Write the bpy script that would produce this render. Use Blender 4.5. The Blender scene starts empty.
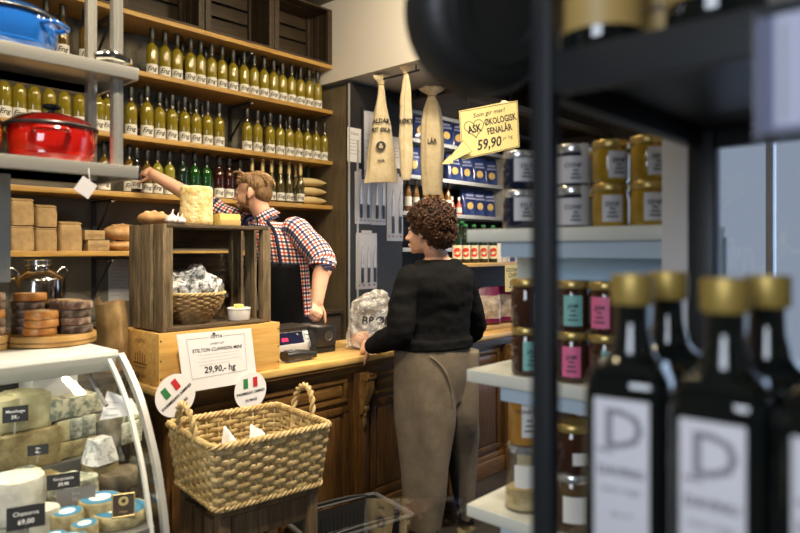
import bpy, bmesh, math, random
from mathutils import Vector, Matrix, noise
random.seed(7)
SC = bpy.context.scene
COL = SC.collection
PI = math.pi
V = Vector
# ---------------------------------------------------------------- camera frame
FOC = 650.0                       # focal length in pixels of the 800 wide frame
_n = math.hypot(600, 650)
FX, FY = 650/_n, 600/_n           # where the lens points, in shop axes (X along the bottle wall, Y towards it)
RX, RY = 600/_n, -650/_n
EYE = 1.43
HOR = 250.0
def ray(px):
    c = (px-400)/FOC
    return FX+RX*c, FY+RY*c
def atF(px, py, f):
    dx, dy = ray(px)
    return V((dx*f, dy*f, EYE+(HOR-py)*f/FOC))
def atY(px, py, Y): return atF(px, py, Y/ray(px)[1])
def atX(px, py, X): return atF(px, py, X/ray(px)[0])
def xY(px, Y):
    dx, dy = ray(px); return dx/dy*Y
def yX(px, X):
    dx, dy = ray(px); return dy/dx*X
def cam(r, f, z=0.0): return V((FX*f+RX*r, FY*f+RY*r, z))

# ---------------------------------------------------------------- mesh builder
def frame_of(t):
    t = t.normalized()
    a = V((0, 0, 1)) if abs(t.z) < .9 else V((1, 0, 0))
    n = t.cross(a).normalized()
    return n, t.cross(n).normalized()
def catmull(pts, sub):
    pts = [V(p) for p in pts]
    if len(pts) < 3 or sub < 2: return pts
    out = []
    for i in range(len(pts)-1):
        p0 = pts[max(i-1, 0)]; p1 = pts[i]; p2 = pts[i+1]; p3 = pts[min(i+2, len(pts)-1)]
        for k in range(sub):
            t = k/sub
            out.append(.5*((2*p1)+(p2-p0)*t+(2*p0-5*p1+4*p2-p3)*t*t+(3*p1-p0-3*p2+p3)*t**3))
    out.append(pts[-1]); return out
class MB:
    def __init__(s):
        s.bm = bmesh.new(); s.uv = s.bm.loops.layers.uv.verify()
    def face(s, vs, mi=0, uvs=None):
        try: f = s.bm.faces.new(vs)
        except ValueError: return None
        f.material_index = mi
        if uvs:
            for l, u in zip(f.loops, uvs): l[s.uv].uv = u
        return f
    def box(s, c, size, rot=None, mi=0, bev=0, seg=2):
        r = bmesh.ops.create_cube(s.bm, size=1.0)
        vs = r['verts']
        M = Matrix.Translation(V(c))
        if rot is not None: M = M @ (rot if isinstance(rot, Matrix) else Matrix.Rotation(rot, 4, 'Z'))
        M = M @ Matrix.Diagonal((size[0], size[1], size[2], 1))
        bmesh.ops.transform(s.bm, matrix=M, verts=vs)
        fs = set(f for v in vs for f in v.link_faces)
        for f in fs: f.material_index = mi
        if bev:
            es = list(set(e for v in vs for e in v.link_edges))
            rr = bmesh.ops.bevel(s.bm, geom=es, offset=bev, segments=seg, profile=.6, affect='EDGES')
            for f in rr['faces']: f.material_index = mi
        return s
    def bx(s, x0, x1, y0, y1, z0, z1, mi=0, bev=0):
        return s.box(((x0+x1)/2, (y0+y1)/2, (z0+z1)/2), (abs(x1-x0), abs(y1-y0), abs(z1-z0)), None, mi, bev)
    def tube(s, pts, r, seg=8, mi=0, closed=False, sub=1, cap=True, flat=1.0):
        if closed:
            pts = [V(p) for p in pts]
        else:
            n0 = len(pts); pts = catmull(pts, sub)
        n = len(pts)
        if isinstance(r, (int, float)): rad = [r]*n
        else:
            m = len(r); rad = []
            for i in range(n):
                t = i*(m-1)/max(n-1, 1); k = min(int(t), m-2); rad.append(r[k]+(r[k+1]-r[k])*(t-k))
        rings = []; nn = None
        for i in range(n):
            a = pts[i-1] if (i > 0 or closed) else pts[i]
            b = pts[(i+1) % n] if (i < n-1 or closed) else pts[i]
            t = (b-a)
            if t.length < 1e-9: t = V((0, 0, 1))
            t.normalize()
            if nn is None: nn, bb = frame_of(t)
            else:
                nn = (nn-t*nn.dot(t))
                if nn.length < 1e-6: nn, bb = frame_of(t)
                nn.normalize()
            bb = t.cross(nn)
            rings.append([s.bm.verts.new(pts[i]+nn*math.cos(2*PI*k/seg)*rad[i]+bb*math.sin(2*PI*k/seg)*rad[i]*flat) for k in range(seg)])
        m = n if closed else n-1
        for i in range(m):
            A = rings[i]; B = rings[(i+1) % n]
            for k in range(seg):
                s.face((A[k], A[(k+1) % seg], B[(k+1) % seg], B[k]), mi)
        if cap and not closed:
            s.face(rings[0][::-1], mi); s.face(rings[-1], mi)
        return s
    def limb(s, pts, r, seg=14, mi=0, sub=5):
        """round ended tapering limb"""
        P = catmull(pts, sub)
        m = len(r); n = len(P)
        s.tube(P, r, seg, mi)
        s.ell(P[0], (r[0],)*3, mi=mi, sub=2); s.ell(P[-1], (r[-1],)*3, mi=mi, sub=2)
        return s
    def ell(s, c, r, rot=None, mi=0, sub=3):
        q = bmesh.ops.create_icosphere(s.bm, subdivisions=sub, radius=1.0)
        M = Matrix.Translation(V(c))
        if rot is not None: M = M @ rot
        M = M @ Matrix.Diagonal((r[0], r[1], r[2], 1))
        bmesh.ops.transform(s.bm, matrix=M, verts=q['verts'])
        for f in set(f for v in q['verts'] for f in v.link_faces): f.material_index = mi
        return s
    def lathe(s, prof, seg=20, c=(0, 0, 0), mi=0, mis=None, M=None):
        rings = []
        for (r, z) in prof:
            if r < 1e-6:
                rings.append([s.bm.verts.new(V((c[0], c[1], c[2]+z)))])
            else:
                rings.append([s.bm.verts.new(V((c[0]+r*math.cos(2*PI*k/seg), c[1]+r*math.sin(2*PI*k/seg), c[2]+z))) for k in range(seg)])
        for i in range(len(rings)-1):
            A, B = rings[i], rings[i+1]; m = mis[i] if mis else mi
            for k in range(seg):
                k2 = (k+1) % seg
                if len(A) == 1 and len(B) == 1: continue
                if len(A) == 1: s.face((A[0], B[k2], B[k]), m)
                elif len(B) == 1: s.face((A[k], A[k2], B[0]), m)
                else: s.face((A[k], A[k2], B[k2], B[k]), m)
        if len(rings[0]) > 1: s.face(rings[0][::-1], mis[0] if mis else mi)
        if len(rings[-1]) > 1: s.face(rings[-1], mis[-1] if mis else mi)
        if M is not None:
            bmesh.ops.transform(s.bm, matrix=M, verts=[v for R in rings for v in R])
        return s
    def loft(s, secs, seg=28, mi=0, sub=4, cap=True, fold=None, arc=None, exp=1.0):
        """secs: (centre, a vector, b vector). fold(theta, v)->radius factor. arc: (t0, t1) open shell"""
        C_ = catmull([q[0] for q in secs], sub); A_ = catmull([q[1] for q in secs], sub); B_ = catmull([q[2] for q in secs], sub)
        n = len(C_); rings = []; vl = [0]
        for i in range(1, n): vl.append(vl[-1]+(C_[i]-C_[i-1]).length)
        circ = sum(PI*(a.length+b.length) for a, b in zip(A_, B_))/n
        cnt = seg if arc is None else seg+1
        for i in range(n):
            ring = []
            for k in range(cnt):
                th = 2*PI*k/seg if arc is None else arc[0]+(arc[1]-arc[0])*k/seg
                f = fold(th, i/(n-1)) if fold else 1.0
                ct, st = math.cos(th), math.sin(th)
                if exp != 1.0:
                    ct = math.copysign(abs(ct)**exp, ct); st = math.copysign(abs(st)**exp, st)
                ring.append(s.bm.verts.new(C_[i]+(A_[i]*ct+B_[i]*st)*f))
            rings.append(ring)
        for i in range(n-1):
            for k in range(seg):
                k2 = (k+1) % cnt
                u0, u1 = circ*k/seg, circ*(k+1)/seg
                s.face((rings[i][k], rings[i][k2], rings[i+1][k2], rings[i+1][k]), mi,
                       ((u0, vl[i]), (u1, vl[i]), (u1, vl[i+1]), (u0, vl[i+1])))
        if cap and arc is None:
            s.face(rings[0][::-1], mi); s.face(rings[-1], mi)
        return s
    def prism(s, poly, vec, mi=0):
        """poly: list of 3-D points, extruded by vec"""
        a = [s.bm.verts.new(V(p)) for p in poly]; b = [s.bm.verts.new(V(p)+V(vec)) for p in poly]
        n = len(a)
        s.face(a[::-1], mi); s.face(b, mi)
        for i in range(n): s.face((a[i], a[(i+1) % n], b[(i+1) % n], b[i]), mi)
        return s
    def strip(s, pts, nrm, w, t, mi=0, closed=True, up=V((0, 0, 1))):
        """flat woven strand: w tall along up, t thick along nrm"""
        rings = []
        for p, n in zip(pts, nrm):
            rings.append([s.bm.verts.new(p+up*(w*.5*cz)+n*(t*.5*cn)) for cz, cn in ((1, 0), (.55, 1), (-.55, 1), (-1, 0), (-.55, -1), (.55, -1))])
        m = len(rings)
        for i in range(m if closed else m-1):
            A, B = rings[i], rings[(i+1) % m]
            for k in range(6): s.face((A[k], A[(k+1) % 6], B[(k+1) % 6], B[k]), mi)
        if not closed: s.face(rings[0][::-1], mi); s.face(rings[-1], mi)
        return s
    def mesh(s, me, M, mi=0, warp=None):
        vs = [s.bm.verts.new((warp(v.co) if warp else M @ v.co)) for v in me.vertices]
        for p in me.polygons: s.face([vs[i] for i in p.vertices], mi)
        return s
    def text(s, body, size, o, right, up, mi=0, align='CENTER', bold=0.0, shear=0.0, warp=None, depth=0.0006, sx=1.0):
        me = text_mesh(body, align, bold, shear)
        r = V(right).normalized(); u = V(up).normalized(); n = r.cross(u).normalized()
        M = Matrix.Translation(V(o)) @ Matrix(((r.x, u.x, n.x, 0), (r.y, u.y, n.y, 0), (r.z, u.z, n.z, 0), (0, 0, 0, 1))) @ Matrix.Diagonal((size*sx, size, size, 1))
        if warp:
            w2 = lambda co: warp(co.x*size*sx, co.y*size)
            return s.mesh(me, M, mi, w2)
        return s.mesh(me, M, mi)
    def disp(s, amp, scale, seed=0, vmin=None):
        for v in s.bm.verts:
            q = noise.noise_vector(v.co*scale+V((seed, seed*.7, -seed)))
            v.co += q*amp
        return s
    def build(s, name, mats, parent=None, world=True, smooth=True, angle=40, normals=True, loc=None):
        bm = s.bm
        bmesh.ops.remove_doubles(bm, verts=bm.verts, dist=1e-7)
        if normals: bmesh.ops.recalc_face_normals(bm, faces=bm.faces)
        if world and parent is not None and parent.name in ROOTM:
            bmesh.ops.transform(bm, matrix=ROOTM[parent.name].inverted(), verts=bm.verts)
        if loc is not None:
            bmesh.ops.transform(bm, matrix=Matrix.Translation(-V(loc)), verts=bm.verts)
        me = bpy.data.meshes.new(name)
        bm.to_mesh(me); bm.free()
        if not isinstance(mats, (list, tuple)): mats = [mats]
        for m in mats: me.materials.append(m)
        if smooth:
            me.polygons.foreach_set('use_smooth', [True]*len(me.polygons))
            try: me.set_sharp_from_angle(angle=math.radians(angle))
            except Exception: pass
        o = bpy.data.objects.new(name, me); COL.objects.link(o)
        if loc is not None: o.location = loc
        if parent is not None:
            o.parent = parent
            if parent.name in ROOTM: ROOTM[o.name] = ROOTM[parent.name]
        return o
ROOTM = {}
_tc = {}
def text_mesh(body, align='CENTER', bold=0.0, shear=0.0):
    k = (body, align, bold, shear)
    if k in _tc: return _tc[k]
    cu = bpy.data.curves.new('t', 'FONT'); cu.body = body; cu.size = 1.0; cu.align_x = align; cu.align_y = 'CENTER'
    cu.resolution_u = 2; cu.offset = bold; cu.shear = shear; cu.fill_mode = 'FRONT' if hasattr(cu, 'fill_mode') else cu.fill_mode
    ob = bpy.data.objects.new('t', cu)
    me = bpy.data.meshes.new_from_object(ob)
    bpy.data.objects.remove(ob); bpy.data.curves.remove(cu)
    _tc[k] = me
    return me
def thing(name, label, cat, loc=(0, 0, 0), rotz=0.0, group=None):
    o = bpy.data.objects.new(name, None); COL.objects.link(o)
    o.empty_display_size = .05
    o.location = loc; o.rotation_euler = (0, 0, rotz)
    ROOTM[o.name] = Matrix.Translation(V(loc)) @ Matrix.Rotation(rotz, 4, 'Z')
    o['label'] = label; o['category'] = cat
    if group: o['group'] = group
    return o
def tag(o, label, cat, group=None):
    o['label'] = label; o['category'] = cat
    if group: o['group'] = group
    return o
def struct(o):
    o['kind'] = 'structure'; return o
def copy_tree(src, loc, rotz=0.0, label=None, scale=None):
    r = src.copy(); COL.objects.link(r)
    r.location = loc; r.rotation_euler = (0, 0, rotz)
    if scale: r.scale = (scale,)*3
    if label: r['label'] = label
    for ch in list(src.children):
        c = ch.copy(); COL.objects.link(c); c.parent = r
        for g in list(ch.children):
            d = g.copy(); COL.objects.link(d); d.parent = c
    return r
def remesh(o, voxel, it=4, fac=.5):
    m = o.modifiers.new('r', 'REMESH'); m.mode = 'VOXEL'; m.voxel_size = voxel; m.use_smooth_shade = True
    if it:
        q = o.modifiers.new('s', 'SMOOTH'); q.factor = fac; q.iterations = it
    ts = bpy.data.scenes.new('work'); d = bpy.data.objects.new('w', o.data); ts.collection.objects.link(d)   # evaluated alone, for speed
    for m_ in o.modifiers:
        k_ = d.modifiers.new(m_.name, m_.type)
        if m_.type == 'REMESH': k_.mode = 'VOXEL'; k_.voxel_size = voxel; k_.use_smooth_shade = True
        else: k_.factor = fac; k_.iterations = it
    ts.view_layers[0].update(); dg = ts.view_layers[0].depsgraph
    me = bpy.data.meshes.new_from_object(d.evaluated_get(dg))
    bpy.data.objects.remove(d); bpy.data.scenes.remove(ts)
    old = o.data; mats = list(old.materials)
    o.modifiers.clear(); o.data = me
    me.materials.clear()
    for x in mats: me.materials.append(x)
    me.polygons.foreach_set('use_smooth', [True]*len(me.polygons))
    bpy.data.meshes.remove(old)
    return o
ORD = ['first', 'second', 'third', 'fourth', 'fifth', 'sixth', 'seventh', 'eighth', 'ninth', 'tenth', 'eleventh', 'twelfth', 'thirteenth', 'fourteenth', 'fifteenth', 'sixteenth', 'seventeenth', 'eighteenth', 'nineteenth', 'twentieth']
def nth(i, n, side='left'):
    if i == 0: return 'leftmost'
    if i == n-1: return 'rightmost'
    return ORD[i]+' from the left'

# ---------------------------------------------------------------- materials
_mc = {}
def M(name, col, rough=.5, metal=0.0, col2=None, scale=12.0, stretch=(1, 1, 1), bump=0.0, bscale=None, trans=0.0, coat=0.0, spec=.5, emit=None, es=1.0, lo=.35, hi=.65, sss=0.0, alpha=1.0, bdist=.01, detail=5.0, sheen=0.0):
    if name in _mc: return _mc[name]
    m = bpy.data.materials.new(name); m.use_nodes = True
    nt = m.node_tree; b = nt.nodes['Principled BSDF']
    c4 = lambda c: (c[0], c[1], c[2], 1)
    b.inputs['Base Color'].default_value = c4(col); b.inputs['Roughness'].default_value = rough; b.inputs['Metallic'].default_value = metal
    b.inputs['Transmission Weight'].default_value = trans; b.inputs['Coat Weight'].default_value = coat
    b.inputs['Specular IOR Level'].default_value = spec; b.inputs['Alpha'].default_value = alpha
    if sheen: b.inputs['Sheen Weight'].default_value = sheen
    if sss:
        b.inputs['Subsurface Weight'].default_value = sss; b.inputs['Subsurface Radius'].default_value = (.012, .005, .003)
    if emit: b.inputs['Emission Color'].default_value = c4(emit); b.inputs['Emission Strength'].default_value = es
    if col2 or bump:
        tc = nt.nodes.new('ShaderNodeTexCoord'); mp = nt.nodes.new('ShaderNodeMapping'); mp.inputs['Scale'].default_value = stretch
        nt.links.new(tc.outputs['Object'], mp.inputs['Vector'])
        nz = nt.nodes.new('ShaderNodeTexNoise'); nz.inputs['Scale'].default_value = scale; nz.inputs['Detail'].default_value = detail; nz.inputs['Roughness'].default_value = .6
        nt.links.new(mp.outputs['Vector'], nz.inputs['Vector'])
        if col2:
            rp = nt.nodes.new('ShaderNodeValToRGB'); rp.color_ramp.elements[0].position = lo; rp.color_ramp.elements[1].position = hi
            rp.color_ramp.elements[0].color = c4(col); rp.color_ramp.elements[1].color = c4(col2)
            nt.links.new(nz.outputs['Fac'], rp.inputs['Fac']); nt.links.new(rp.outputs['Color'], b.inputs['Base Color'])
        if bump:
            src = nz
            if bscale:
                src = nt.nodes.new('ShaderNodeTexNoise'); src.inputs['Scale'].default_value = bscale; src.inputs['Detail'].default_value = 4
                nt.links.new(mp.outputs['Vector'], src.inputs['Vector'])
            bp = nt.nodes.new('ShaderNodeBump'); bp.inputs['Strength'].default_value = bump; bp.inputs['Distance'].default_value = bdist
            nt.links.new(src.outputs['Fac'], bp.inputs['Height']); nt.links.new(bp.outputs['Normal'], b.inputs['Normal'])
    _mc[name] = m; return m
def thin(name, tint=(1, 1, 1), ior=1.45, rough=.03, base=0.0, bump=0, bscale=20, gcol=(1, 1, 1), painted_glare=0.0):
    """thin clear sheet: see-through with a Fresnel reflection"""
    if name in _mc: return _mc[name]
    m = bpy.data.materials.new(name); m.use_nodes = True; nt = m.node_tree
    nt.nodes.remove(nt.nodes['Principled BSDF']); out = nt.nodes['Material Output']
    t = nt.nodes.new('ShaderNodeBsdfTransparent'); t.inputs['Color'].default_value = (*tint, 1)
    g = nt.nodes.new('ShaderNodeBsdfGlossy'); g.inputs['Roughness'].default_value = rough; g.inputs['Color'].default_value = (*gcol, 1)
    fr = nt.nodes.new('ShaderNodeFresnel'); fr.inputs['IOR'].default_value = ior
    ad = nt.nodes.new('ShaderNodeMath'); ad.operation = 'ADD'; ad.use_clamp = True; ad.inputs[1].default_value = base
    mx = nt.nodes.new('ShaderNodeMixShader')
    ge = nt.nodes.new('ShaderNodeNewGeometry'); io = nt.nodes.new('ShaderNodeMix'); io.inputs['A'].default_value = ior; io.inputs['B'].default_value = 1/ior
    nt.links.new(ge.outputs['Backfacing'], io.inputs['Factor']); nt.links.new(io.outputs['Result'], fr.inputs['IOR'])
    nt.links.new(fr.outputs[0], ad.inputs[0]); nt.links.new(ad.outputs[0], mx.inputs[0]); nt.links.new(t.outputs[0], mx.inputs[1]); nt.links.new(g.outputs[0], mx.inputs[2])
    last = mx
    if painted_glare:  # patchy white diffuse standing in for bright reflections on the film
        df = nt.nodes.new('ShaderNodeBsdfDiffuse'); df.inputs['Color'].default_value = (.85, .85, .85, 1)
        hn = nt.nodes.new('ShaderNodeTexNoise'); hn.inputs['Scale'].default_value = 22; hn.inputs['Detail'].default_value = 4; ht = nt.nodes.new('ShaderNodeTexCoord'); nt.links.new(ht.outputs['Object'], hn.inputs['Vector'])
        rp = nt.nodes.new('ShaderNodeMapRange'); rp.inputs['From Min'].default_value = .42; rp.inputs['From Max'].default_value = .66; rp.inputs['To Min'].default_value = painted_glare*.25; rp.inputs['To Max'].default_value = painted_glare*2.2
        nt.links.new(hn.outputs['Fac'], rp.inputs['Value'])
        last = nt.nodes.new('ShaderNodeMixShader'); nt.links.new(rp.outputs['Result'], last.inputs[0]); nt.links.new(mx.outputs[0], last.inputs[1]); nt.links.new(df.outputs[0], last.inputs[2])
    nt.links.new(last.outputs[0], out.inputs['Surface'])
    if bump:
        tc = nt.nodes.new('ShaderNodeTexCoord'); nz = nt.nodes.new('ShaderNodeTexNoise'); nz.inputs['Scale'].default_value = bscale; nz.inputs['Detail'].default_value = 3
        nt.links.new(tc.outputs['Object'], nz.inputs['Vector'])
        bp = nt.nodes.new('ShaderNodeBump'); bp.inputs['Strength'].default_value = bump; bp.inputs['Distance'].default_value = .03
        nt.links.new(nz.outputs['Fac'], bp.inputs['Height']); nt.links.new(bp.outputs['Normal'], g.inputs['Normal']); nt.links.new(bp.outputs['Normal'], fr.inputs['Normal'])
    _mc[name] = m; return m
def check_cloth(name):
    m = bpy.data.materials.new(name); m.use_nodes = True; nt = m.node_tree; b = nt.nodes['Principled BSDF']
    b.inputs['Roughness'].default_value = .85
    uv = nt.nodes.new('ShaderNodeUVMap'); sp = nt.nodes.new('ShaderNodeSeparateXYZ'); nt.links.new(uv.outputs[0], sp.inputs[0])
    def math_(op, a, bb=None):
        q = nt.nodes.new('ShaderNodeMath'); q.operation = op
        for i, z in enumerate((a, bb)):
            if z is None: continue
            if isinstance(z, (int, float)): q.inputs[i].default_value = z
            else: nt.links.new(z, q.inputs[i])
        return q.outputs[0]
    col = None
    for ax in (0, 1):
        p = math_('FRACT', math_('MULTIPLY', sp.outputs[ax], 1/.044))
        navy = math_('LESS_THAN', p, .30)
        red = math_('MULTIPLY', math_('GREATER_THAN', p, .5), math_('LESS_THAN', p, .76))
        for k, c in ((navy, (.055, .07, .20, 1)), (red, (.66, .14, .09, 1))):
            mx = nt.nodes.new('ShaderNodeMix'); mx.data_type = 'RGBA'; mx.blend_type = 'MULTIPLY'
            nt.links.new(math_('MULTIPLY', k, .95), mx.inputs['Factor'])
            if col is None: mx.inputs['A'].default_value = (.86, .84, .82, 1)
            else: nt.links.new(col, mx.inputs['A'])
            mx.inputs['B'].default_value = c
            col = mx.outputs['Result']
    nt.links.new(col, b.inputs['Base Color'])
    nz = nt.nodes.new('ShaderNodeTexNoise'); nz.inputs['Scale'].default_value = 14; bp = nt.nodes.new('ShaderNodeBump'); bp.inputs['Strength'].default_value = .6; bp.inputs['Distance'].default_value = .02
    tc = nt.nodes.new('ShaderNodeTexCoord'); nt.links.new(tc.outputs['Object'], nz.inputs['Vector']); nt.links.new(nz.outputs['Fac'], bp.inputs['Height']); nt.links.new(bp.outputs['Normal'], b.inputs['Normal'])
    return m
# woods
W_shelf = M('shelf_pine', (.36, .195, .042), .45, col2=(.54, .325, .085), scale=5, stretch=(1, 14, 14), bump=.15)
W_dark = M('dark_oak', (.026, .016, .007), .6, col2=(.055, .033, .014), scale=5, stretch=(1, 10, 10), bump=.2)
W_count = M('varnished_dark_wood', (.065, .028, .008), .32, col2=(.135, .065, .018), scale=6, stretch=(12, 12, 1.2), bump=.1, coat=.3)
W_countH = M('varnished_brown_wood', (.095, .043, .011), .32, col2=(.19, .095, .027), scale=6, stretch=(1.2, 12, 12), bump=.1, coat=.3)
W_top = M('worn_worktop', (.42, .25, .075), .34, col2=(.62, .40, .14), scale=5, stretch=(1, 9, 9), bump=.08, coat=.2)
W_box = M('pale_pine_box', (.52, .29, .07), .5, col2=(.66, .40, .125), scale=4, stretch=(1, 12, 12), bump=.12)
W_crate = M('weathered_crate_wood', (.055, .036, .017), .75, col2=(.24, .17, .088), lo=.3, hi=.7, scale=9, stretch=(9, 9, 1), bump=.5)
W_crateH = M('weathered_crate_boards', (.045, .028, .013), .75, col2=(.12, .078, .036), scale=7, stretch=(1, 9, 9), bump=.5)
W_grey = M('grey_stool_wood', (.07, .043, .018), .7, col2=(.14, .09, .042), scale=6, stretch=(9, 9, 1), bump=.4)
W_board = M('cheese_board_wood', (.40, .21, .05), .5, col2=(.58, .35, .11), scale=9, bump=.15)
Wick = M('wicker', (.33, .22, .075), .5, col2=(.60, .45, .21), scale=40, bump=.3)
WickD = M('brown_wicker', (.20, .115, .04), .55, col2=(.36, .23, .09), scale=40, bump=.3)
Steel = M('brushed_steel', (.72, .71, .68), .22, 1.0)
SteelD = M('polished_steel', (.55, .53, .50), .14, 1.0)
RackS = M('rack_steel', (.68, .66, .59), .24, .76)
Chrome = M('chrome', (.85, .85, .85), .08, 1.0)
Alu = M('white_aluminium', (.52, .51, .47), .35, .4)
Paper = M('white_paper', (.80, .78, .78), .7)
PaperC = M('cream_label_paper', (.74, .72, .66), .7)
Ink = M('black_ink', (.02, .02, .022), .6)
InkG = M('grey_ink', (.34, .33, .34), .7)
Yel = M('yellow_sign_card', (.86, .72, .33), .65)
Kraft = M('kraft_paper', (.31, .195, .082), .75, col2=(.46, .31, .145), scale=14, bump=.8, bscale=18)
BlackP = M('black_plastic', (.018, .018, .019), .35)
BlackM = M('black_matt', (.014, .014, .014), .6)
# ================================================================ SETTING
WALLP = M('grey_brown_plaster', (.125, .115, .09), .8, col2=(.165, .15, .12), scale=3, bump=.1)
WHITEW = M('off_white_plaster', (.70, .65, .57), .8, bump=.05, scale=30)
FLOORM = M('dark_floor_tiles', (.016, .012, .009), .5, col2=(.032, .024, .018), scale=4)
def slab(name, x0, x1, y0, y1, z0, z1, m, bev=0):
    mb = MB(); mb.bx(x0, x1, y0, y1, z0, z1, 0, bev); return struct(mb.build(name, m))
XL, XR, YF, YB, ZC = -1.9, 6.5, -2.6, 4.26, 3.42
slab('floor', XL-.1, XR+.1, YF-.1, YB+.1, -.1, 0, FLOORM)
slab('ceiling', XL-.1, XR+.1, YF-.1, YB+.1, ZC, ZC+.1, M('dull_ceiling_paint', (.20, .17, .13), .9))
slab('wall_back', XL-.1, XR+.1, YB, YB+.1, 0, ZC, WALLP)
slab('wall_left', XL-.1, XL, YF, YB, 0, ZC, WALLP)
slab('wall_front', XL-.1, XR+.1, YF-.1, YF, 0, ZC, M('front_plaster', (.36, .33, .28), .8))
# right wall with a tall shop window in it (Y from -1.2 to 2.05)
wm = MB(); wm.bx(XR, XR+.1, 2.2, YB, 0, ZC); wm.bx(XR, XR+.1, YF, -1.2, 0, ZC); wm.bx(XR, XR+.1, -1.2, 2.2, 2.75, ZC); wm.bx(XR, XR+.1, -1.2, 2.2, 0, .15)
struct(wm.build('wall_right', M('brown_panelled_wall', (.07, .045, .028), .6, col2=(.11, .07, .04), scale=4, stretch=(10, 10, 1))))
WFR = M('window_frame_white', (.62, .66, .72), .4)
wf = MB()
for y in (-1.17, -.6, -.02, .56, 1.02, 1.50, 2.17): wf.bx(XR-.06, XR+.06, y-.03, y+.03, .15, 2.75, 0, .006)
for z in (.18, 2.72): wf.bx(XR-.06, XR+.06, -1.2, 2.2, z-.03, z+.03)
w1 = struct(wf.build('window_1', WFR))
pm = MB(); pm.bx(XR-.004, XR+.004, -1.17, 2.17, .2, 2.7)
pn = pm.build('pane', thin('window_glass', (.93, .96, 1)), w1, world=False)
# white ceiling beam over the dark display unit
BX0, BX1, BZ = 3.45, 4.08, 2.77
slab('trim_1', BX0, BX1, -1.0, YB, BZ, ZC, WHITEW)
# dark slatted header above the blue shelves, and the pale batten in front of it
hm = MB()
hm.bx(BX1, XR, 3.9, 3.93, 2.72, ZC)
x = BX1+.03
while x < XR-.04:
    hm.bx(x, x+.05, 3.87, 3.9, 2.72, ZC-.001); x += .085
struct(hm.build('trim_2', M('dark_wood_slats', (.05, .028, .014), .5, col2=(.10, .06, .03), scale=5, stretch=(10, 10, 1))))
slab('trim_3', BX1+.02, XR-.01, 2.98, 3.06, 2.60, 2.655, M('batten_brown', (.10, .062, .024), .5, col2=(.15, .095, .04), scale=5, stretch=(1, 10, 10)))
slab('trim_4', 4.0, XR-.01, 3.06, 3.9, 2.66, 2.68, W_dark)

# ================================================================ BOTTLE WALL
SX0, SX1, SY0, SY1 = -1.2, 3.455, 3.92, 4.25
SHZ = [2.905, 2.545, 2.14, 1.785, 1.425]
SHN = ['topmost long pine wall shelf carrying the wooden crates', 'long pine wall shelf under the upper row of pale bottles', 'long pine wall shelf under the second row of pale bottles',
       'long pine wall shelf with the green, red and yellow bottles', 'lowest long pine wall shelf with paper bags and bread']
for z, lab in zip(SHZ, SHN):
    t = thing('wall_shelf', lab, 'shelf', (1.1, 4.1, z-.045), 0, 'pine wall shelves')
    mb = MB(); mb.bx(SX0, SX1, SY0, SY1, z-.032, z, 0, .005); mb.build('shelf_board', W_shelf, t)
    for bxp in (.2, 1.72, 2.72):
        q = MB(); q.bx(bxp-.012, bxp+.012, 4.235, 4.25, z-.30, z-.045); q.bx(bxp-.012, bxp+.012, 3.97, 4.25, z-.057, z-.045)
        q.tube([(bxp, 4.24, z-.28), (bxp, 3.99, z-.06)], .009, 6)
        brk = q.build('bracket', M('dark_steel', (.05, .05, .05), .4, .6), t)
        q = MB(); q.ell((bxp, 3.965, z-.058), (.012, .012, .009), sub=2); q.build('bracket_screw', Steel, brk)

def label_on(mb, r, z0, z1, body, size, zt, mi_lab, mi_ink, span=1.25, shear=.35, bold=.02, pre=None):
    n = 14; e = r+.0006
    lo = [mb.bm.verts.new(V((e*math.sin(a), -e*math.cos(a), z0))) for a in [(-span+2*span*k/n) for k in range(n+1)]]
    hi = [mb.bm.verts.new(V((e*math.sin(a), -e*math.cos(a), z1))) for a in [(-span+2*span*k/n) for k in range(n+1)]]
    for k in range(n): mb.face((lo[k], lo[k+1], hi[k+1], hi[k]), mi_lab)
    e2 = r+.0014
    if body:
        mb.text(body, size, (0, 0, 0), (1, 0, 0), (0, 0, 1), mi_ink, bold=bold, shear=shear, warp=lambda x, y: V((e2*math.sin(x/e2), -e2*math.cos(x/e2), zt+y)))
BG = {}
def bottle_proto(name, label, prof, bodym, mis, mats, lab, cap, group):
    t = thing(name, label, 'bottle', (0, 0, 0), 0, group)
    mb = MB(); mb.lathe(prof, 18, mis=mis); mb.build('glass_body', mats, t, angle=50)
    if lab:
        mb = MB(); label_on(mb, *lab); mb.build('label', [PaperC, Ink], t, normals=False)
    if cap:
        mb = MB(); mb.lathe(cap[0], 14); mb.build('cap', cap[1], t)
    return t
def glass(name, c, c2=None): return M(name, c, .03, coat=.6, spec=.7, col2=c2, scale=6, lo=.3, hi=.7)
G_pale = glass('pale_yellow_cordial', (.19, .145, .010), (.29, .225, .020))
G_neck = glass('clear_neck', (.055, .042, .014))
G_dim = glass('amber_cordial', (.10, .055, .010), (.16, .095, .018))
G_green = glass('bright_green_cordial', (.006, .045, .007), (.016, .085, .010))
G_dgrn = glass('dark_green_glass', (.008, .022, .012))
G_red = glass('dark_red_cordial', (.028, .007, .004), (.048, .011, .005))
G_yel = glass('bright_yellow_cordial', (.20, .19, .018), (.28, .26, .030))
G_blk = glass('black_glass', (.008, .008, .008))
G_wine = glass('olive_wine_glass', (.07, .055, .016))
Foil = M('pale_gold_foil', (.72, .55, .24), .35, .4)
CapB = M('black_cap', (.012, .012, .012), .4)
prof = [(.0, 0), (.034, 0), (.0374, .006), (.0376, .172), (.0362, .186), (.0315, .198), (.0240, .208), (.0175, .217), (.0145, .226), (.0138, .245), (.0138, .292)]
mis = [0, 0, 0, 0, 0, 0, 0, 1, 1, 1]
cap = [(.0, .246), (.0165, .246), (.0180, .251), (.0178, .312), (.0164, .316), (0, .316)]
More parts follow.
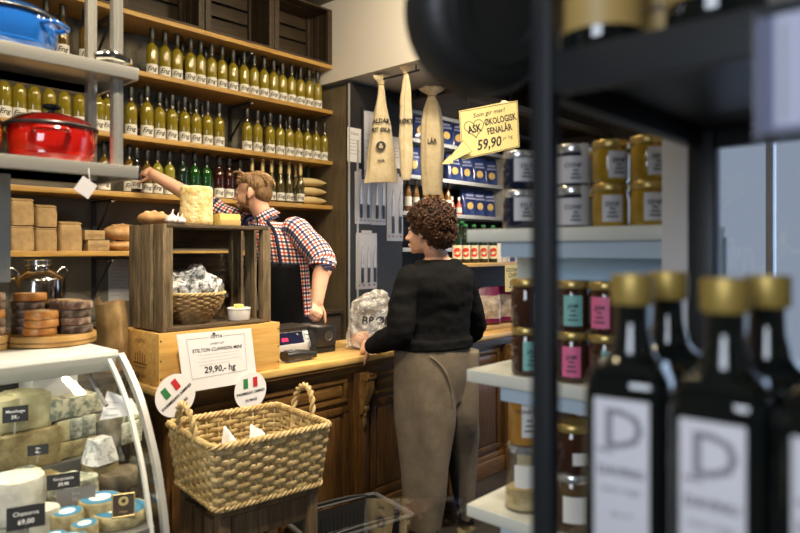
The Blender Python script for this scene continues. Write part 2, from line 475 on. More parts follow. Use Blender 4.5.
P_pale = bottle_proto('cordial_bottle', 'x', prof, None, mis, [G_pale, G_neck], (.0374, .012, .078, 'Eng', .040, .048, 0, 1), (cap, CapB), 'pale yellow cordial bottles')
P_dim = bottle_proto('cordial_bottle', 'x', prof, None, mis, [G_dim, G_neck], (.0374, .012, .078, 'Eng', .040, .048, 0, 1), (cap, CapB), 'amber cordial bottles')
P_yel = bottle_proto('cordial_bottle', 'x', prof, None, mis, [G_yel, G_neck], (.0374, .012, .078, 'Eng', .040, .048, 0, 1), (cap, CapB), 'bright yellow cordial bottles')
P_grn = bottle_proto('cordial_bottle', 'x', prof, None, mis, [G_green, G_dgrn], (.0374, .02, .085, '', .03, .05, 0, 1), (cap, CapB), 'bright green cordial bottles')
P_dgr = bottle_proto('cordial_bottle', 'x', prof, None, mis, [G_dgrn, G_dgrn], (.0374, .02, .085, '', .03, .05, 0, 1), (cap, CapB), 'dark green bottles')
TealL = M('teal_bottle_label', (.05, .30, .27), .6)
for p_ in (P_grn, P_dgr):
    for ch in p_.children:
        if ch.name.startswith('label'): ch.data.materials[0] = TealL
P_red = bottle_proto('cordial_bottle', 'x', prof, None, mis, [G_red, G_red], (.0374, .012, .078, 'Eng', .040, .048, 0, 1), (cap, CapB), 'dark red cordial bottles')
P_blk = bottle_proto('dark_bottle', 'x', prof, None, mis, [G_blk, G_blk], (.0374, .03, .09, 'Eng', .04, .06, 0, 1), (cap, CapB), 'black bottles by the reaching hand')
wprof = [(.0, 0), (.030, 0), (.0325, .005), (.0325, .13), (.028, .165), (.018, .20), (.0135, .225), (.0125, .30), (.014, .302), (.014, .31), (.011, .312)]
wcap = [(.0, .225), (.0145, .225), (.0138, .305), (.0148, .306), (.0148, .315), (0, .316)]
P_win = bottle_proto('wine_bottle', 'x', wprof, None, [0]*10, [G_wine], (.0325, .02, .08, 'Eng', .04, .05, 0, 1), (wcap, Foil), 'slim bottles with gold foil necks')
P_wgr = bottle_proto('wine_bottle', 'x', wprof, None, [0]*10, [G_dgrn], (.0325, .02, .06, '', .04, .05, 0, 1), (wcap, G_dgrn), 'green wine bottle')
for ch in P_wgr.children:
    if ch.name.startswith('label'): ch.data.materials[0] = TealL
_used = set()
def put(proto, px, z, label, Y=4.02, sc=1.0, dx=0):
    X = xY(px, Y)+dx
    rz = -math.atan2(X, Y)*.8+random.uniform(-.12, .12)
    if proto.name not in _used:
        _used.add(proto.name); proto.location = (X, Y, z); proto.rotation_euler = (0, 0, rz); proto['label'] = label
        if sc != 1: proto.scale = (sc,)*3
        return proto
    return copy_tree(proto, (X, Y, z), rz, label, sc if sc != 1 else None)
R1 = [152, 165, 177, 190.5, 200.5, 211.5, 222, 233, 244, 254, 264, 273.5, 282.5, 291.5, 300.5, 309, 317.5]
for i, p in enumerate(R1): put(P_pale, p, SHZ[1], 'pale yellow bottle, %s in the upper row right of the steel rack' % nth(i, len(R1)), sc=1.0+random.uniform(-.015, .02))
R1b = [46, 62.5, 85.5, 117]
B1 = ['behind the blue pot and second from the pot lid', 'right behind the handle of the blue pot', 'between the blue pot and the steel posts', 'just left of the front steel post above the upper steel shelf']
for i, p in enumerate(R1b): put(P_dim, p, SHZ[1], 'amber bottle, '+B1[i])
for i, p in enumerate([182, 205.5, 239, 278, 296]): put(P_pale, p, SHZ[1], 'pale yellow bottle behind the upper front row, %s of the half-hidden ones' % nth(i, 5), Y=4.13)
R2 = [4, 19, 34, 49, 64, 79, 98, 107]
for i, p in enumerate(R2): put(P_pale, p, SHZ[2], 'pale yellow bottle above and behind the red pot, %s of that group' % nth(i, len(R2)))
R3 = [131, 147, 159.5, 172, 184.5, 196, 207.5, 219]
for i, p in enumerate(R3): put(P_pale, p, SHZ[2], 'pale yellow bottle, %s in the left group of the second row' % nth(i, len(R3)), sc=1.08 if i == 1 else 1.0)
R4 = [247, 257.5, 270, 280, 289.5, 298.5, 307.5, 316, 324.5]
for i, p in enumerate(R4): put(P_pale, p, SHZ[2], 'pale yellow bottle, %s in the right group of the second row' % nth(i, len(R4)))
for i, p in enumerate([141, 166, 178, 190, 202]): put(P_dim, p, SHZ[2], 'amber bottle half hidden behind the left second-row group, %s' % nth(i, 5), Y=4.13)
for i, p in enumerate([264, 286, 303]): put(P_dim, p, SHZ[2], 'amber bottle half hidden behind the right second-row group, %s' % nth(i, 3), Y=4.13)
z = SHZ[3]
put(P_dim, 129.5, z, 'amber bottle with large white label just left of the hand of the reaching man', sc=.97)
put(P_dim, 104, z, 'amber bottle seen between the steel posts behind the red pot', sc=.97)
HELD = put(P_blk, 136.5, z, 'black bottle gripped by the outstretched hand of the man', Y=3.98, sc=.9)
put(P_dim, 147, z, 'amber bottle with cream label just right of the reaching hand', sc=.9)
put(P_yel, 157.5, z, 'bright yellow bottle under the forearm, left one of the pair', sc=.95)
put(P_yel, 169.5, z, 'bright yellow bottle under the forearm, right one of the pair', sc=.95)
put(P_dgr, 182.5, z, 'dark green bottle beside the bright yellow pair above the big cheese', sc=.98)
put(P_grn, 194.5, z, 'bright green bottle above the big cheese, left one of the pair', sc=.98)
put(P_grn, 206.5, z, 'bright green bottle above the big cheese, right one of the pair', sc=.98)
for i, p in enumerate([219, 229, 240]): put(P_red, p, z, 'dark red bottle left of the bearded face, %s of three' % nth(i, 3), sc=.97)
for i, p in enumerate([252, 262.5, 271.5, 280.5, 289, 295.5, 300.5]): put(P_win, p, z, 'slim gold-necked bottle behind the head of the man, %s' % nth(i, 7), Y=4.02 if i < 5 else (4.08 if i == 5 else 3.99))
put(P_wgr, 308, z, 'slim green bottle with teal label beside the stacked paper packs', sc=.98)
# paper packs at the right end of that shelf
Pack = M('pale_paper_pack', (.62, .47, .22), .6, bump=.4, scale=20)
for k in range(3):
    c = V((3.27, 4.03, z+.001+.072*k))
    mb = MB(); mb.loft([(c+V((-.08, 0, .033)), V((0, .07, 0)), V((0, 0, .030))), (c+V((.02, 0, .034)), V((0, .09, 0)), V((0, 0, .033))), (c+V((.12, 0, .033)), V((0, .075, 0)), V((0, 0, .022))), (c+V((.155, 0, .033)), V((0, .07, 0)), V((0, 0, .004)))], 20, exp=.7)
    tag(mb.build('paper_pack', Pack, loc=c), ['bottom', 'middle', 'topmost'][k]+' pale paper pack of three stacked beside the slim green bottle', 'pack', 'stacked paper packs')

# ---------------------------------------------------------------- wooden crates
def crate(name, label, loc, w, d, h, mats, group=None, th=.014, nsl=4, open_front=True, g=.012):
    """crate lying on its side: opening towards -Y"""
    t = thing(name, label, 'crate', loc, 0, group)
    mv, mh = mats
    mb = MB()
    bw = (d-g*(nsl-1))/nsl
    for sx, nm in ((-1, 'side_boards'), (1, 'side_boards')):
        mb = MB()
        for k in range(nsl):
            y = -d/2+bw/2+k*(bw+g); wj = bw*random.uniform(.93, 1.0)
            mb.box((sx*(w/2-th/2), y, h/2), (th, wj, h-.002*random.random()), None, 0, .002)
        mb.build(nm, mv, t, world=False)
    for zz, nm in ((th/2, 'bottom_boards'), (h-th/2, 'top_boards')):
        mb = MB()
        for k in range(3):
            bb = (d-.008)/3; mb.box((0, -d/2+bb/2+k*(bb+.004), zz), (w-2*th-.001, bb, th), None, 0, .002)
        mb.build(nm, mh, t, world=False)
    mb = MB(); nb = 4; gap = .02; bh = (h-2*th-gap*(nb-1))/nb
    for k in range(nb): mb.box((0, d/2-th/2, th+bh/2+k*(bh+gap)), (w-2*th, th, bh), None, 0, .002)
    mb.build('back_boards', mh, t, world=False)
    for sx in (-1, 1):
        for sy in (-1, 1):
            mb = MB(); mb.box((sx*(w/2-th-.014), sy*(d/2-.016-(th if sy > 0 else 0)), h/2), (.028, .028, h-2*th), None, 0, .003)
            mb.build('corner_post', mv, t, world=False)
    return t
xs = [1.465, 2.035, 2.605, 3.17]
lb = ['just right of the steel posts', 'second from the steel posts', 'third from the steel posts', 'rightmost, next to the white ceiling beam']
for xx, l_ in zip(xs, lb):
    crate('wooden_crate', 'dark open wooden crate on the topmost shelf, '+l_, (xx, 4.07, SHZ[0]+.001), .56, .30, .44, (W_dark, W_dark), 'dark crates on the topmost shelf')

# ---------------------------------------------------------------- lowest shelf: paper bags, bread
def kraft_bag(name, label, loc, w, d, h, rz=0, group=None, fold=True):
    t = thing(name, label, 'paper bag', loc, rz, group)
    mb = MB(); mb.loft([(V((0, 0, 0)), V((w/2, 0, 0)), V((0, d/2, 0))), (V((0, 0, .004)), V((w/2*1.05, 0, 0)), V((0, d/2*1.05, 0))), (V((0, 0, h*.5)), V((w/2*1.06, 0, 0)), V((0, d/2*1.05, 0))), (V((0, 0, h*.9)), V((w/2, 0, 0)), V((0, d/2*.95, 0))), (V((0, 0, h)), V((w/2*.98, 0, 0)), V((0, d/2*.75, 0)))], 32, exp=.35, sub=3)
    mb.disp(.004, 14, w*50); mb.build('bag_body', Kraft, t, world=False, angle=60)
    if fold:
        mb = MB(); mb.box((0, -d*.2, h+.006), (w*.97, d*.5, .01), Matrix.Rotation(.2, 4, 'X'), 0, .003); mb.build('folded_top', Kraft, t, world=False)
    return t
Yb = 3.995
def bag_at(px0, px1, z, h, lab, d=.10):
    x0, x1 = xY(px0, Yb-d/2), xY(px1, Yb-d/2)
    kraft_bag('kraft_paper_bag', lab, ((x0+x1)/2, Yb, z), (x1-x0)*.96, d, h, 0, 'kraft bags on the lowest shelf')
z5 = SHZ[4]+.001
bag_at(11, 35, z5, .128, 'brown kraft bag at the left end of the lowest shelf, under another bag')
bag_at(11.5, 35, z5+.142, .135, 'brown kraft bag at the left end of the lowest shelf, on top of another bag')
bag_at(36, 58, z5, .122, 'brown kraft bag, second from the left in the bottom layer on the lowest shelf')
bag_at(36.5, 58, z5+.136, .11, 'brown kraft bag, right one of the two in the upper layer on the lowest shelf')
bag_at(60, 83, z5, .155, 'tall single brown kraft bag right of the two-layer stack')
def carton(name, label, px0, px1, Y, z, h, d, m, cat='box'):
    x0, x1 = xY(px0, Y), xY(px1, Y)
    t = thing(name, label, cat, ((x0+x1)/2, Y+d/2, z))
    mb = MB(); mb.bx(x0, x1, Y, Y+d, z, z+h, 0, .003); mb.build('carton_body', m, t)
    mb = MB(); mb.bx((x0+x1)/2-.008, (x0+x1)/2+.008, Y-.001, Y+d, z+h*.999, z+h+.0008); mb.bx(x0+.012, x1-.012, Y-.0015, Y, z+h*.35, z+h*.62); mb.build('carton_tape', M('carton_print', (.30, .19, .08), .7), t)
    return t
carton('small_carton', 'small brown carton lying below another between the kraft bags and bread', 88, 109.5, 3.93, z5, .062, .12, Kraft)
carton('small_carton', 'small flat brown carton on top of another beside the bread', 85, 105, 3.93, z5+.065, .055, .12, Kraft)
Bread = M('bread_crust', (.42, .20, .06), .7, col2=(.70, .48, .24), scale=9, bump=.6, bscale=25)
BreadD = M('dark_bread_crust', (.20, .085, .025), .65, col2=(.42, .22, .08), scale=9, bump=.6, bscale=25)
def loaf(name, label, c, r, m=Bread, rz=0, group='loaves of bread', cuts=3):
    t = thing(name, label, 'bread', c, rz, group)
    mb = MB(); mb.ell((0, 0, r[2]*.9), r, sub=4)
    for v in mb.bm.verts: v.co.z = max(v.co.z, 0)
    mb.disp(.005, 18, r[0]*90)
    for v in mb.bm.verts: v.co.z = max(v.co.z, 0)
    mb.build('crust', m, t, world=False)
    mb = MB()
    for k in range(cuts):
        x = (k-(cuts-1)/2)*r[0]*.5
        pts = [(x+.3*r[0]*s*.25, s*r[1]*.55, r[2]*.9+r[2]*math.sqrt(max(0, 1-(x/r[0])**2-(s*.55)**2))-.002) for s in (-1, -.5, 0, .5, 1)]
        mb.tube(pts, [.002, .006, .007, .006, .002], 6)
    mb.build('score_marks', M('bread_scores', (.78, .60, .36), .8), t, world=False)
    return t
p = atY(122, 250, 4.02); loaf('bread_loaf', 'long pale loaf on the lowest shelf beside the cartons', (p.x, 4.03, z5), (.10, .09, .033))
loaf('bread_loaf', 'round crusty loaf resting on a longer loaf on the lowest shelf', (p.x+.005, 4.03, z5+.062), (.115, .10, .055))
p = atY(331, 250, 4.0)
loaf('bread_loaf', 'dark seeded loaf at the right end of the lowest shelf', (3.285, 4.04, z5), (.155, .10, .080), BreadD)
p = atY(308, 250, 4.0)
loaf('bread_loaf', 'brown round loaf behind the shoulder of the man, left of the dark seeded loaf', (p.x-.14, 4.06, z5), (.085, .10, .085), BreadD)
# paper notice on the back wall
p = atY(121, 280, 4.24); mb = MB(); mb.bx(p.x-.075, p.x+.06, 4.2565, 4.2598, p.z-.14, p.z+.135); 
for k in range(9): mb.bx(p.x-.055, p.x+.04-.02*(k % 3), 4.2558, 4.2566, p.z+.09-.024*k, p.z+.095-.024*k, 1)
tag(mb.build('paper_notice', [M('grey_white_paper', (.5, .49, .47), .8), InkG]), 'grey white printed sheet pinned to the wall below the lowest shelf', 'notice')
# steel milk can on the back worktop
t = thing('back_worktop', 'dark low worktop standing along the wall behind the cheese display', 'counter', (0, 3.95, 0))
mb = MB(); mb.bx(-1.6, 1.62, 3.62, 4.25, 1.0, 1.04, 0, .004); mb.build('worktop', Steel, t)
mb = MB(); mb.bx(-1.6, 1.6, 3.68, 4.25, .08, 1.0); mb.bx(-1.6, 1.6, 3.74, 4.25, 0, .08); mb.build('carcass', W_dark, t)
t = thing('low_cabinet', 'low dark cabinet at the wall behind the man', 'cabinet', (3.15, 3.97, 0))
mb = MB(); mb.bx(2.86, 3.42, 3.74, 4.2, .94, .97, 0, .004); mb.build('cabinet_top', W_dark, t)
mb = MB(); mb.bx(2.88, 3.40, 3.76, 4.2, .0, .94); mb.build('cabinet_body', W_dark, t)
mb = MB(); mb.bx(2.90, 3.38, 3.748, 3.76, .06, .90, 0, .004); mb.build('cabinet_door', W_dark, t)
loaf('bread_loaf', 'golden rough loaf on the low cabinet, seen between the arm and the apron', (xY(305, 3.92), 3.92, .971), (.13, .10, .085), M('golden_bread', (.34, .17, .035), .7, col2=(.62, .40, .13), scale=20, bump=.8, bscale=30))
p = atY(38, 300, 3.9)
t = thing('milk_can', 'shiny steel milk can with wide neck below the kraft bags', 'can', (p.x, 3.9, 1.04))
mb = MB(); mb.lathe([(0, 0), (.135, 0), (.14, .006), (.14, .225), (.134, .240), (.085, .275), (.064, .285), (.062, .300)], 36); mb.build('can_body', SteelD, t, world=False)
mb = MB(); mb.lathe([(0, .3005), (.066, .302), (.068, .303), (.064, .315), (.068, .327), (.066, .335), (.03, .338), (0, .338)], 30); mb.build('lid', Steel, t, world=False)
for s in (-1, 1):
    mb = MB(); mb.tube([(s*.136, 0, .23), (s*.150, 0, .27), (s*.130, 0, .292), (s*.100, 0, .264)], .007, 8, sub=5); mb.build('handle', SteelD, t, world=False)

# ================================================================ DARK UNIT WITH KNIVES
UX0, UX1, UY0, UZ = 3.46, 4.08, 3.74, 2.75
PanelB = M('black_lacquered_panel', (.022, .020, .019), .45, col2=(.032, .028, .026), scale=6)
t = thing('display_cabinet', 'tall black cabinet with knives and papers on its front', 'cabinet', ((UX0+UX1)/2, (UY0+4.25)/2, 0))
mb = MB(); mb.bx(UX0, UX1, UY0, 4.255, 0, UZ-.02); mb.build('body', PanelB, t)
mb = MB(); mb.bx(UX0-.004, UX0, UY0+.03, 4.255, 0.02, UZ-.03); mb.build('side_panel', M('dark_oak_veneer', (.10, .075, .045), .35, col2=(.15, .115, .07), scale=5, stretch=(10, 10, 1)), t)
mb = MB(); mb.bx(UX0-.006, UX0+.008, UY0-.008, UY0+.002, 0, UZ-.02); mb.bx(UX0+.085, UX0+.10, UY0-.008, UY0+.002, .95, 2.3); mb.build('metal_trim', Alu, t)
mb = MB(); mb.bx(UX0, UX1, UY0-.005, UY0+.03, UZ-.02, UZ); mb.build('top_rail', BlackM, t)
def on_unit(px, py): return atY(px, py, UY0-.002)
def sheet(name, label, cat, px0, px1, py0, py1, frame=None, lines=5, Y=UY0-.003, head=None):
    a, b = atY(px0, py0, Y), atY(px1, py1, Y)
    ym = (a.z+b.z)/2
    z1 = EYE+(HOR-py0)*((Y/ray((px0+px1)/2)[1]))/FOC; z0 = EYE+(HOR-py1)*((Y/ray((px0+px1)/2)[1]))/FOC
    mb = MB(); mb.bx(a.x, b.x, Y-.001, Y+.001, z0, z1, 0); w = b.x-a.x; h = z1-z0
    for k in range(lines): mb.bx(a.x+w*.12, b.x-w*(.12+.13*(k % 3)), Y-.0016, Y-.0009, z1-h*(.35+.1*k)-.004, z1-h*(.35+.1*k), 1)
    if head: mb.text(head, h*.12, ((a.x+b.x)/2, Y-.0018, z1-h*.17), (1, 0, 0), (0, 0, 1), 1, bold=.02)
    if frame:
        t = thing(name, label, cat, ((a.x+b.x)/2, Y, z0)); mb.build('paper', [Paper, InkG], t)
        q = MB(); f = .02
        q.bx(a.x-f, a.x, Y-.012, Y, z0-f, z1+f); q.bx(b.x, b.x+f, Y-.012, Y, z0-f, z1+f); q.bx(a.x, b.x, Y-.012, Y, z0-f, z0); q.bx(a.x, b.x, Y-.012, Y, z1, z1+f)
        q.build('frame', BlackM, t); return t
    return tag(mb.build(name, [Paper, InkG]), label, cat)
sheet('framed_notice', 'white notice in a black frame behind the front cotton bag', 'notice', 363, 384, 112, 178, True, 4)
sheet('paper_notice', 'small white sheet stuck at the left edge of the black cabinet', 'notice', 347.5, 361, 128, 162, None, 5, head='Tilbud')
sheet('paper_notice', 'small white sheet on the cabinet between the two left cotton bags', 'notice', 391, 400, 137, 168, None, 4)
# knife packs
PackP = M('knife_blister_card', (.50, .48, .50), .35, coat=.5)
Blade = M('knife_blade', (.62, .50, .38), .25, .7)
def knife_pack(label, px0, px1, py0, py1, n):
    Y = UY0-.006; a = atY(px0, py0, Y); b = atY(px1, py1, Y); xm = (a.x+b.x)/2; d = (Y/ray((px0+px1)/2)[1])/FOC
    z1, z0 = EYE+(HOR-py0)*d, EYE+(HOR-py1)*d
    t = thing('knife_pack', label, 'knife pack', (xm, Y, z0), 0, 'knife packs on the black cabinet')
    w = b.x-a.x; h = z1-z0
    mb = MB(); mb.box((0, .002, h/2), (w, .003, h), None, 0, .001); 
    for k in range(4): mb.box((-w*.36+.24*w*k, -.0003, h*.07), (w*.1, .002, h*.025), None, 1)
    mb.build('backing_card', [PackP, M('card_print', (.25, .10, .08), .6)], t, world=False)
    mb = MB(); mb.box((0, 0, h+.006), (w*.5, .002, .03), None, 0, .001); mb.build('hang_tab', PackP, t, world=False)
    for k in range(n):
        x = (k-(n-1)/2)*w/n*.9 + w*.08
        mb = MB(); mb.prism([(x-.013, -.006, h*.38), (x+.013, -.006, h*.38), (x+.014, -.006, h*.55), (x+.006, -.006, h*.80), (x-.010, -.006, h*.66)], (0, .003, 0)); mb.build('blade', Blade, t, world=False)
        mb = MB(); mb.box((x, -.007, h*.25), (.022, .014, h*.26), None, 0, .004); mb.build('handle', BlackP, t, world=False)
    mb = MB(); mb.face([mb.bm.verts.new(V(q)) for q in ((-w*.47, -.016, h*.02), (w*.47, -.016, h*.02), (w*.47, -.016, h*.93), (-w*.47, -.016, h*.93))]); mb.build('blister', thin('clear_blister', (.97, .97, .98), 1.3, .12), t, world=False)
knife_pack('clear pack of kitchen knives below the front cotton bag, left one of the upper pair', 355, 371, 172, 224, 2)
knife_pack('clear pack of kitchen knives below the front cotton bag, right one of the upper pair', 371.5, 386, 173, 225, 2)
knife_pack('tall clear knife pack beside the head of the woman', 387, 403, 176, 241, 2)
knife_pack('single clear knife pack hanging lowest, above the plastic bag', 356, 377, 233, 289, 3)

# ================================================================ BLUE BAG SHELVES
BShelf = M('pale_shelf_metal', (.55, .56, .58), .4, .2)
BX_R = 6.35
t = thing('product_shelving', 'tall black shelving with blue bags beyond the woman', 'shelving', ((UX1+BX_R)/2, 4.0, 0))
mb = MB(); mb.bx(UX1+.01, BX_R, 4.20, 4.255, .1, 2.72); mb.build('back_panel', PanelB, t)
BZs = [2.655, 2.405, 2.085, 1.765, 1.45, 1.1]
for z in BZs:
    mb = MB(); mb.bx(UX1+.012, BX_R, UY0+.02, 4.2, z-.02, z-.001); mb.bx(UX1+.012, BX_R, UY0, UY0+.02, z-.035, z, 0, .003); mb.build('shelf', [BShelf], t)
for x in (UX1+.03, 5.62, BX_R):
    mb = MB(); mb.bx(x-.02, x+.0, UY0+.03, 4.2, 0, 2.72) if x != 5.62 else mb.bx(5.60, 5.66, UY0-.004, 4.2, 1.77, 2.4); mb.build('upright', [BlackM if x != 5.62 else Alu], t)
BlueB = M('blue_foil_bag', (.008, .018, .085), .28, col2=(.035, .065, .24), scale=14, coat=.4, bump=.5)
GoldE = M('gold_emblem', (.75, .50, .16), .4)
def blue_bag():
    t = thing('blue_pasta_bag', 'x', 'bag', (0, 0, 0), 0, 'blue bags on the shelving')
    w, d, h = .085, .05, .27
    mb = MB(); mb.loft([(V((0, 0, 0)), V((w*.9, 0, 0)), V((0, d*.9, 0))), (V((0, 0, .02)), V((w, 0, 0)), V((0, d*1.1, 0))), (V((0, 0, h*.5)), V((w, 0, 0)), V((0, d, 0))), (V((0, 0, h*.8)), V((w*.98, 0, 0)), V((0, d*.5, 0))), (V((0, 0, h)), V((w*.95, 0, 0)), V((0, .006, 0)))], 24, exp=.55)
    mb.disp(.006, 16, 3); mb.build('foil_bag', BlueB, t, world=False)
    mb = MB(); mb.lathe([(0, .0), (.038, .0), (.036, .003), (0, .003)], 20, M=Matrix.Translation((0, -d*1.05-.002, h*.36)) @ Matrix.Rotation(PI/2, 4, 'X')); 
    mb.box((0, -d*.98, h*.62), (.11, .012, .016), Matrix.Rotation(-.2, 4, 'X'), 1); mb.box((0, -d*.80, h*.74), (.09, .012, .022), Matrix.Rotation(-.3, 4, 'X'), 1)
    mb.build('printed_emblem', [GoldE, M('pale_blue_print', (.30, .33, .52), .5)], t, world=False)
    return t
PB = blue_bag(); _used.discard(PB.name)
def put_blue(px, z, lab, Y=3.86):
    X = xY(px, Y); rz = random.uniform(-.15, .05)-.3
    if PB.name not in _used:
        _used.add(PB.name); PB.location = (X, Y, z); PB.rotation_euler.z = rz; PB['label'] = lab; return
    copy_tree(PB, (X, Y, z), rz, lab)
rows = [(2.405, [417, 443.5, 456, 468], 'uppermost blue row'), (2.085, [411, 422, 452, 464, 477, 489, 499, 509], 'middle blue row under the handwritten sign'), (1.765, [467, 477, 487, 497], 'lower blue row')]
for z, ps, nm in rows:
    for i, p in enumerate(ps): put_blue(p, z+.001, 'blue foil bag, %s, %s' % (nm, nth(i, len(ps))))
# small bottles on that shelving behind the head of the woman
Hot = M('red_sauce', (.55, .08, .03), .3, coat=.5)
sp = [(0, 0), (.026, 0), (.027, .004), (.027, .09), (.012, .115), (.011, .14)]
P_hot = bottle_proto('sauce_bottle', 'x', sp, None, [0]*5, [Hot], (.027, .02, .07, '', .02, .04, 0, 1), ([(0, .135), (.013, .135), (.013, .165), (0, .166)], Paper), 'small red sauce bottles')
for i, p in enumerate([452, 459]): put(P_hot, p, 1.766, 'small red sauce bottle right of the curly hair, %s one' % ('left' if i == 0 else 'right'), Y=3.83, sc=1.05)
P_oil = bottle_proto('oil_bottle', 'x', wprof, None, [0]*10, [M('amber_oil', (.20, .10, .03), .1, coat=.5)], (.0325, .05, .13, '', .04, .05, 0, 1), ([(0, .28), (.015, .28), (.015, .325), (0, .326)], CapB), 'bottles above the head of the woman')
for i, p in enumerate([408, 416, 425.5, 433, 441, 448]): put(P_oil, p, 1.766, 'amber bottle with white label above the curly hair, %s of the row' % nth(i, 6), Y=3.85, sc=1.05)
# ================================================================ WOODEN COUNTER
CX0, CX1, CY0, CY1, CZ = 1.19, 4.65, 2.34, 2.86, .90
t = CT = thing('shop_counter', 'long carved dark wooden counter with a worn pale worktop', 'counter', ((CX0+CX1)/2, 2.6, 0))
mb = MB(); mb.bx(CX0, CX1, CY0, CY1, CZ-.032, CZ, 0, .010); mb.build('worktop', W_top, t)
mb = MB()
prof = [(.0, -.032), (.0, -.045), (.012, -.05), (.03, -.066), (.036, -.082), (.044, -.088)]   # cornice moulding below the worktop: offset in, drop
for (o0, d0), (o1, d1) in zip(prof[:-1], prof[1:]):
    mb.bx(CX0+.008+o0, CX1-.008, CY0+.008+(o0+o1)/2, CY0+.08, CZ+d1, CZ+d0)
mb.build('cornice', W_countH, t)
FY0 = CY0+.055
mb = MB(); mb.bx(CX0+.055, CX1-.03, FY0, CY1-.03, .0, CZ-.05); mb.build('carcass', W_count, t)
mb = MB(); mb.bx(CX0+.03, CX1-.02, FY0-.03, CY1, .0, .10, 0, .006); mb.bx(CX0+.04, CX1-.02, FY0-.02, CY1, .10, .13, 0, .008); mb.build('plinth', W_countH, t)
def panel(x0, x1, z0, z1, name, m, y=FY0, fr=.022):
    mb = MB()
    mb.bx(x0, x1, y-.012, y, z0, z0+fr, 0, .004); mb.bx(x0, x1, y-.012, y, z1-fr, z1, 0, .004)
    mb.bx(x0, x0+fr, y-.012, y, z0+fr, z1-fr, 0, .004); mb.bx(x1-fr, x1, y-.012, y, z0+fr, z1-fr, 0, .004)
    mb.bx(x0+fr+.012, x1-fr-.012, y-.008, y, z0+fr+.012, z1-fr-.012, 0, .006)
    mb.build(name, m, t)
piers = [1.275, 2.285, 3.02, 3.62, 4.25, 4.6]
for i, px_ in enumerate(piers):
    w = .085
    mb = MB(); mb.bx(px_-w/2, px_+w/2, FY0-.03, FY0, .13, CZ-.085, 0, .004); mb.bx(px_-w*.28, px_+w*.28, FY0-.036, FY0-.03, .17, .58, 0, .003)
    mb.bx(px_-w*.62, px_+w*.62, FY0-.045, FY0, .0, .14, 0, .006); mb.bx(px_-w*.56, px_+w*.56, FY0-.04, FY0, .14, .165, 0, .008)
    mb.build('pilaster', W_count, t)
    # carved corbel: scroll, leaf and drop
    mb = MB()
    prof = [(-.07, CZ-.088), (-.068, CZ-.11), (-.055, CZ-.125), (-.05, CZ-.15), (-.046, CZ-.19), (-.032, CZ-.23), (-.026, CZ-.25), (-.03, CZ-.27), (-.02, CZ-.29), (0, CZ-.30), (0, CZ-.088)]
    mb.prism([(px_-.022, FY0-.03+y, z) for y, z in prof], (.044, 0, 0))
    mb.tube([(px_-.030, FY0-.085, CZ-.106), (px_+.030, FY0-.085, CZ-.106)], .015, 12)
    for s in (-.013, 0, .013): mb.tube([(px_+s, FY0-.085, CZ-.125), (px_+s*1.1, FY0-.080, CZ-.17), (px_+s*.8, FY0-.064, CZ-.215), (px_+s*.3, FY0-.052, CZ-.255)], [.010, .011, .009, .005], 8, sub=4)
    mb.ell((px_, FY0-.05, CZ-.268), (.018, .016, .022), sub=2); mb.ell((px_, FY0-.045, CZ-.295), (.012, .012, .02), sub=2)
    mb.tube([(px_, FY0-.038, CZ-.30), (px_, FY0-.042, CZ-.34), (px_, FY0-.036, CZ-.38)], [.010, .012, .004], 8, sub=3)
    mb.build('carved_corbel', W_top if False else M('waxed_carving', (.11, .055, .014), .35, col2=(.22, .12, .035), scale=20, coat=.3), t)
for a, b in zip(piers[:-1], piers[1:]):
    if b-a < .4: continue
    x0, x1 = a+.065, b-.065
    n = 2 if b-a > .8 else 1
    panel(x0+.02, x1-.02, CZ-.225, CZ-.105, 'drawer_panel', W_countH)
    for k in range(n):
        ww = (x1-x0)/n; panel(x0+k*ww+.012, x0+(k+1)*ww-.012, .15, CZ-.245, 'door_panel', W_count, fr=.035)

# ---------------------------------------------------------------- pine wine box with its papers
WX0, WX1, WY0, WY1, WZ0, WZ1 = 1.205, 1.775, 2.372, 2.672, CZ+.001, 1.108
t = thing('wooden_wine_box', 'pale pine box on the counter under the weathered crate', 'box', ((WX0+WX1)/2, (WY0+WY1)/2, WZ0))
mb = MB(); th = .014
mb.bx(WX0, WX1, WY0, WY0+th, WZ0, WZ1, 0, .002); mb.build('long_board', W_box, t)
mb = MB(); mb.bx(WX0, WX1, WY1-th, WY1, WZ0, WZ1, 0, .002); mb.build('long_board', W_box, t)
mb = MB(); mb.bx(WX0-.001, WX0+th, WY0+th, WY1-th, WZ0, WZ1-.001, 0, .002); mb.build('end_board', W_box, t)
mb = MB(); mb.bx(WX1-th, WX1, WY0+th, WY1-th, WZ0, WZ1-.001, 0, .002); mb.build('end_board', W_box, t)
mb = MB(); mb.bx(WX0+.01, WX1-.01, WY0+.01, WY1-.01, WZ1-.018, WZ1-.006); mb.build('lid_board', W_box, t)
mb = MB(); yc = (WY0+WY1)/2; xb = WX0-.0022    # branded crest and lettering on the end board
mb.text('RESERVE', .022, (xb, yc, WZ1-.04), (0, -1, 0), (0, 0, 1)); mb.text('DU CAVEAU', .018, (xb, yc, WZ0+.03), (0, -1, 0), (0, 0, 1))
for k in range(5): mb.box((xb, yc-.04+.02*k, WZ0+.10), (.001, .007, .03+.012*(2-abs(k-2))), None)
mb.box((xb, yc, WZ0+.078), (.001, .11, .006)); mb.box((xb, yc, WZ0+.064), (.001, .09, .004))
mb.build('branded_mark', M('burnt_mark', (.22, .11, .03), .7), t)
mb = MB()
for zz in (WZ0+.03, WZ0+.10, WZ1-.03):
    mb.ell((WX0+.008, WY0-.0005, zz), (.004, .0015, .004), sub=1)
    mb.ell((WX1-.008, WY0-.0005, zz), (.004, .0015, .004), sub=1)
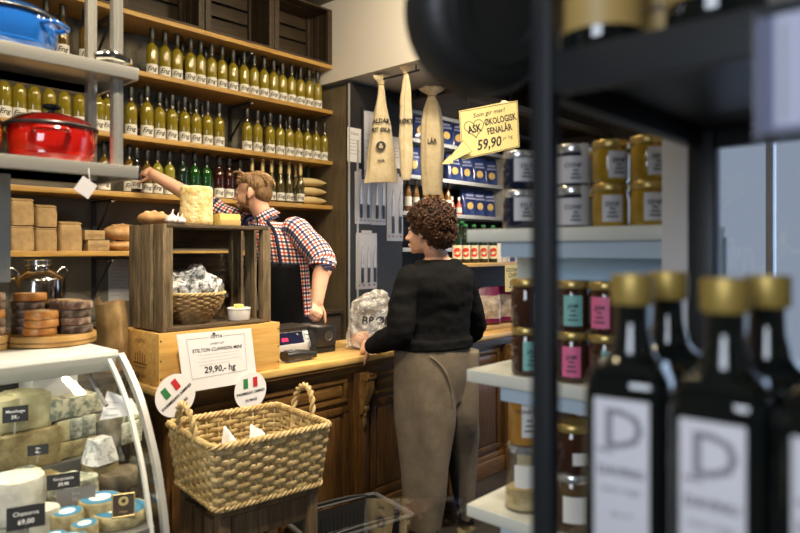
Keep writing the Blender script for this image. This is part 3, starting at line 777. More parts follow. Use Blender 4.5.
mb.build('nail_heads', M('dark_nail', (.05, .04, .03), .5, .6), t)

# printed price sheet taped to the front of the box
Yp = 2.330
def pz(px, py): return atY(px, py, Yp)
TL, TR, BR, BL = pz(176.5, 334.5), pz(251, 328), pz(257, 381), pz(184, 393)
rgt = (TR-TL).normalized(); upv = (TL-BL).normalized()
t = thing('price_sheet', 'white printed price sheet for stilton taped to the pine box', 'price sign', ((TL+BR)/2)*1)
mb = MB(); mb.prism([BL, BR, TR, TL], (0, -.0012, 0)); sh_ = mb.build('sheet', Paper, t)
def P2(u, v, o=.0022): # u across, v down, 0..1
    a = TL.lerp(TR, u); b = BL.lerp(BR, u); q = a.lerp(b, v); q.y -= o; return q
mb = MB()
def line(u0, v0, u1, v1, th=.0013):
    a, b = P2(u0, v0), P2(u1, v1); d = (b-a).normalized(); n = V((-d.z, 0, d.x))*th/2
    mb.prism([a-n, b-n, b+n, a+n], (0, -.0002, 0))
for q in ((.11, .10, .41, .095), (.59, .092, .89, .088), (.11, .10, .12, .79), (.12, .79, .87, .76), (.87, .76, .89, .088)): line(*q)
for k in range(4): line(.22, .40+.058*k, .80-.12*(k == 3)-.03*(k % 2), .385+.058*k, .0008)
mb.build('border', InkG, sh_)
mb = MB(); rx = (P2(.9, .5)-P2(.1, .5)).normalized(); ux = V((-rx.z, 0, rx.x))
mb.text('STILTON CLAWSON MINI', .0195, P2(.5, .315), rx, ux, 0, bold=.015); mb.text('29,90,- hg', .036, P2(.5, .665), rx, ux, 0, bold=.02)
mb.text('LAGRET OST', .011, P2(.5, .215), rx, ux); mb.text('OSTTA', .017, P2(.5, .095), rx, ux, 0, bold=.02)
q = P2(.47, .04); mb.box(q, (.012, .0004, .008)); mb.build('lettering', Ink, sh_)

# round parmesan signs
Gr, Rd = M('flag_green', (.03, .20, .06), .6), M('flag_red', (.52, .02, .03), .6)
def parm(label, px, py, r, tilt, Y=2.326):
    c = atY(px, py, Y)
    t = thing('round_price_sign', label, 'price sign', c, 0, 'round parmesan signs')
    R = Matrix.Rotation(-tilt, 3, 'Y'); rx = R @ V((1, 0, 0)); ux = R @ V((0, 0, 1))
    mb = MB(); mb.lathe([(0, 0), (r, 0), (r, .0015), (0, .0015)], 40, M=Matrix.Translation(c) @ Matrix.Rotation(PI/2, 4, 'X')); dk = mb.build('disc', Paper, t)
    o = c+V((0, -.0026, 0))
    for s, m, nm in ((-1, Gr, 'green_stripe'), (1, Rd, 'red_stripe')):
        q = o+ux*r*.42+rx*s*r*.30; mb = MB(); a = rx*r*.14; b = ux*r*.26
        mb.prism([q-a-b, q+a-b, q+a+b, q-a+b], (0, -.0003, 0)); mb.build(nm, m, dk)
    mb = MB(); mb.text('PARMESAN 24MND', r*.205, o-ux*r*.10, rx, ux, 0, bold=.025); mb.text('39,90HG', r*.2, o-ux*r*.50, rx, ux, 0, bold=.025)
    mb.build('lettering', Ink, dk)
parm('round white parmesan sign with flag stripes, tilted, left of the price sheet', 175.5, 395.5, .083, math.radians(36))
parm('round white parmesan sign with flag stripes, level, right below the price sheet', 250.5, 390.5, .079, math.radians(3), 2.322)

# ---------------------------------------------------------------- weathered crate with contents
KX0, KX1, KY0, KY1, KZ0 = 1.235, 1.745, 2.395, 2.690, WZ1+.001
crate('wooden_crate', 'weathered open crate standing on the pine box on the counter', ((KX0+KX1)/2, (KY0+KY1)/2, KZ0), KX1-KX0, KY1-KY0, .425, (W_crate, W_crateH), nsl=3, g=.028)
KZ = KZ0+.425+.001; FLOORZ = KZ0+.0155
# wicker bowl
def ring_pts(rf, z, n, amp, ph, N):
    P, Nn = [], []
    for i in range(n):
        a = 2*PI*i/n; d = V((math.cos(a), math.sin(a), 0)); P.append(d*(rf+amp*math.sin(N*a/1.0+ph))+V((0, 0, z))); Nn.append(d)
    return P, Nn
c = atY(189.5, 318, 2.53); c = V((c.x, 2.525, FLOORZ))
t = thing('wicker_bowl', 'round brown wicker bowl inside the weathered crate', 'basket', c)
mb = MB(); NR = 12
for k in range(NR):
    u = (k+.5)/NR; rf = .078+.062*math.sin(u*PI/2); P, Nn = ring_pts(rf, .006+u*.115, 120, .003, PI*(k % 2), 15); mb.strip(P, Nn, .0115, .004)
for k in range(30):
    a = 2*PI*k/30; mb.tube([V((math.cos(a)*(.078+.062*math.sin(u*PI/2)), math.sin(a)*(.078+.062*math.sin(u*PI/2)), .003+u*.12)) for u in (0, .25, .5, .75, 1)], .002, 5)
mb.build('woven_side', WickD, t, world=False)
mb = MB()
for ph in (0, PI): mb.tube([V((math.cos(a)*(.140+.004*math.cos(22*a+ph)), math.sin(a)*(.140+.004*math.cos(22*a+ph)), .124+.004*math.sin(22*a+ph))) for a in [2*PI*i/160 for i in range(160)]], .0048, 6, closed=True)
mb.build('rim', Wick, t, world=False)
mb = MB(); mb.lathe([(0, 0), (.08, 0), (.082, .006), (0, .006)], 30); mb.build('base', WickD, t, world=False)
Foilp = M('silver_printed_wrap', (.09, .09, .09), .25, col2=(.66, .66, .66), scale=60, lo=.40, hi=.56, bump=.6, bscale=16, coat=.4)
spots = [((.0, -.055, .135), (.060, .045, .040), .3, 'front middle'), ((-.075, -.035, .135), (.045, .04, .036), -.4, 'front left'), ((.072, -.03, .135), (.045, .042, .040), .9, 'front right'),
         ((-.045, .03, .165), (.055, .045, .042), .2, 'upper left'), ((.03, .03, .19), (.055, .045, .040), -.5, 'topmost'), ((.085, .04, .140), (.035, .04, .034), .2, 'rear right'), ((-.085, .05, .13), (.04, .045, .036), .8, 'rear left')]
for (o, r, rz, nm) in spots:
    o = (o[0]*1.15, o[1]*1.15, o[2]*1.03); r = tuple(q*1.15 for q in r)
    mb = MB(); mb.box((0, 0, 0), (r[0]*1.7, r[1]*1.7, r[2]*1.7), Matrix.Rotation(rz, 4, 'Z') @ Matrix.Rotation(rz*.7, 4, 'Y') @ Matrix.Rotation(.3, 4, 'X'), 0, .012, 2)
    bmesh.ops.subdivide_edges(mb.bm, edges=mb.bm.edges[:], cuts=2, use_grid_fill=True); mb.disp(.014, 26, o[0]*99+o[1]*31); mb.disp(.005, 70, o[0]*9)
    ob = mb.build('wrapped_cheese', Foilp, smooth=True, angle=30); ob.location = c+V(o)
    tag(ob, 'silver printed foil parcel in the wicker bowl, the %s one' % nm, 'parcel', 'foil parcels in the wicker bowl')
# white ramekin with cheese cubes
c = atY(239, 318, 2.45); c = V((c.x, 2.45, FLOORZ))
t = thing('white_ramekin', 'small white ramekin inside the crate holding pale cubes', 'bowl', c)
mb = MB(); mb.lathe([(0, 0), (.044, 0), (.047, .004), (.0495, .052), (.047, .053), (.044, .01), (0, .008)], 32); mb.build('bowl_body', M('white_porcelain', (.82, .80, .74), .15, coat=.4), t, world=False)
mb = MB(); mb.lathe([(.0490, .046), (.0515, .048), (.0515, .053), (.0475, .0545), (.0465, .05)], 32); mb.build('rim', M('white_porcelain', (.8, .8, .8)), t, world=False)
CubeM = M('pale_cheese_cube', (.76, .62, .20), .5, sss=.1)
for i in range(11):
    a = random.random()*2*PI; r = random.uniform(0, .03); z0 = .045 if i < 7 else .060
    if i >= 7: r *= .5
    mb = MB(); mb.box((0, 0, 0), (.017, .016, .015), Matrix.Rotation(random.random()*3, 4, 'Z') @ Matrix.Rotation(random.uniform(-.4, .4), 4, 'X'), 0, .002)
    ob = mb.build('cheese_cube', CubeM); ob.location = c+V((r*math.cos(a), r*math.sin(a), z0))
    tag(ob, 'pale yellow cheese cube heaped in the small white ramekin', 'cheese cube', 'cubes in the white ramekin')
# cheeses and garlic on the crate
Rind = M('golden_cheese_rind', (.62, .42, .13), .75, col2=(.86, .70, .38), scale=34, bump=.7, bscale=55)
c = atY(196.5, 222, 2.48); c = V((c.x, 2.48, KZ))
mb = MB(); mb.lathe([(0, 0), (.062, 0), (.067, .006), (.068, .02), (.066, .08), (.067, .148), (.064, .156), (.056, .160), (0, .160)], 40)
bmesh.ops.subdivide_edges(mb.bm, edges=[e for e in mb.bm.edges if e.calc_length() > .03], cuts=3); mb.disp(.0010, 40, 2)
ob = mb.build('cheese_drum', Rind); ob.location = c; tag(ob, 'tall golden stilton cheese drum standing on the crate', 'cheese')
Blue = M('yellow_blue_cheese', (.72, .56, .17), .6, col2=(.36, .34, .14), scale=30, lo=.52, hi=.68)
c = atY(226, 222, 2.46); c = V((c.x, 2.46, KZ)); t = thing('cheese_piece', 'low cut yellow veined cheese beside the tall drum on the crate', 'cheese', c)
mb = MB(); mb.prism([(-.05, -.035, 0), (.052, -.03, 0), (.05, .035, 0), (-.03, .05, 0)], (0, 0, .05)); mb.disp(.002, 40); mb.build('cut_cheese', Blue, t, world=False)
mb = MB(); mb.box((0, -.0365, .012), (.10, .004, .022), .03, 0, .001); mb.build('rind', M('brown_rind', (.45, .30, .10), .7), t, world=False)
Garl = M('garlic_skin', (.75, .68, .62), .6, col2=(.55, .42, .42), scale=20, stretch=(6, 6, 1))
def garlic(px, Y, lab, r=.026):
    c = atY(px, 222, Y); c = V((c.x, Y, KZ)); t = thing('garlic_bulb', lab, 'garlic', c, 0, 'garlic on the crate')
    mb = MB(); mb.loft([(V((0, 0, 0)), V((r*.4, 0, 0)), V((0, r*.4, 0))), (V((0, 0, r*.4)), V((r, 0, 0)), V((0, r, 0))), (V((0, 0, r*.95)), V((r*.85, 0, 0)), V((0, r*.85, 0))), (V((0, 0, r*1.5)), V((r*.25, 0, 0)), V((0, r*.25, 0)))], 24, fold=lambda th, v: 1+.07*math.cos(7*th)); mb.build('bulb', Garl, t, world=False)
    mb = MB(); mb.tube([(0, 0, r*1.4), (.002, 0, r*1.8), (.006, 0, r*2.3)], [r*.24, r*.14, r*.08], 8, sub=3); mb.build('stalk', Garl, t, world=False)
garlic(172, 2.45, 'upright white garlic bulb on the crate left of the cheese drum')
mb_ = [(177.5, 2.43, 'garlic bulb lying at the front corner of the crate, nearest the cheese drum', .02), (181.5, 2.405, 'smaller garlic bulb at the front edge of the crate', .018)]
for q in mb_: garlic(q[0], q[1], q[2], q[3])
c = atY(154, 222, 2.60); loaf('bread_loaf', 'round brown loaf lying at the left rear of the crate top', (c.x, 2.60, KZ), (.066, .06, .030), M('brown_loaf', (.34, .17, .06), .7, col2=(.56, .34, .15), scale=12, bump=.4))

# ---------------------------------------------------------------- scale, black box, phone
c = atY(300, 333, 2.63); x0, x1 = xY(278, 2.60), xY(312, 2.60)
t = thing('weighing_scale', 'shop scale with red digits on the counter beside the pine box', 'scale', ((x0+x1)/2, 2.68, CZ+.001))
mb = MB(); mb.bx(x0, x1, 2.60, 2.78, CZ+.001, CZ+.06, 0, .006); mb.prism([(x0, 2.60, CZ+.03), (x0, 2.60, CZ+.045), (x0, 2.63, CZ+.125), (x0, 2.66, CZ+.125), (x0, 2.66, CZ+.03)], (x1-x0, 0, 0)); mb.build('housing', M('grey_scale_plastic', (.45, .45, .45), .35), t)
mb = MB(); mb.bx(x0-.02, x1+.03, 2.62, 2.80, CZ+.125, CZ+.14, 0, .004); mb.build('weighing_plate', M('dark_scale_plate', (.06, .05, .045), .3, .5), t)
sl = V((0, .03, .08)).normalized(); nr = V((0, -.08, .03)).normalized()
def slant(u, v, o): return V((x0+(x1-x0)*u, 2.60, CZ+.045))+sl*(.085*v)+nr*o
mb = MB(); mb.prism([slant(.05, .12, .001), slant(.78, .12, .001), slant(.78, .88, .001), slant(.05, .88, .001)], nr*.001); mb.build('display_panel', M('navy_display', (.012, .014, .04), .1, coat=.6), t)
mb = MB(); mb.text('888', .026, slant(.24, .45, .0026), (1, 0, 0), sl, 0, bold=.02); mb.build('red_digits', M('red_led', (.3, 0, .02), .5, emit=(1, .02, .08), es=2.5), t)
mb = MB()
for k in range(3): mb.prism([slant(.84, .15+.25*k, .001), slant(.95, .15+.25*k, .001), slant(.95, .33+.25*k, .001), slant(.84, .33+.25*k, .001)], nr*.003)
mb.text('kg', .014, slant(.62, .75, .0026), (1, 0, 0), sl); mb.build('buttons', M('pale_buttons', (.6, .6, .62), .5), t)
x0, x1 = xY(309.5, 2.60), xY(336, 2.55)
t = thing('receipt_printer', 'black boxy device on the counter under the hand of the man', 'device', ((x0+x1)/2, 2.65, CZ+.001))
DT = 1.035
mb = MB(); mb.bx(x0+.01, x1, 2.55, 2.78, CZ+.035, DT, 0, .006); mb.build('housing', BlackP, t)
mb = MB(); mb.bx(x0, x1+.005, 2.56, 2.78, CZ+.001, CZ+.035, 0, .004); mb.build('base', BlackM, t)
mb = MB(); xm = x0+(x1-x0)*.62; mb.lathe([(.0, 0), (.026, 0), (.028, .003), (.022, .004), (.020, .002), (0, .002)], 28, M=Matrix.Translation((xm, 2.5495, CZ+.085)) @ Matrix.Rotation(PI/2, 4, 'X')); mb.box((xm, 2.547, CZ+.085), (.03, .002, .005), Matrix.Rotation(.8, 4, 'Y')); mb.build('round_emblem', M('dark_grey_plastic', (.06, .055, .05), .3), t)
mb = MB(); mb.bx(x0+.02, x0+.055, 2.56, 2.72, DT, DT+.004); mb.build('paper_slot', M('grey_slot', (.2, .2, .2), .4), t)
# handset
a, b = atY(283, 349, 2.49), atY(311, 350, 2.47)
t = thing('card_terminal', 'dark card terminal lying on the counter in front of the scale', 'device', ((a.x+b.x)/2, 2.47, CZ+.001))
mb = MB(); mb.loft([(V((-.085, 0, .028)), V((0, .035, 0)), V((0, 0, .022))), (V((-.02, 0, .030)), V((0, .036, 0)), V((0, 0, .020))), (V((.05, 0, .024)), V((0, .036, 0)), V((0, 0, .017))), (V((.09, 0, .020)), V((0, .030, 0)), V((0, 0, .016)))], 24, exp=.6); mb.build('terminal_body', BlackP, t, world=False)
mb = MB(); mb.box((-.045, 0, .0505), (.05, .05, .004), Matrix.Rotation(.03, 4, 'Y')); mb.build('screen', M('grey_screen', (.12, .13, .14), .15), t, world=False)
mb = MB()
for i in range(3):
    for j in range(4): mb.box((.0+.016*j, -.016+.016*i, .048-.0016*j), (.011, .011, .006), None, 0, .002)
mb.build('keypad', M('dark_keys', (.05, .05, .055), .5), t, world=False)

# ---------------------------------------------------------------- wooden display stand on the far end of the counter
DX0, DX1, DY0, DY1, DZ = 3.24, 4.45, 2.44, 2.80, 1.345
t = thing('counter_display_stand', 'wooden display stand on the counter right of the woman', 'stand', ((DX0+DX1)/2, 2.62, CZ+.001))
mb = MB(); mb.bx(DX0, DX1, DY0, DY1, DZ-.022, DZ, 0, .004); mb.build('shelf_board', W_top, t)
Gold = M('gilded_wood_post', (.45, .30, .08), .35, col2=(.62, .45, .16), scale=10, coat=.3)
for x in (DX0+.05, DX0+.72, DX1-.05):
    mb = MB(); mb.lathe([(.022, CZ+.001), (.024, CZ+.03), (.014, CZ+.05), (.013, CZ+.2), (.019, CZ+.22), (.013, CZ+.25), (.014, CZ+.38), (.024, CZ+.40), (.022, DZ-.022)], 16, c=(x, DY0+.035, 0)); mb.build('turned_post', Gold, t)
mb = MB(); mb.bx(DX0+.02, DX1-.02, DY1-.02, DY1, CZ+.001, DZ-.022); mb.build('back_board', W_dark, t)
mb = MB(); mb.bx(DX0+.03, DX1, DY0+.03, DY1-.02, CZ+.001, CZ+.03, 0, .004); mb.build('base_board', W_top, t)
# red-label bottles on it
RedL = M('cream_red_label', (.78, .70, .52), .6)
RedE = M('red_label_emblem', (.62, .05, .03), .5)
bp = [(0, 0), (.028, 0), (.030, .005), (.030, .135), (.026, .165), (.014, .19), (.012, .24), (.013, .245)]
def redbottle(pale=False):
    t = thing('lemonade_bottle', 'x', 'bottle', (0, 0, 0), 0, 'red label bottles on the display stand')
    mb = MB(); mb.lathe(bp, 18); mb.build('glass_body', M('green_brown_glass', (.012, .025, .012), .06, coat=.5), t)
    mb = MB(); label_on(mb, .030, .025, .115, '', .03, .07, 0, 1, span=1.35)
    e = .0312
    ew = lambda x, z: V((e*math.sin(x/e), -e*math.cos(x/e), .068+z))
    ro = [mb.bm.verts.new(ew(.027*math.cos(a), .030*math.sin(a))) for a in [2*PI*i/24 for i in range(24)]]; ri = [mb.bm.verts.new(ew(.012*math.cos(a), .010*math.sin(a)-.004)) for a in [2*PI*i/24 for i in range(24)]]
    for i in range(24): mb.face((ro[i], ro[(i+1) % 24], ri[(i+1) % 24], ri[i]), 1)
    mb.build('label', [RedL, RedE], t, normals=False)
    mb = MB(); mb.lathe([(0, .238), (.0145, .238), (.0145, .252), (0, .254)], 14); mb.build('cap', M('green_cap', (.03, .22, .06), .4), t)
    return t
PR = redbottle()
for i, p in enumerate([457, 465.5, 474, 483.5, 493]):
    X = xY(p, 2.56); lab = 'dark bottle with round red emblem on the display stand, %s' % nth(i, 5)
    rz = -math.atan2(X, 2.56)*.9
    if i == 0: PR.location = (X, 2.56, DZ+.001); PR.rotation_euler.z = rz; PR['label'] = lab
    else: copy_tree(PR, (X, 2.56, DZ+.001), rz, lab)
X = xY(462, 2.70); copy_tree(PR, (X, 2.70, DZ+.001), -1, 'dark bottle with round red emblem in the second row behind the others', 1.12)
WB = M('white_carton', (.74, .74, .76), .5); Navy = M('navy_print', (.02, .03, .14), .5)
for (p0, p1, h, lab) in ((501.5, 507, .125, 'narrow pale carton on the display stand beside the red label bottles'), (510, 531, .135, 'white carton with a navy edge at the right of the display stand')):
    x0, x1 = xY(p0, 2.50), xY(p1, 2.50)
    t = thing('white_carton', lab, 'box', ((x0+x1)/2, 2.56, DZ+.001)); mb = MB(); mb.bx(x0, x1, 2.50, 2.62, DZ+.001, DZ+h, 0, .002); mb.build('carton_body', WB, t)
    mb = MB(); mb.bx(x0-.0005, x0+(x1-x0)*.22, 2.4985, 2.50, DZ+.005, DZ+h-.01); mb.build('printed_band', Navy if p0 > 505 else M('grey_print', (.5, .5, .5), .5), t)
# yellow card under the stand edge
a = atY(513, 278, DY0-.004); hw, hh = .095, .090
t = thing('price_card', 'yellow handwritten chips card hanging from the display stand', 'price sign', (a.x, DY0-.004, a.z))
mb = MB(); mb.box(a, (2*hw, .002, 2*hh), None, 0); mb.build('card', Yel, t)
mb = MB(); o = a+V((0, -.0016, 0))
mb.text('GOURMET', .036, o+V((0, 0, .055)), (1, 0, 0), (0, 0, 1), 0, bold=.01, shear=.1); mb.text('CHIPS', .044, o+V((0, 0, .018)), (1, 0, 0), (0, 0, 1), 0, bold=.01, shear=.1); mb.text('59,-', .066, o+V((.0, 0, -.045)), (1, 0, 0), (0, 0, 1), 0, bold=.02, shear=.2)
mb.build('handwriting', Ink, t)
# chips bags
Purp = M('purple_foil', (.16, .012, .075), .3, coat=.5, bump=.5, scale=14)
Clear = M('clear_bag_with_chips', (.30, .22, .17), .35, col2=(.68, .62, .56), scale=22, coat=.5, bump=.5)
def chips():
    t = thing('chips_bag', 'x', 'bag', (0, 0, 0), 0, 'chips bags under the display stand'); w, d, h = .095, .045, .25
    sec = [(0, .95, .10), (.03, 1, .7), (.5, 1, 1), (.78, .95, .75), (.96, .92, .2), (1, .92, .08)]
    S = lambda a, b: [(V((0, 0, h*v)), V((w*x, 0, 0)), V((0, d*y, 0))) for v, x, y in sec if a <= v <= b]
    mb = MB(); mb.loft(S(0, .03)+[(V((0, 0, h*.16)), V((w*1.005, 0, 0)), V((0, d*.8, 0)))], 24, exp=.7); mb.build('purple_base', Purp, t, world=False)
    mb = MB(); mb.loft([(V((0, 0, h*.16)), V((w*1.0, 0, 0)), V((0, d*.8, 0)))]+S(.4, .78), 24, exp=.7); mb.disp(.004, 22, 5); mb.build('clear_window', Clear, t, world=False)
    mb = MB(); mb.loft([(V((0, 0, h*.77)), V((w*.95, 0, 0)), V((0, d*.76, 0)))]+S(.9, 1), 24, exp=.7); mb.build('purple_top', Purp, t, world=False)
    return t
PC = chips(); first = True
for i, (p, Y) in enumerate([(487, 2.53), (504, 2.52), (521, 2.52), (537, 2.52)]):
    X = xY(p, Y); lab = 'purple and clear chips bag below the yellow card, %s of the row' % nth(i, 4)
    if i == 0: PC.location = (X, Y, CZ+.032); PC.rotation_euler.z = -.55; PC['label'] = lab
    else: copy_tree(PC, (X, Y, CZ+.032), -.5-.1*(i % 2), lab)
# small chrome bell next to the woman on the counter
p = atZc = atF(477, 333, 3.75)
p = atY(478, 333, 2.50)
t = thing('chrome_bell', 'small chrome counter bell at the right elbow of the woman', 'bell', (p.x-.1, 2.46, CZ+.001))
mb = MB(); mb.lathe([(0, 0), (.035, 0), (.035, .006), (0, .006)], 24); mb.build('bell_base', BlackP, t, world=False)
mb = MB(); mb.lathe([(.033, .007), (.032, .018), (.024, .032), (.010, .040), (0, .041)], 24); mb.build('dome', Chrome, t, world=False)
mb = MB(); mb.lathe([(0, .041), (.004, .041), (.004, .05), (0, .051)], 10); mb.build('plunger', Chrome, t, world=False)

# ---------------------------------------------------------------- big wicker basket on its stool
BZ0, BZ1 = .592, .815
cor = [V((1.083, 1.80, 0)), V((1.52, 1.752, 0)), V((1.59, 2.147, 0)), V((1.167, 2.2, 0))]
bc = sum(cor, V((0, 0, 0)))/4
bang = math.atan2((cor[1]-cor[0]).y, (cor[1]-cor[0]).x)
hx, hy = .222, .200
t = thing('wicker_basket', 'large square willow basket with two loop handles on a wooden stool', 'basket', (bc.x, bc.y, BZ0), bang-.02)
def rrect(u, hx, hy, rc=.03):
    L = [2*(hx-rc), PI/2*rc, 2*(hy-rc), PI/2*rc]*2; tot = sum(L); d = (u % 1.0)*tot
    segs = [((-hx+rc, -hy), (1, 0)), ((hx-rc, -hy+rc), -PI/2), ((hx, -hy+rc), (0, 1)), ((hx-rc, hy-rc), 0), ((hx-rc, hy), (-1, 0)), ((-hx+rc, hy-rc), PI/2), ((-hx, hy-rc), (0, -1)), ((-hx+rc, -hy+rc), PI)]
    for k in range(8):
        if d <= L[k] or k == 7:
            o, q = segs[k]
            if k % 2 == 0:
                p = V((o[0]+q[0]*d, o[1]+q[1]*d, 0)); n = V((q[1], -q[0], 0)); return p, n
            a = q+d/rc; n = V((math.cos(a), math.sin(a), 0)); return V((o[0], o[1], 0))+n*rc, n
        d -= L[k]
H = BZ1-BZ0
NS = 34; NROW = 11
mb = MB()
for k in range(NROW):
    u = (k+.5)/NROW; s = .90+.10*u; z = .012+u*(H-.03)
    P, Nn = [], []
    for i in range(NS*5):
        p, n = rrect(i/(NS*5), hx*s, hy*s); P.append(p+n*(.0050*math.sin(PI*NS*i/(NS*5)+PI*(k % 2)))+V((0, 0, z+random.uniform(-.0006, .0006)))); Nn.append(n)
    mb.strip(P, Nn, .0172, .0042)
mb.build('woven_side', Wick, t, world=False)
mb = MB()
for i in range(NS):
    p0, n = rrect((i+.5)/NS, hx*.90, hy*.90); p1, n = rrect((i+.5)/NS, hx, hy); mb.tube([p0, p1+V((0, 0, H-.005))], .0042, 6)
mb.build('stakes', Wick, t, world=False)
for nm, zc, sc_, rr, off in (('rim', H-.006, 1.0, .0075, .007), ('foot_rim', .010, .905, .006, .006)):
    mb = MB()
    for ph in (0, 2*PI/3, 4*PI/3):
        P = []
        for i in range(240):
            p, n = rrect(i/240, hx*sc_, hy*sc_); a = 2*PI*26*i/240+ph; P.append(p+n*(off*math.cos(a))+V((0, 0, zc+off*math.sin(a))))
        mb.tube(P, rr*.8, 6, closed=True)
    mb.build(nm, Wick, t, world=False)
mb = MB(); mb.box((0, 0, .008), (2*hx*.89, 2*hy*.89, .008)); mb.build('woven_base', WickD, t, world=False)
for s in (-1, 1):
    mb = MB()
    for ph in (0, PI):
        P = []
        for i in range(49):
            a = PI*i/48; y = .068*math.cos(a); zz = H-.012+.112*math.sin(a)**.8; w = 2*PI*5*i/48+ph
            P.append(V((s*(hx+.002+.012*math.sin(a))+.006*math.cos(w), y+.006*math.sin(w)*math.cos(a), zz+.006*math.sin(w)*math.sin(a))))
        mb.tube(P, .0065, 7)
    mb.tube([(s*(hx-.004), .068, H-.02), (s*(hx-.008), .066, H-.09)], .006, 6); mb.tube([(s*(hx-.004), -.068, H-.02), (s*(hx-.008), -.066, H-.09)], .006, 6)
    mb.build('handle', Wick, t, world=False)
BKM = ROOTM[t.name]
# white paper pieces in the basket
for (o, lab, sz) in (((-.02, .07, .13), 'crumpled white paper packet inside the big willow basket', .055), ((.085, .10, .14), 'small pointed white paper inside the big willow basket, right one', .03)):
    mb = MB(); w = BKM @ V(o)
    mb.prism([(-sz, 0, -sz), (sz*1.2, -.01, -sz*.9), (sz*.9, .0, -.1*sz), (.1*sz, .02, -.05*sz), (-sz*.7, .012, sz*1.1)], (.004, .028, .0))
    bmesh.ops.triangulate(mb.bm, faces=mb.bm.faces[:]); bmesh.ops.subdivide_edges(mb.bm, edges=mb.bm.edges[:], cuts=2); mb.disp(.006, 30, sz*50)
    ob = mb.build('paper_packet', Paper, smooth=False); ob.location = w; ob.rotation_euler.z = -.6; tag(ob, lab, 'paper')
mb = MB(); mb.ell((0, 0, 0), (hx*.8, hy*.8, .055), sub=4); mb.disp(.02, 14, 4)
ob = mb.build('linen_cloth', M('beige_linen', (.42, .34, .22), .9, bump=.4, scale=30)); ob.location = BKM @ V((0, 0, .07)); ob.rotation_euler.z = bang; tag(ob, 'beige linen cloth bunched at the bottom of the big willow basket', 'cloth')
# stool under it
t = thing('wooden_stool', 'weathered slatted wooden stool under the willow basket', 'stool', (bc.x, bc.y, 0), bang-.02)
mb = MB()
for k in range(4): mb.box((0, -.129+.086*k, BZ0-.012), (.37, .082, .022), None, 0, .003)
mb.build('seat_boards', W_grey, t, world=False)
for sx in (-1, 1):
    for sy in (-1, 1):
        mb = MB(); mb.box((sx*.165, sy*.148, (BZ0-.024)/2), (.04, .04, BZ0-.024), None, 0, .004); mb.build('leg', W_grey, t, world=False)
for sy in (-1, 1):
    mb = MB(); mb.box((0, sy*.148, BZ0-.07), (.29, .02, .085), None, 0, .003); mb.build('apron_board', W_grey, t, world=False)
for k in range(3):
    mb = MB(); mb.box((-.178, -.085+.085*k, (BZ0-.024)/2+.02), (.02, .062, BZ0-.10), None, 0, .003); mb.build('side_slat', W_grey, t, world=False)

# ---------------------------------------------------------------- black shopping basket on the floor
t = thing('shopping_basket', 'black plastic shopping basket on the floor at the feet of the woman', 'basket', (1.90, 2.065, 0), -.20)
hx2, hy2, hz = .235, .148, .285
mb = MB(); w3 = []
def quad(a, b, c, d, mi=0): mb.face([mb.bm.verts.new(V(q)) for q in (a, b, c, d)], mi)
mb.box((0, 0, .006), (2*hx2*.84, 2*hy2*.84, .008))
for (z0, z1) in ((.002, .272),):
    s0, s1 = .84+.16*z0/hz, .84+.16*z1/hz
    mb.loft([(V((0, 0, z0)), V((hx2*s0, 0, 0)), V((0, hy2*s0, 0))), (V((0, 0, z1)), V((hx2*s1, 0, 0)), V((0, hy2*s1, 0)))], 40, exp=.25, cap=False, sub=1)
    mb.loft([(V((0, 0, z0)), V((hx2*s0*.985, 0, 0)), V((0, hy2*s0*.98, 0))), (V((0, 0, z1)), V((hx2*s1*.985, 0, 0)), V((0, hy2*s1*.98, 0)))], 40, exp=.25, cap=False, sub=1)
N = 84
for i in range(N):
    p, n = rrect(i/N, 1, 1, .08)
    a = V((p.x*hx2*.86, p.y*hy2*.86, .04)); b = V((p.x*hx2*.97, p.y*hy2*.97, .24)); mb.tube([a, b], .0056, 5)
for z in (.10, .165):
    s0 = (.84+.16*z/hz)*.985
    mb.tube([V((rrect(i/90, 1, 1, .08)[0].x*hx2*s0, rrect(i/90, 1, 1, .08)[0].y*hy2*s0, z)) for i in range(90)], .005, 5, closed=True)
mb.build('slotted_body', BlackP, t, world=False)
mb = MB(); mb.tube([V((rrect(i/90, 1, 1, .12)[0].x*hx2*1.03, rrect(i/90, 1, 1, .12)[0].y*hy2*1.04, hz)) for i in range(90)], .013, 8, closed=True, flat=.6); mb.build('rim', M('grey_black_plastic', (.05, .05, .052), .35), t, world=False)
for s in (-1, 1):
    mb = MB(); mb.tube([(-hx2*.55, s*.012, hz+.012), (-hx2*.5, s*.012, hz+.02), (hx2*.5, s*.012, hz+.02), (hx2*.55, s*.012, hz+.012)], .007, 8, sub=3) if False else mb.tube([(-hx2*.98, s*hy2*.98, hz-.01), (-hx2*.5, s*hy2*1.02, hz+.012), (hx2*.5, s*hy2*1.02, hz+.012), (hx2*.98, s*hy2*.98, hz-.01)], .007, 8, sub=4)
    mb.build('handle', BlackP, t, world=False)
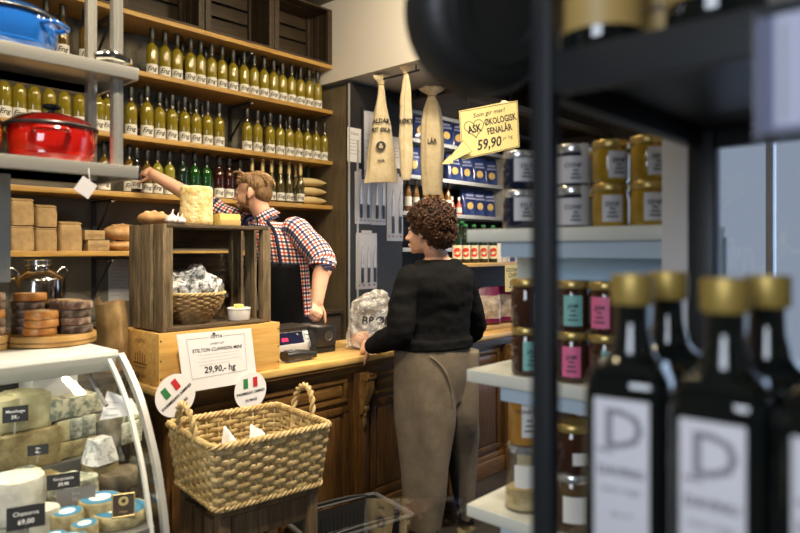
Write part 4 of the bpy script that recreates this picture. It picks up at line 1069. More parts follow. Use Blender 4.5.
# ================================================================ CHEESE DISPLAY COUNTER (left)
GX0, GX1 = -.9, .90
GTZ = 1.118
t = GD = thing('cheese_display', 'white refrigerated cheese counter with curved glass front', 'display counter', (0, 2.2, 0))
Wht = M('white_enamel', (.72, .73, .70), .3, coat=.3)
curve = [(2.02, 1.10), (1.955, 1.05), (1.886, .98), (1.835, .90), (1.79, .815), (1.757, .72), (1.735, .63), (1.72, .52), (1.715, .42)]
mb = MB(); mb.bx(GX0, GX1-.005, 2.02, 2.56, GTZ-.022, GTZ, 0, .004); mb.build('top_slab', Wht, t)
mb = MB(); mb.bx(GX0, GX1-.02, 2.005, 2.03, GTZ-.058, GTZ-.012, 0, .004); mb.build('front_rail', M('grey_green_trim', (.36, .37, .34), .35, .3), t)
mb = MB(); mb.bx(GX0, GX1-.012, 2.52, 2.56, .4, GTZ-.022); mb.build('rear_wall', M('dark_display_back', (.03, .03, .028), .5), t)
mb = MB(); mb.bx(GX0, GX1-.012, 1.74, 2.56, .02, .40, 0, .01); mb.bx(GX0, GX1, 1.70, 2.56, .38, .44, 0, .006); mb.build('base_cabinet', Wht, t)
# stepped deck inside
DK = [(1.735, 1.955, .658), (1.955, 2.20, .675), (2.20, 2.515, .75)]
mb = MB()
for y0, y1, z in DK: mb.bx(GX0+.01, GX1-.03, y0, y1, .44, z)
mb.build('stepped_deck', M('steel_deck', (.30, .30, .29), .35, .6), t)
# glass
GL = thin('display_glass', (.97, .985, .98), 1.45, .02)
mb = MB(); cc = catmull([V((0, y, z)) for y, z in curve], 3)
rows = [[mb.bm.verts.new(V((x, p.y, p.z))) for p in cc] for x in (GX0, GX1-.012)]
for i in range(len(cc)-1): mb.face((rows[0][i], rows[0][i+1], rows[1][i+1], rows[1][i]))
mb.build('curved_glass', GL, t)
mb = MB(); side = [V((GX1-.010, p.y, p.z)) for p in cc]+[V((GX1-.010, 2.52, .42)), V((GX1-.010, 2.52, 1.09))]
mb.face([mb.bm.verts.new(p) for p in side]); mb.build('side_glass', GL, t)
# curved white end frame
def bent_bar(off, w, tk, xx, m, nm):
    mb = MB(); pts = []
    for i, p in enumerate(cc):
        a = cc[max(i-1, 0)]; b = cc[min(i+1, len(cc)-1)]; d = (b-a).normalized(); n = V((0, d.z, -d.y)); pts.append((p+n*off, n))
    ring = [[mb.bm.verts.new(V((xx+sx*w/2, q.y+n.y*s2*tk/2, q.z+n.z*s2*tk/2))) for sx, s2 in ((-1, -1), (1, -1), (1, 1), (-1, 1))] for q, n in pts]
    for i in range(len(ring)-1):
        for k in range(4): mb.face((ring[i][k], ring[i][(k+1) % 4], ring[i+1][(k+1) % 4], ring[i+1][k]))
    mb.face(ring[0]); mb.face(ring[-1][::-1]); mb.build(nm, m, t)
bent_bar(0, .017, .022, GX1, Alu, 'end_frame')
bent_bar(0, .011, .012, GX1-.040, M('pale_seal', (.62, .62, .56), .4), 'glass_seal')
mb = MB(); mb.tube([(GX1-.085, 2.10, 1.09), (GX1-.07, 2.05, 1.02), (GX1-.06, 1.98, .96)], .006, 10, sub=5); mb.build('support_arm', M('dull_grey_metal', (.22, .22, .21), .6), t)
mb = MB(); mb.bx(GX0+.05, GX1-.1, 2.10, 2.15, GTZ-.045, GTZ-.0225); mb.build('lamp_strip', M('cool_lamp', (.9, .9, .85), .4, emit=(1, .95, .82), es=1.5), t)

# helper to place things on a deck by pixel
def on(px, py, Z):
    f = (EYE-Z)*FOC/(py-HOR); return atF(px, py, f)
CR = {}
def cheese(name, label, m, kind, c, dims, rz=0, mats=None, noise_=.003, top=None):
    """kind: drum | block | half"""
    t = thing(name, label, 'cheese', c, rz)
    mb = MB()
    if kind == 'drum':
        r, h = dims; mb.lathe([(0, 0), (r*.94, 0), (r, h*.08), (r, h*.9), (r*.95, h), (0, h)], 36)
        if h > .05: bmesh.ops.subdivide_edges(mb.bm, edges=[e for e in mb.bm.edges if e.calc_length() > .03], cuts=2)
    elif kind == 'block':
        mb.box((0, 0, dims[2]/2), dims, None, 0, .006)
        bmesh.ops.subdivide_edges(mb.bm, edges=mb.bm.edges[:], cuts=3, use_grid_fill=True)
    elif kind == 'half':
        r, h = dims; pts = [(r*math.cos(a), r*math.sin(a), 0) for a in [PI*k/16 for k in range(17)]]
        mb.prism(pts, (0, 0, h)); bmesh.ops.subdivide_edges(mb.bm, edges=mb.bm.edges[:], cuts=1)
    elif kind == 'pyramid':
        w, h = dims
        mb.loft([(V((0, 0, 0)), V((w, 0, 0)), V((0, w, 0))), (V((0, 0, h)), V((w*.6, 0, 0)), V((0, w*.6, 0)))], 32, exp=.3, sub=4)
    mb.disp(noise_, 30, c[0]*60+c[1]*17)
    for v in mb.bm.verts: v.co.z = max(v.co.z, 0.0)
    mb.build('cheese_body', m, t, world=False, angle=50)
    if top:
        q = MB(); top(q); q.build(top.nm, top.m, t, world=False, angle=50)
    return t
BlueGrey = M('grey_green_mould_rind', (.16, .175, .13), .75, col2=(.60, .60, .48), scale=24, lo=.38, hi=.62, bump=.8, bscale=50)
BlueCut = M('blue_veined_cut', (.17, .21, .16), .6, col2=(.66, .62, .44), scale=34, lo=.42, hi=.56)
YelC = M('ivory_cheese', (.48, .43, .22), .6, col2=(.66, .60, .36), scale=26)
Buff = M('buff_rind', (.24, .19, .085), .75, col2=(.50, .42, .22), scale=26, bump=.5, bscale=45)
BuffD = M('brown_rind_wheel', (.21, .15, .06), .75, col2=(.44, .36, .17), scale=22, bump=.6)
Bloom = M('white_bloomy_rind', (.46, .45, .38), .8, col2=(.62, .61, .54), scale=25, bump=.2)
z1, z2, z3 = DK[0][2]+.001, DK[1][2]+.001, DK[2][2]+.001
def capt(nm, m, fn): fn.nm = nm; fn.m = m; return fn
# rear step: stacks at the left
def stack(name, label, px, py_base, Zb, kind, dims, m, rz=0, **k):
    c = on(px, py_base, Zb); return cheese(name, label, m, kind, (c.x, c.y, Zb), dims, rz, **k)
c0 = on(16, 464, z3)
Y0 = 2.30
def rear(px, z, name, label, kind, dims, m, rz=0, Y=Y0, **k):
    k.setdefault('noise_', .0045)
    X = xY(px, Y); return cheese(name, label, m, kind, (X, Y, z), dims, rz, **k)
rear(14, z3, 'half_cheese', 'big buff half wheel at the lower left of the rear shelf in the cheese display', 'block', (.20, .20, .115), BuffD, .1)
rear(6, z3+.116, 'cheese_block', 'ivory cut cheese on the buff half wheel, nearest the left edge', 'block', (.09, .14, .105), YelC, .1)
rear(27, z3+.116, 'cheese_block', 'ivory cheese block with flecks, right one on the buff half wheel', 'block', (.095, .14, .11), YelC, .05)
X = xY(37, 2.40); t2 = thing('cheese_carton', 'white and blue carton at the rear of the cheese display', 'box', (X, 2.38, z3+.118))
mb = MB(); mb.box((.03, 0, .095), (.15, .10, .075), .1, 0, .003); mb.build('carton_body', M('white_card', (.74, .75, .76), .5), t2, world=False)
mb = MB(); mb.ell((.01, -.01, .133), (.045, .022, .002), Matrix.Rotation(.3, 4, 'Z'), sub=3); mb.build('blue_print', M('blue_print', (.05, .08, .35), .4), t2, world=False)
tb = thing('cheese_block', 'ivory cheese block under the white and blue carton', 'cheese', (X+.03, 2.41, z3)); mb = MB(); mb.box((0, 0, .086), (.12, .10, .168), .1, 0, .005); mb.build('cheese_body', YelC, tb, world=False); mb = MB(); mb.box((0, 0, .004), (.123, .103, .008), .1); mb.build('rind', Buff, tb, world=False)
rear(66, z3, 'blue_cheese_half', 'mottled green cheese half at the bottom of the middle stack', 'block', (.155, .14, .055), Buff, .15)
rear(56, z3+.056, 'blue_cheese_piece', 'pale cut cheese in the middle layer of the middle stack, left', 'block', (.055, .13, .07), YelC, .12)
rear(68, z3+.056, 'blue_cheese_piece', 'grey cut cheese in the middle layer of the middle stack, centre', 'block', (.045, .13, .07), BlueGrey, .12)
rear(80, z3+.056, 'blue_cheese_piece', 'grey cut cheese in the middle layer of the middle stack, right', 'block', (.05, .13, .07), BlueGrey, .12)
rear(68, z3+.127, 'blue_cheese_half', 'long blue veined cheese lying on top of the middle stack', 'block', (.175, .12, .065), BlueCut, .15, noise_=.006)
rear(101, z3, 'dark_cheese', 'dark low cheese behind the flecked white pyramid', 'block', (.09, .12, .10), M('dark_ash_rind', (.07, .06, .045), .8, col2=(.20, .18, .14), scale=24, bump=.4), .1)
rear(100, z2, 'goat_cheese', 'brown cube of cheese under the flecked white pyramid', 'block', (.085, .08, .075), BuffD, .1, Y=2.12)
rear(99.5, z2+.077, 'goat_cheese_pyramid', 'flecked white truncated pyramid cheese in the display', 'pyramid', (.046, .075), M('flecked_white_rind', (.72, .72, .68), .7, col2=(.38, .38, .36), scale=60, lo=.50, hi=.6), .2, Y=2.12)
rear(123, z3, 'cheese_block', 'grey green cheese block at the right end of the rear shelf', 'block', (.08, .12, .075), BlueGrey, .1)
rear(123, z3+.076, 'cheese_block', 'smaller greenish cheese on the block at the right end of the display', 'block', (.075, .10, .055), BlueCut, .2)
# middle step
def mid(px, z, name, label, kind, dims, m, rz=0, Y=2.075, **k): return rear(px, z, name, label, kind, dims, m, rz, Y=Y, **k)
mid(24, z2, 'cheese_slab', 'low orange brown cheese slab behind the white drum', 'block', (.20, .075, .065), BuffD, .15, Y=2.15)
mid(16, z2+.066, 'blue_cheese_half', 'grey veined half cheese on the orange brown slab', 'block', (.12, .065, .03), BlueCut, .2, Y=2.15)
mid(68, z2, 'round_cheese', 'pale mottled round cheese in the middle of the display', 'drum', (.062, .065), BlueGrey, 0)
mid(47, z2, 'cheese_wedge', 'pale cheese wedge left of the mottled round cheese', 'half', (.04, .05), YelC, .4, Y=2.13)
mid(86, z2, 'round_cheese', 'grey round cheese right of the mottled round cheese', 'drum', (.034, .07), BlueGrey, 0, Y=2.03)
mid(118, z2, 'round_cheese', 'dark brown low cheese at the right end of the middle shelf', 'drum', (.06, .05), M('dark_rind', (.10, .075, .045), .7, col2=(.2, .16, .1), scale=20), 0)
# front step
def fro(px, z, name, label, kind, dims, m, rz=0, Y=1.85, **k): return rear(px, z, name, label, kind, dims, m, rz, Y=Y, **k)
fro(17, z2, 'cheese_drum', 'white bloomy cheese drum at the left front of the display', 'drum', (.072, .118), Bloom, 0, noise_=.0015, Y=2.03)
fro(45, z1, 'round_cheese', 'small white and green cheese right of the white drum', 'drum', (.038, .075), Bloom, 0, Y=1.90)
BlueLab = M('blue_cheese_label', (.04, .20, .36), .5); WhLab = M('white_cheese_label', (.75, .77, .78), .5)
def lab_cheese(px, z, r, h, label, Y=1.83, name='camembert'):
    X = xY(px, Y); t = thing(name, label, 'cheese', (X, Y, z), 0, 'blue labelled round cheeses')
    mb = MB(); mb.lathe([(0, 0), (r*.95, 0), (r, .006), (r, h-.006), (r*.95, h), (0, h)], 36); mb.build('cheese_body', Buff, t, world=False)
    mb = MB(); mb.lathe([(r*.5, h+.0005), (r*.86, h+.0005), (r*.86, h+.0015), (r*.5, h+.0015)], 36); mb.build('blue_label_ring', BlueLab, t, world=False)
    mb = MB(); mb.lathe([(0, h+.0005), (r*.5, h+.0005), (r*.5, h+.0016), (0, h+.0016)], 30); mb.build('white_label_centre', WhLab, t, world=False)
    mb = MB(); mb.text('OST', r*.3, (0, 0, h+.0022), (.85, -.5, 0), (.5, .85, 0)); mb.build('label_lettering', BlueLab, t, world=False)
lab_cheese(120, z1, .080, .035, 'large round cheese with a blue ring label at the right front', 1.845)
lab_cheese(104, z1+.0, .070, .035, 'large round cheese with a blue ring label behind the right front one', 1.99) if False else None
lab_cheese(98, z2, .070, .03, 'blue ring labelled cheese on the middle shelf below the pyramid', 1.99) if False else None
lab_cheese(67, z1, .042, .062, 'small tall blue topped cheese left of the large labelled ones', 1.86)
lab_cheese(71, z1, .040, .030, 'small blue topped cheese at the very bottom of the photo', 1.765)
lab_cheese(84.5, z1, .035, .04, 'small blue topped cheese between the tall one and the large one', 1.80)
lab_cheese(55, z1, .028, .04, 'smallest blue topped cheese beside the black tag at the bottom', 1.785)
# wheel behind the labelled ones, on the front step
lab_cheese(100, z1, .058, .062, 'round cheese with a blue ring label half hidden by the brown tag', 1.895)
# black price tags
def tagcard(label, px, py, f_Y, w, h, m=BlackM, txt=('OST', '49,90'), col=None, emblem=False, frame=None, zb=None):
    c = atY(px, py, f_Y); d = V((-c.x, -c.y, 0)).normalized(); r = V((-d.y, d.x, 0)); u = (V((0, 0, 1))-d*.25).normalized()
    t = thing('price_tag', label, 'price tag', c, 0, 'price tags in the cheese display')
    n = r.cross(u)
    mb = MB(); mb.prism([c-r*w/2-u*h/2, c+r*w/2-u*h/2, c+r*w/2+u*h/2, c-r*w/2+u*h/2], -n*.002); mb.build('card', m, t)
    mb = MB(); o = c+n*.0008
    if emblem:
        mb.mesh(text_mesh('O', 'CENTER', .06), Matrix.Translation(o+u*h*.15) @ Matrix(((r.x, u.x, n.x, 0), (r.y, u.y, n.y, 0), (r.z, u.z, n.z, 0), (0, 0, 0, 1))) @ Matrix.Scale(h*.5, 4), 0)
        mb.text('Osten', h*.14, o-u*h*.28, r, u)
        for a, b, c_, d_ in ((-1, -1, 1, -1), (1, -1, 1, 1), (1, 1, -1, 1), (-1, 1, -1, -1)):
            p, q = o+r*a*w*.47+u*b*h*.47, o+r*c_*w*.47+u*d_*h*.47; mb.tube([p, q], .0012, 4)
    else:
        mb.text(txt[0], h*.26, o+u*h*.16, r, u, 0, bold=.01); mb.build('name_lettering', col or Paper, t)
        mb = MB(); mb.text(txt[1], h*.3, o-u*h*.20, r, u, 0, bold=.02)
    mb.build('gold_print' if emblem else 'price_lettering', col or Paper, t)
    zb = zb if zb is not None else c.z-h*1.3
    mb = MB(); mb.tube([c-u*h*.4-n*.003, V((c.x, c.y+.008, zb))], .0025, 5); mb.build('stem', Alu, t)
tagcard('black price tag leaning on the ivory cheese block', 15.5, 414, 2.20, .068, .048, txt=('Manchego', '59,-'))
tagcard('small dark price tag between the half wheel and the slab', 38, 450, 2.09, .055, .03, txt=('Ost', '45,-'))
tagcard('black price tag before the mottled round cheese', 63.5, 481, 1.96, .085, .042, txt=('Gorgonzola', '39,90'))
tagcard('grey price tag right of the mottled round cheese', 76, 496, 1.925, .10, .045, m=M('grey_tag', (.16, .15, .14), .5), txt=('Brie', '32,-'), col=InkG)
tagcard('black price tag in front of the white drum', 26, 517, 1.80, .085, .055, txt=('Chaource', '69,00'))
tagcard('brown framed tag with gold emblem on the labelled cheeses', 123.5, 505, 1.78, .060, .062, m=M('brown_tag', (.06, .04, .025), .4), emblem=True, col=M('gold_print', (.62, .48, .2), .4, .3))
# paper sheet leaning inside at the glass
q = [V((GX1-.035, 1.93, .0)), V((GX1-.015, 2.08, .0))]
a, b, c_, d_ = atF(100, 420, 1.98), atF(138, 414, 1.905), atF(132, 399, 1.935), atF(107, 391, 2.02)
e_ = atF(120, 396, 1.98)
mb = MB(); mb.prism([a, b, c_, e_, d_], (.002, .001, 0));
for k in range(3):
    p0, p1 = a.lerp(d_, .15+.25*k), b.lerp(c_, .15+.25*k); dd = V((-.003, -.003, 0)); mb.tube([p0.lerp(p1, .12)+dd, p0.lerp(p1, .5)+dd], .0009, 4, 1)
tag(mb.build('paper_sheet', [Paper, InkG]), 'white folded sheet leaning inside the curved glass of the cheese display', 'paper')

# ---------------------------------------------------------------- on top of the display: board with flat cheeses
c = on(53.5, 346, GTZ); bcx = V((c.x, c.y+.10, GTZ+.001))+V((RX, RY, 0))*.025
t = thing('cheese_board', 'round thick wooden board on the cheese display top', 'board', bcx)
mb = MB(); mb.lathe([(0, 0), (.136, 0), (.142, .004), (.142, .03), (.139, .035), (0, .035)], 48); mb.build('board_body', W_board, t, world=False)
mb = MB(); mb.tube([V((.1425*math.cos(a), .1425*math.sin(a), .016)) for a in [2*PI*i/60 for i in range(60)]], .0025, 5, closed=True); mb.build('burnt_edge_line', M('burnt_edge', (.20, .09, .02), .6), t, world=False)
Oran = M('orange_rind', (.42, .13, .018), .4, col2=(.60, .30, .08), scale=25, coat=.3)
Brn = M('brown_grey_rind', (.06, .034, .02), .6, col2=(.30, .215, .15), scale=38, lo=.42, hi=.70, bump=.6)
RedC = M('reddish_rind', (.15, .065, .04), .6, col2=(.50, .37, .25), scale=34, lo=.42, hi=.66, bump=.4)
def disc(loc, r, h, m, label, rz=0):
    t = thing('flat_cheese', label, 'cheese', loc, rz, 'flat cheeses on the round board')
    mb = MB(); mb.lathe([(0, 0), (r*.95, 0), (r, h*.14), (r*1.005, h*.5), (r, h*.86), (r*.95, h), (0, h)], 30); mb.disp(.0018, 30, loc[2]*300+loc[0]*50)
    for v in mb.bm.verts: v.co.z = max(0.0003, min(h, v.co.z))
    mb.build('rind', m, t, world=False)
    mb = MB(); mb.lathe([(0, h-.0002), (r*.55, h-.0002), (r*.5, h+.0006), (0, h+.0006)], 20); mb.build('top_face', M('cheese_top_face', (.50, .36, .20), .6), t, world=False)
h = .0255
R_ = V((RX, RY, 0)); F_ = V((FX, FY, 0))
piles = [(-.068, -.005, [Brn, Brn, Brn, Brn, Oran], 'left pile'), (.01, -.075, [Oran, Oran, Oran], 'front pile'), (.085, .0, [Brn, RedC, Brn, RedC], 'right pile'), (.02, .065, [Brn, Brn, Brn, RedC], 'rear pile')]
for (r_, f_, ms, nm) in piles:
    for k, m in enumerate(ms):
        jit = R_*random.uniform(-.005, .005)
        lv = ['bottom', 'second from the bottom', 'third from the bottom', 'fourth from the bottom', 'topmost'][k] if k < len(ms)-1 else 'topmost'
        disc(tuple(bcx+R_*r_+F_*f_+jit+V((0, 0, .036+k*(h+.001)))), .050, h, m, '%s flat cheese of the %s on the round board' % (lv, nm))
# second pile at the very left edge
p = on(-6, 352, GTZ); p.y += .06
t = thing('wooden_block', 'small wooden block at the left edge carrying another pile of cheeses', 'board', (p.x, p.y, GTZ+.001)); mb = MB(); mb.lathe([(0, 0), (.055, 0), (.057, .004), (.057, .041), (.054, .045), (0, .045)], 30); mb.build('block_body', W_board, t, world=False); mb = MB(); mb.tube([V((.0575*math.cos(a), .0575*math.sin(a), .02)) for a in [2*PI*i/40 for i in range(40)]], .002, 5, closed=True); mb.build('burnt_edge_line', M('burnt_edge', (.2, .09, .02)), t, world=False)
for k, m in enumerate([RedC, Brn, Oran, Brn, RedC]): disc((p.x, p.y, GTZ+.047+k*(h+.001)), .047, h, m, '%s flat cheese of the pile at the left edge of the photo' % ['bottom', 'second lowest', 'middle', 'second highest', 'topmost'][k])
# little side table between the display and the counter
t = thing('side_table', 'narrow dark side table hidden between cheese display and counter', 'table', (1.065, 2.66, 0))
mb = MB(); mb.bx(.945, 1.180, 2.48, 2.85, .925, .95, 0, .003); mb.build('table_top', W_dark, t)
for x in (.965, 1.16):
    for y in (2.5, 2.83):
        mb = MB(); mb.bx(x-.015, x+.015, y-.015, y+.015, 0, .925); mb.build('leg', W_dark, t)
# brown wrapping paper standing behind the board
p = on(114, 345, GTZ)
t = thing('paper_bag', 'open brown paper bag between the cheese display and the pine box', 'paper bag', (1.125, 2.60, .951), .5)
mb = MB(); mb.loft([(V((0, 0, 0)), V((.058, 0, 0)), V((0, .035, 0))), (V((0, 0, .15)), V((.064, 0, 0)), V((0, .036, 0))), (V((0, .005, .27)), V((.066, 0, .005)), V((0, .028, 0)))], 32, exp=.4, cap=False, sub=5); mb.disp(.007, 16, 3); mb.build('bag_body', Kraft, t, world=False, angle=60)
mb = MB(); mb.prism([(-.06, .028, .26), (-.01, .034, .265), (-.035, .032, .295)], (0, .002, 0)); mb.build('torn_flap', Kraft, t, world=False)

# ---------------------------------------------------------------- hanging steel rack with enamel pots
KRX, KY0r, KY1r = .917, 1.93, 2.245
ZU, ZL = 1.985, 1.685
t = thing('steel_rack', 'hanging steel shelf rack above the cheese display', 'rack', (.2, 2.08, GTZ+.001))
for z, nm in ((ZU, 'upper_shelf'), (ZL, 'lower_shelf')):
    mb = MB(); mb.bx(-.7, KRX-.01, KY0r+.01, KY1r-.01, z-.008, z-.0005); mb.bx(-.7, KRX, KY0r, KY0r+.012, z-.038, z, 0, .004); mb.bx(-.7, KRX, KY1r-.012, KY1r, z-.038, z, 0, .004); mb.bx(KRX-.012, KRX, KY0r+.012, KY1r-.012, z-.038, z, 0, .004)
    for x in (-.3, .1, .5): mb.bx(x, x+.03, KY0r+.012, KY1r-.012, z-.03, z-.008)
    mb.build(nm, RackS, t)
for y in (1.975, 2.165):
    mb = MB(); mb.box((.868, y, (ZL-.03+ZC)/2), (.030, .030, ZC-ZL+.03), None, 0, .004)
    mb.box((.868, y-.0152, (ZL+ZC)/2), (.006, .002, ZC-ZL-.06)); mb.build('post', RackS, t)
mb = MB(); mb.bx(.20, xY(11, 2.15), 2.15, 2.20, 1.335, ZL-.03, 0, .003); mb.build('support_plate', M('grey_painted_steel', (.34, .34, .32), .4, .3), t)
mb = MB(); q = atF(112, 54, 1.98); mb.tube([V((.80, 1.965, ZU+.015)), V((.84, 1.955, ZU+.028)), V((.885, 1.955, ZU+.022))], [.012, .017, .012], 10, sub=4); mb.lathe([(0, 0), (.015, 0), (.013, .014), (0, .016)], 14, c=(.892, 1.955, ZU+.012)); mb.build('clamp', Chrome, t)
def pot(label, loc, r, hh, m, name='enamel_pot', rz=-.82):
    t = thing(name, label, 'pot', loc, rz)
    mb = MB(); mb.lathe([(0, 0), (r*.86, 0), (r*.92, .008), (r, hh*.55), (r*1.0, hh-.006), (r*.985, hh), (r*.95, hh), (r*.95, .02), (0, .014)], 48); mb.build('pot_body', m, t, world=False)
    mb = MB(); mb.lathe([(r*1.005, hh), (r*1.015, hh+.006), (r*.97, hh+.012), (r*.8, hh+.028), (r*.4, hh+.042), (0, hh+.046)], 48); ld = mb.build('lid', m if False else M('dark_lid_enamel_%s' % m.name, tuple(0.35*c for c in m.node_tree.nodes['Principled BSDF'].inputs['Base Color'].default_value[:3]), .12, coat=.6), t, world=False)
    mb = MB(); mb.tube([V((r*1.012*math.cos(a), r*1.012*math.sin(a), hh+.002)) for a in [2*PI*i/60 for i in range(60)]], .0055, 8, closed=True); mb.build('rim_band', BlackP, t, world=False)
    mb = MB(); mb.lathe([(0, hh+.045), (.011, hh+.045), (.010, hh+.056), (.024, hh+.062), (.026, hh+.069), (.015, hh+.074), (0, hh+.075)], 20); mb.build('lid_knob', BlackP, ld, world=False)
    for s in (-1, 1):
        mb = MB(); mb.tube([(s*r*.97, -.045, hh*.78), (s*(r+.026), -.036, hh*.80), (s*(r+.032), 0, hh*.80), (s*(r+.026), .036, hh*.80), (s*r*.97, .045, hh*.78)], .0075, 8, sub=5); mb.build('handle', m, t, world=False)
    return t
BlueE = M('blue_enamel', (.012, .10, .38), .12, coat=.8); RedE_ = M('red_enamel', (.34, .007, .004), .12, coat=.8); OrE = M('orange_enamel', (.55, .13, .01), .15, coat=.8)
X = xY(51.5, 2.085); pot('red enamel pot with black rim on the lower steel shelf', (X, 2.085, ZL+.001), .122, .105, RedE_, rz=-1.91)
X = xY(2, 2.085); pot('blue enamel pot with dark lid on the upper steel shelf', (X, 2.085, ZU+.001), .142, .10, BlueE)
X = xY(-43, 2.085); pot('orange enamel pot cut by the left edge of the photo', (X, 2.085, ZL+.001), .105, .095, OrE, rz=-1.91)
# paper tag hanging from the lower shelf
c = atY(85.5, 187.5, 1.926); u = V((.55, 0, .83)); r = V((.83, 0, -.55)); s = .024
t = thing('hanging_tag', 'grey white paper tag hanging askew from the lower steel shelf', 'price tag', c)
mb = MB(); mb.prism([c-r*s-u*s, c+r*s-u*s, c+r*s+u*s, c-r*s+u*s], (0, -.001, 0)); mb.build('card', M('grey_tag_paper', (.5, .48, .48), .7), t)
mb = MB(); mb.tube([c+u*s*.9, V((c.x+.01, 1.928, ZL-.02))], .001, 4); mb.build('string', Paper, t)
# ================================================================ HANGING COTTON BAGS
Cot = M('cream_cotton', (.68, .55, .33), .85, col2=(.78, .66, .45), scale=20, bump=.25, bscale=60)
a, b = atF(383, 76, 4.86), atF(413, 63, 4.55)
za = BZ-.012
a = V((3.53, 3.45, BZ-.045)); b = V((3.53, 2.98, BZ-.045))
a = V((3.52, yX(383, 3.52), BZ-.05)); b = V((3.52, yX(414, 3.52), BZ-.05))
t = thing('hanging_rod', 'thin dark rod under the white beam carrying the cotton bags', 'rod', (a+b)/2)
mb = MB(); mb.tube([a+V((0, .08, 0)), b-V((0, .05, 0))], .008, 8); mb.build('rod', BlackM, t)
for q in (a+V((0, .05, 0)), b-V((0, .02, 0))):
    mb = MB(); mb.tube([q, V((q.x, q.y, BZ-.001))], .005, 6); mb.build('bracket', BlackM, t)
def cotton_bag(label, top, px, widths, face=None, ruff=.045, seed=0, words=None, name='cotton_bag'):
    """top: world point of the knot; widths: list of (drop, half width, half depth)"""
    d = V((-top.x, -top.y, 0)).normalized() if face is None else face
    rz = math.atan2(d.x, -d.y)
    t = thing(name, label, 'cloth bag', top, rz, 'cotton bags hanging under the beam')
    mb = MB(); secs = [(V((0, 0, -dz)), V((w, 0, 0)), V((0, dp, 0))) for dz, w, dp in widths]
    mb.loft(secs, 40, fold=lambda th, v: 1+(.10*math.cos(6*th+seed)+.05*math.cos(11*th+2*seed))*(1-.75*v), sub=6); mb.disp(.006, 9, seed)
    mb.build('bag_body', Cot, t, world=False, angle=70)
    mb = MB(); w0 = widths[0][1]
    mb.loft([(V((0, 0, .0)), V((w0, 0, 0)), V((0, w0*.8, 0))), (V((0, 0, .02)), V((w0*1.3, 0, 0)), V((0, w0*1.1, 0))), (V((0, 0, .05)), V((ruff, 0, 0)), V((0, ruff*.8, 0))), (V((.006, 0, .075)), V((ruff*1.15, 0, 0)), V((0, ruff*.7, 0)))], 40, fold=lambda th, v: 1+.22*v*math.cos(5*th+seed)+.15*v*math.cos(9*th), cap=False, sub=4); mb.build('ruffled_top', Cot, t, world=False, angle=70)
    mb = MB(); mb.tube([V((w0*1.15*math.cos(q), w0*1.0*math.sin(q), .006)) for q in [2*PI*i/24 for i in range(24)]], .006, 6, closed=True); mb.build('tie_string', M('string', (.45, .33, .16), .8), t, world=False)
    if words:
        def surf(x, z):
            for (d0, w0_, p0), (d1, w1_, p1) in zip(widths[:-1], widths[1:]):
                if d0 <= -z <= d1:
                    u = (-z-d0)/(d1-d0); w = w0_+(w1_-w0_)*u; p = p0+(p1-p0)*u; return -p*math.sqrt(max(.05, 1-(x/w)**2))*1.05-.013
            return -.04
        for s, sz, z0 in words:
            mb = MB()
            if s == '&':
                me = text_mesh('&', 'CENTER', 0.0)
                mb.lathe([(0, 0), (.036, 0), (.036, .001), (0, .001)], 30, M=Matrix.Translation((0, surf(0, z0)-.006, z0)) @ Matrix.Rotation(PI/2, 4, 'X'), mi=0)
                mb.text('&', .05, (0, surf(0, z0)-.008, z0), (1, 0, 0), (0, 0, 1), 1, bold=.02)
            else:
                mb.text(s, sz, (0, 0, 0), (1, 0, 0), (0, 0, 1), 0, bold=.035, warp=lambda x, y, z0=z0: V((x, surf(x, z0+y), z0+y)), sx=.8)
            mb.build('printed_emblem' if s == '&' else 'printed_word', [Ink, Cot], t, world=False, normals=False)
    return t
f1 = 4.75
k = f1/FOC
top = V((3.52, yX(381, 3.52), BZ-.075))
k = (3.52/ray(381)[0])/FOC
cotton_bag('cream cotton bag with black print hanging nearest the black cabinet', top+V((0, 0, -.02)), 381, [(0, .018, .018), (20*k, 5*k, .04), (45*k, 10*k, .055), (70*k, 13*k, .055), (90*k, 15.5*k, .035), (97*k, 16.5*k, .018)], seed=1,
           words=[('ALDAR', .050, -37*k), ('RIT ØKA', .045, -46*k), ('&', .05, -62*k), ('norsk', .028, -76*k)])
k = (3.52/ray(405)[0])/FOC
top = V((3.52, yX(406, 3.52), BZ-.06))
cotton_bag('slim cream cotton bag hanging in the middle of three', top, 405, [(0, .018, .018), (20*k, 5.5*k, .04), (60*k, 7*k, .05), (90*k, 6.5*k, .045), (105*k, 4*k, .02)], seed=3, words=[('RØKT', .05, -48*k)])
k = 5.05/FOC; top = atF(432, 97, 5.05)
t3 = cotton_bag('cream cotton bag with ruffled top hanging closest to the handwritten sign', top, 432, [(0, .026, .024), (16*k, 9*k, .05), (40*k, 11*k, .06), (70*k, 11*k, .055), (92*k, 9.5*k, .035), (98*k, 9*k, .02)], seed=5, ruff=.075, words=[('LÅR', .05, -46*k)])
mb = MB(); mb.tube([V((0, 0, .05)), V((0, 0, BZ-.112 if False else (2.66-top.z)))], .003, 5); mb.build('hanging_cord', BlackM, t3, world=False)

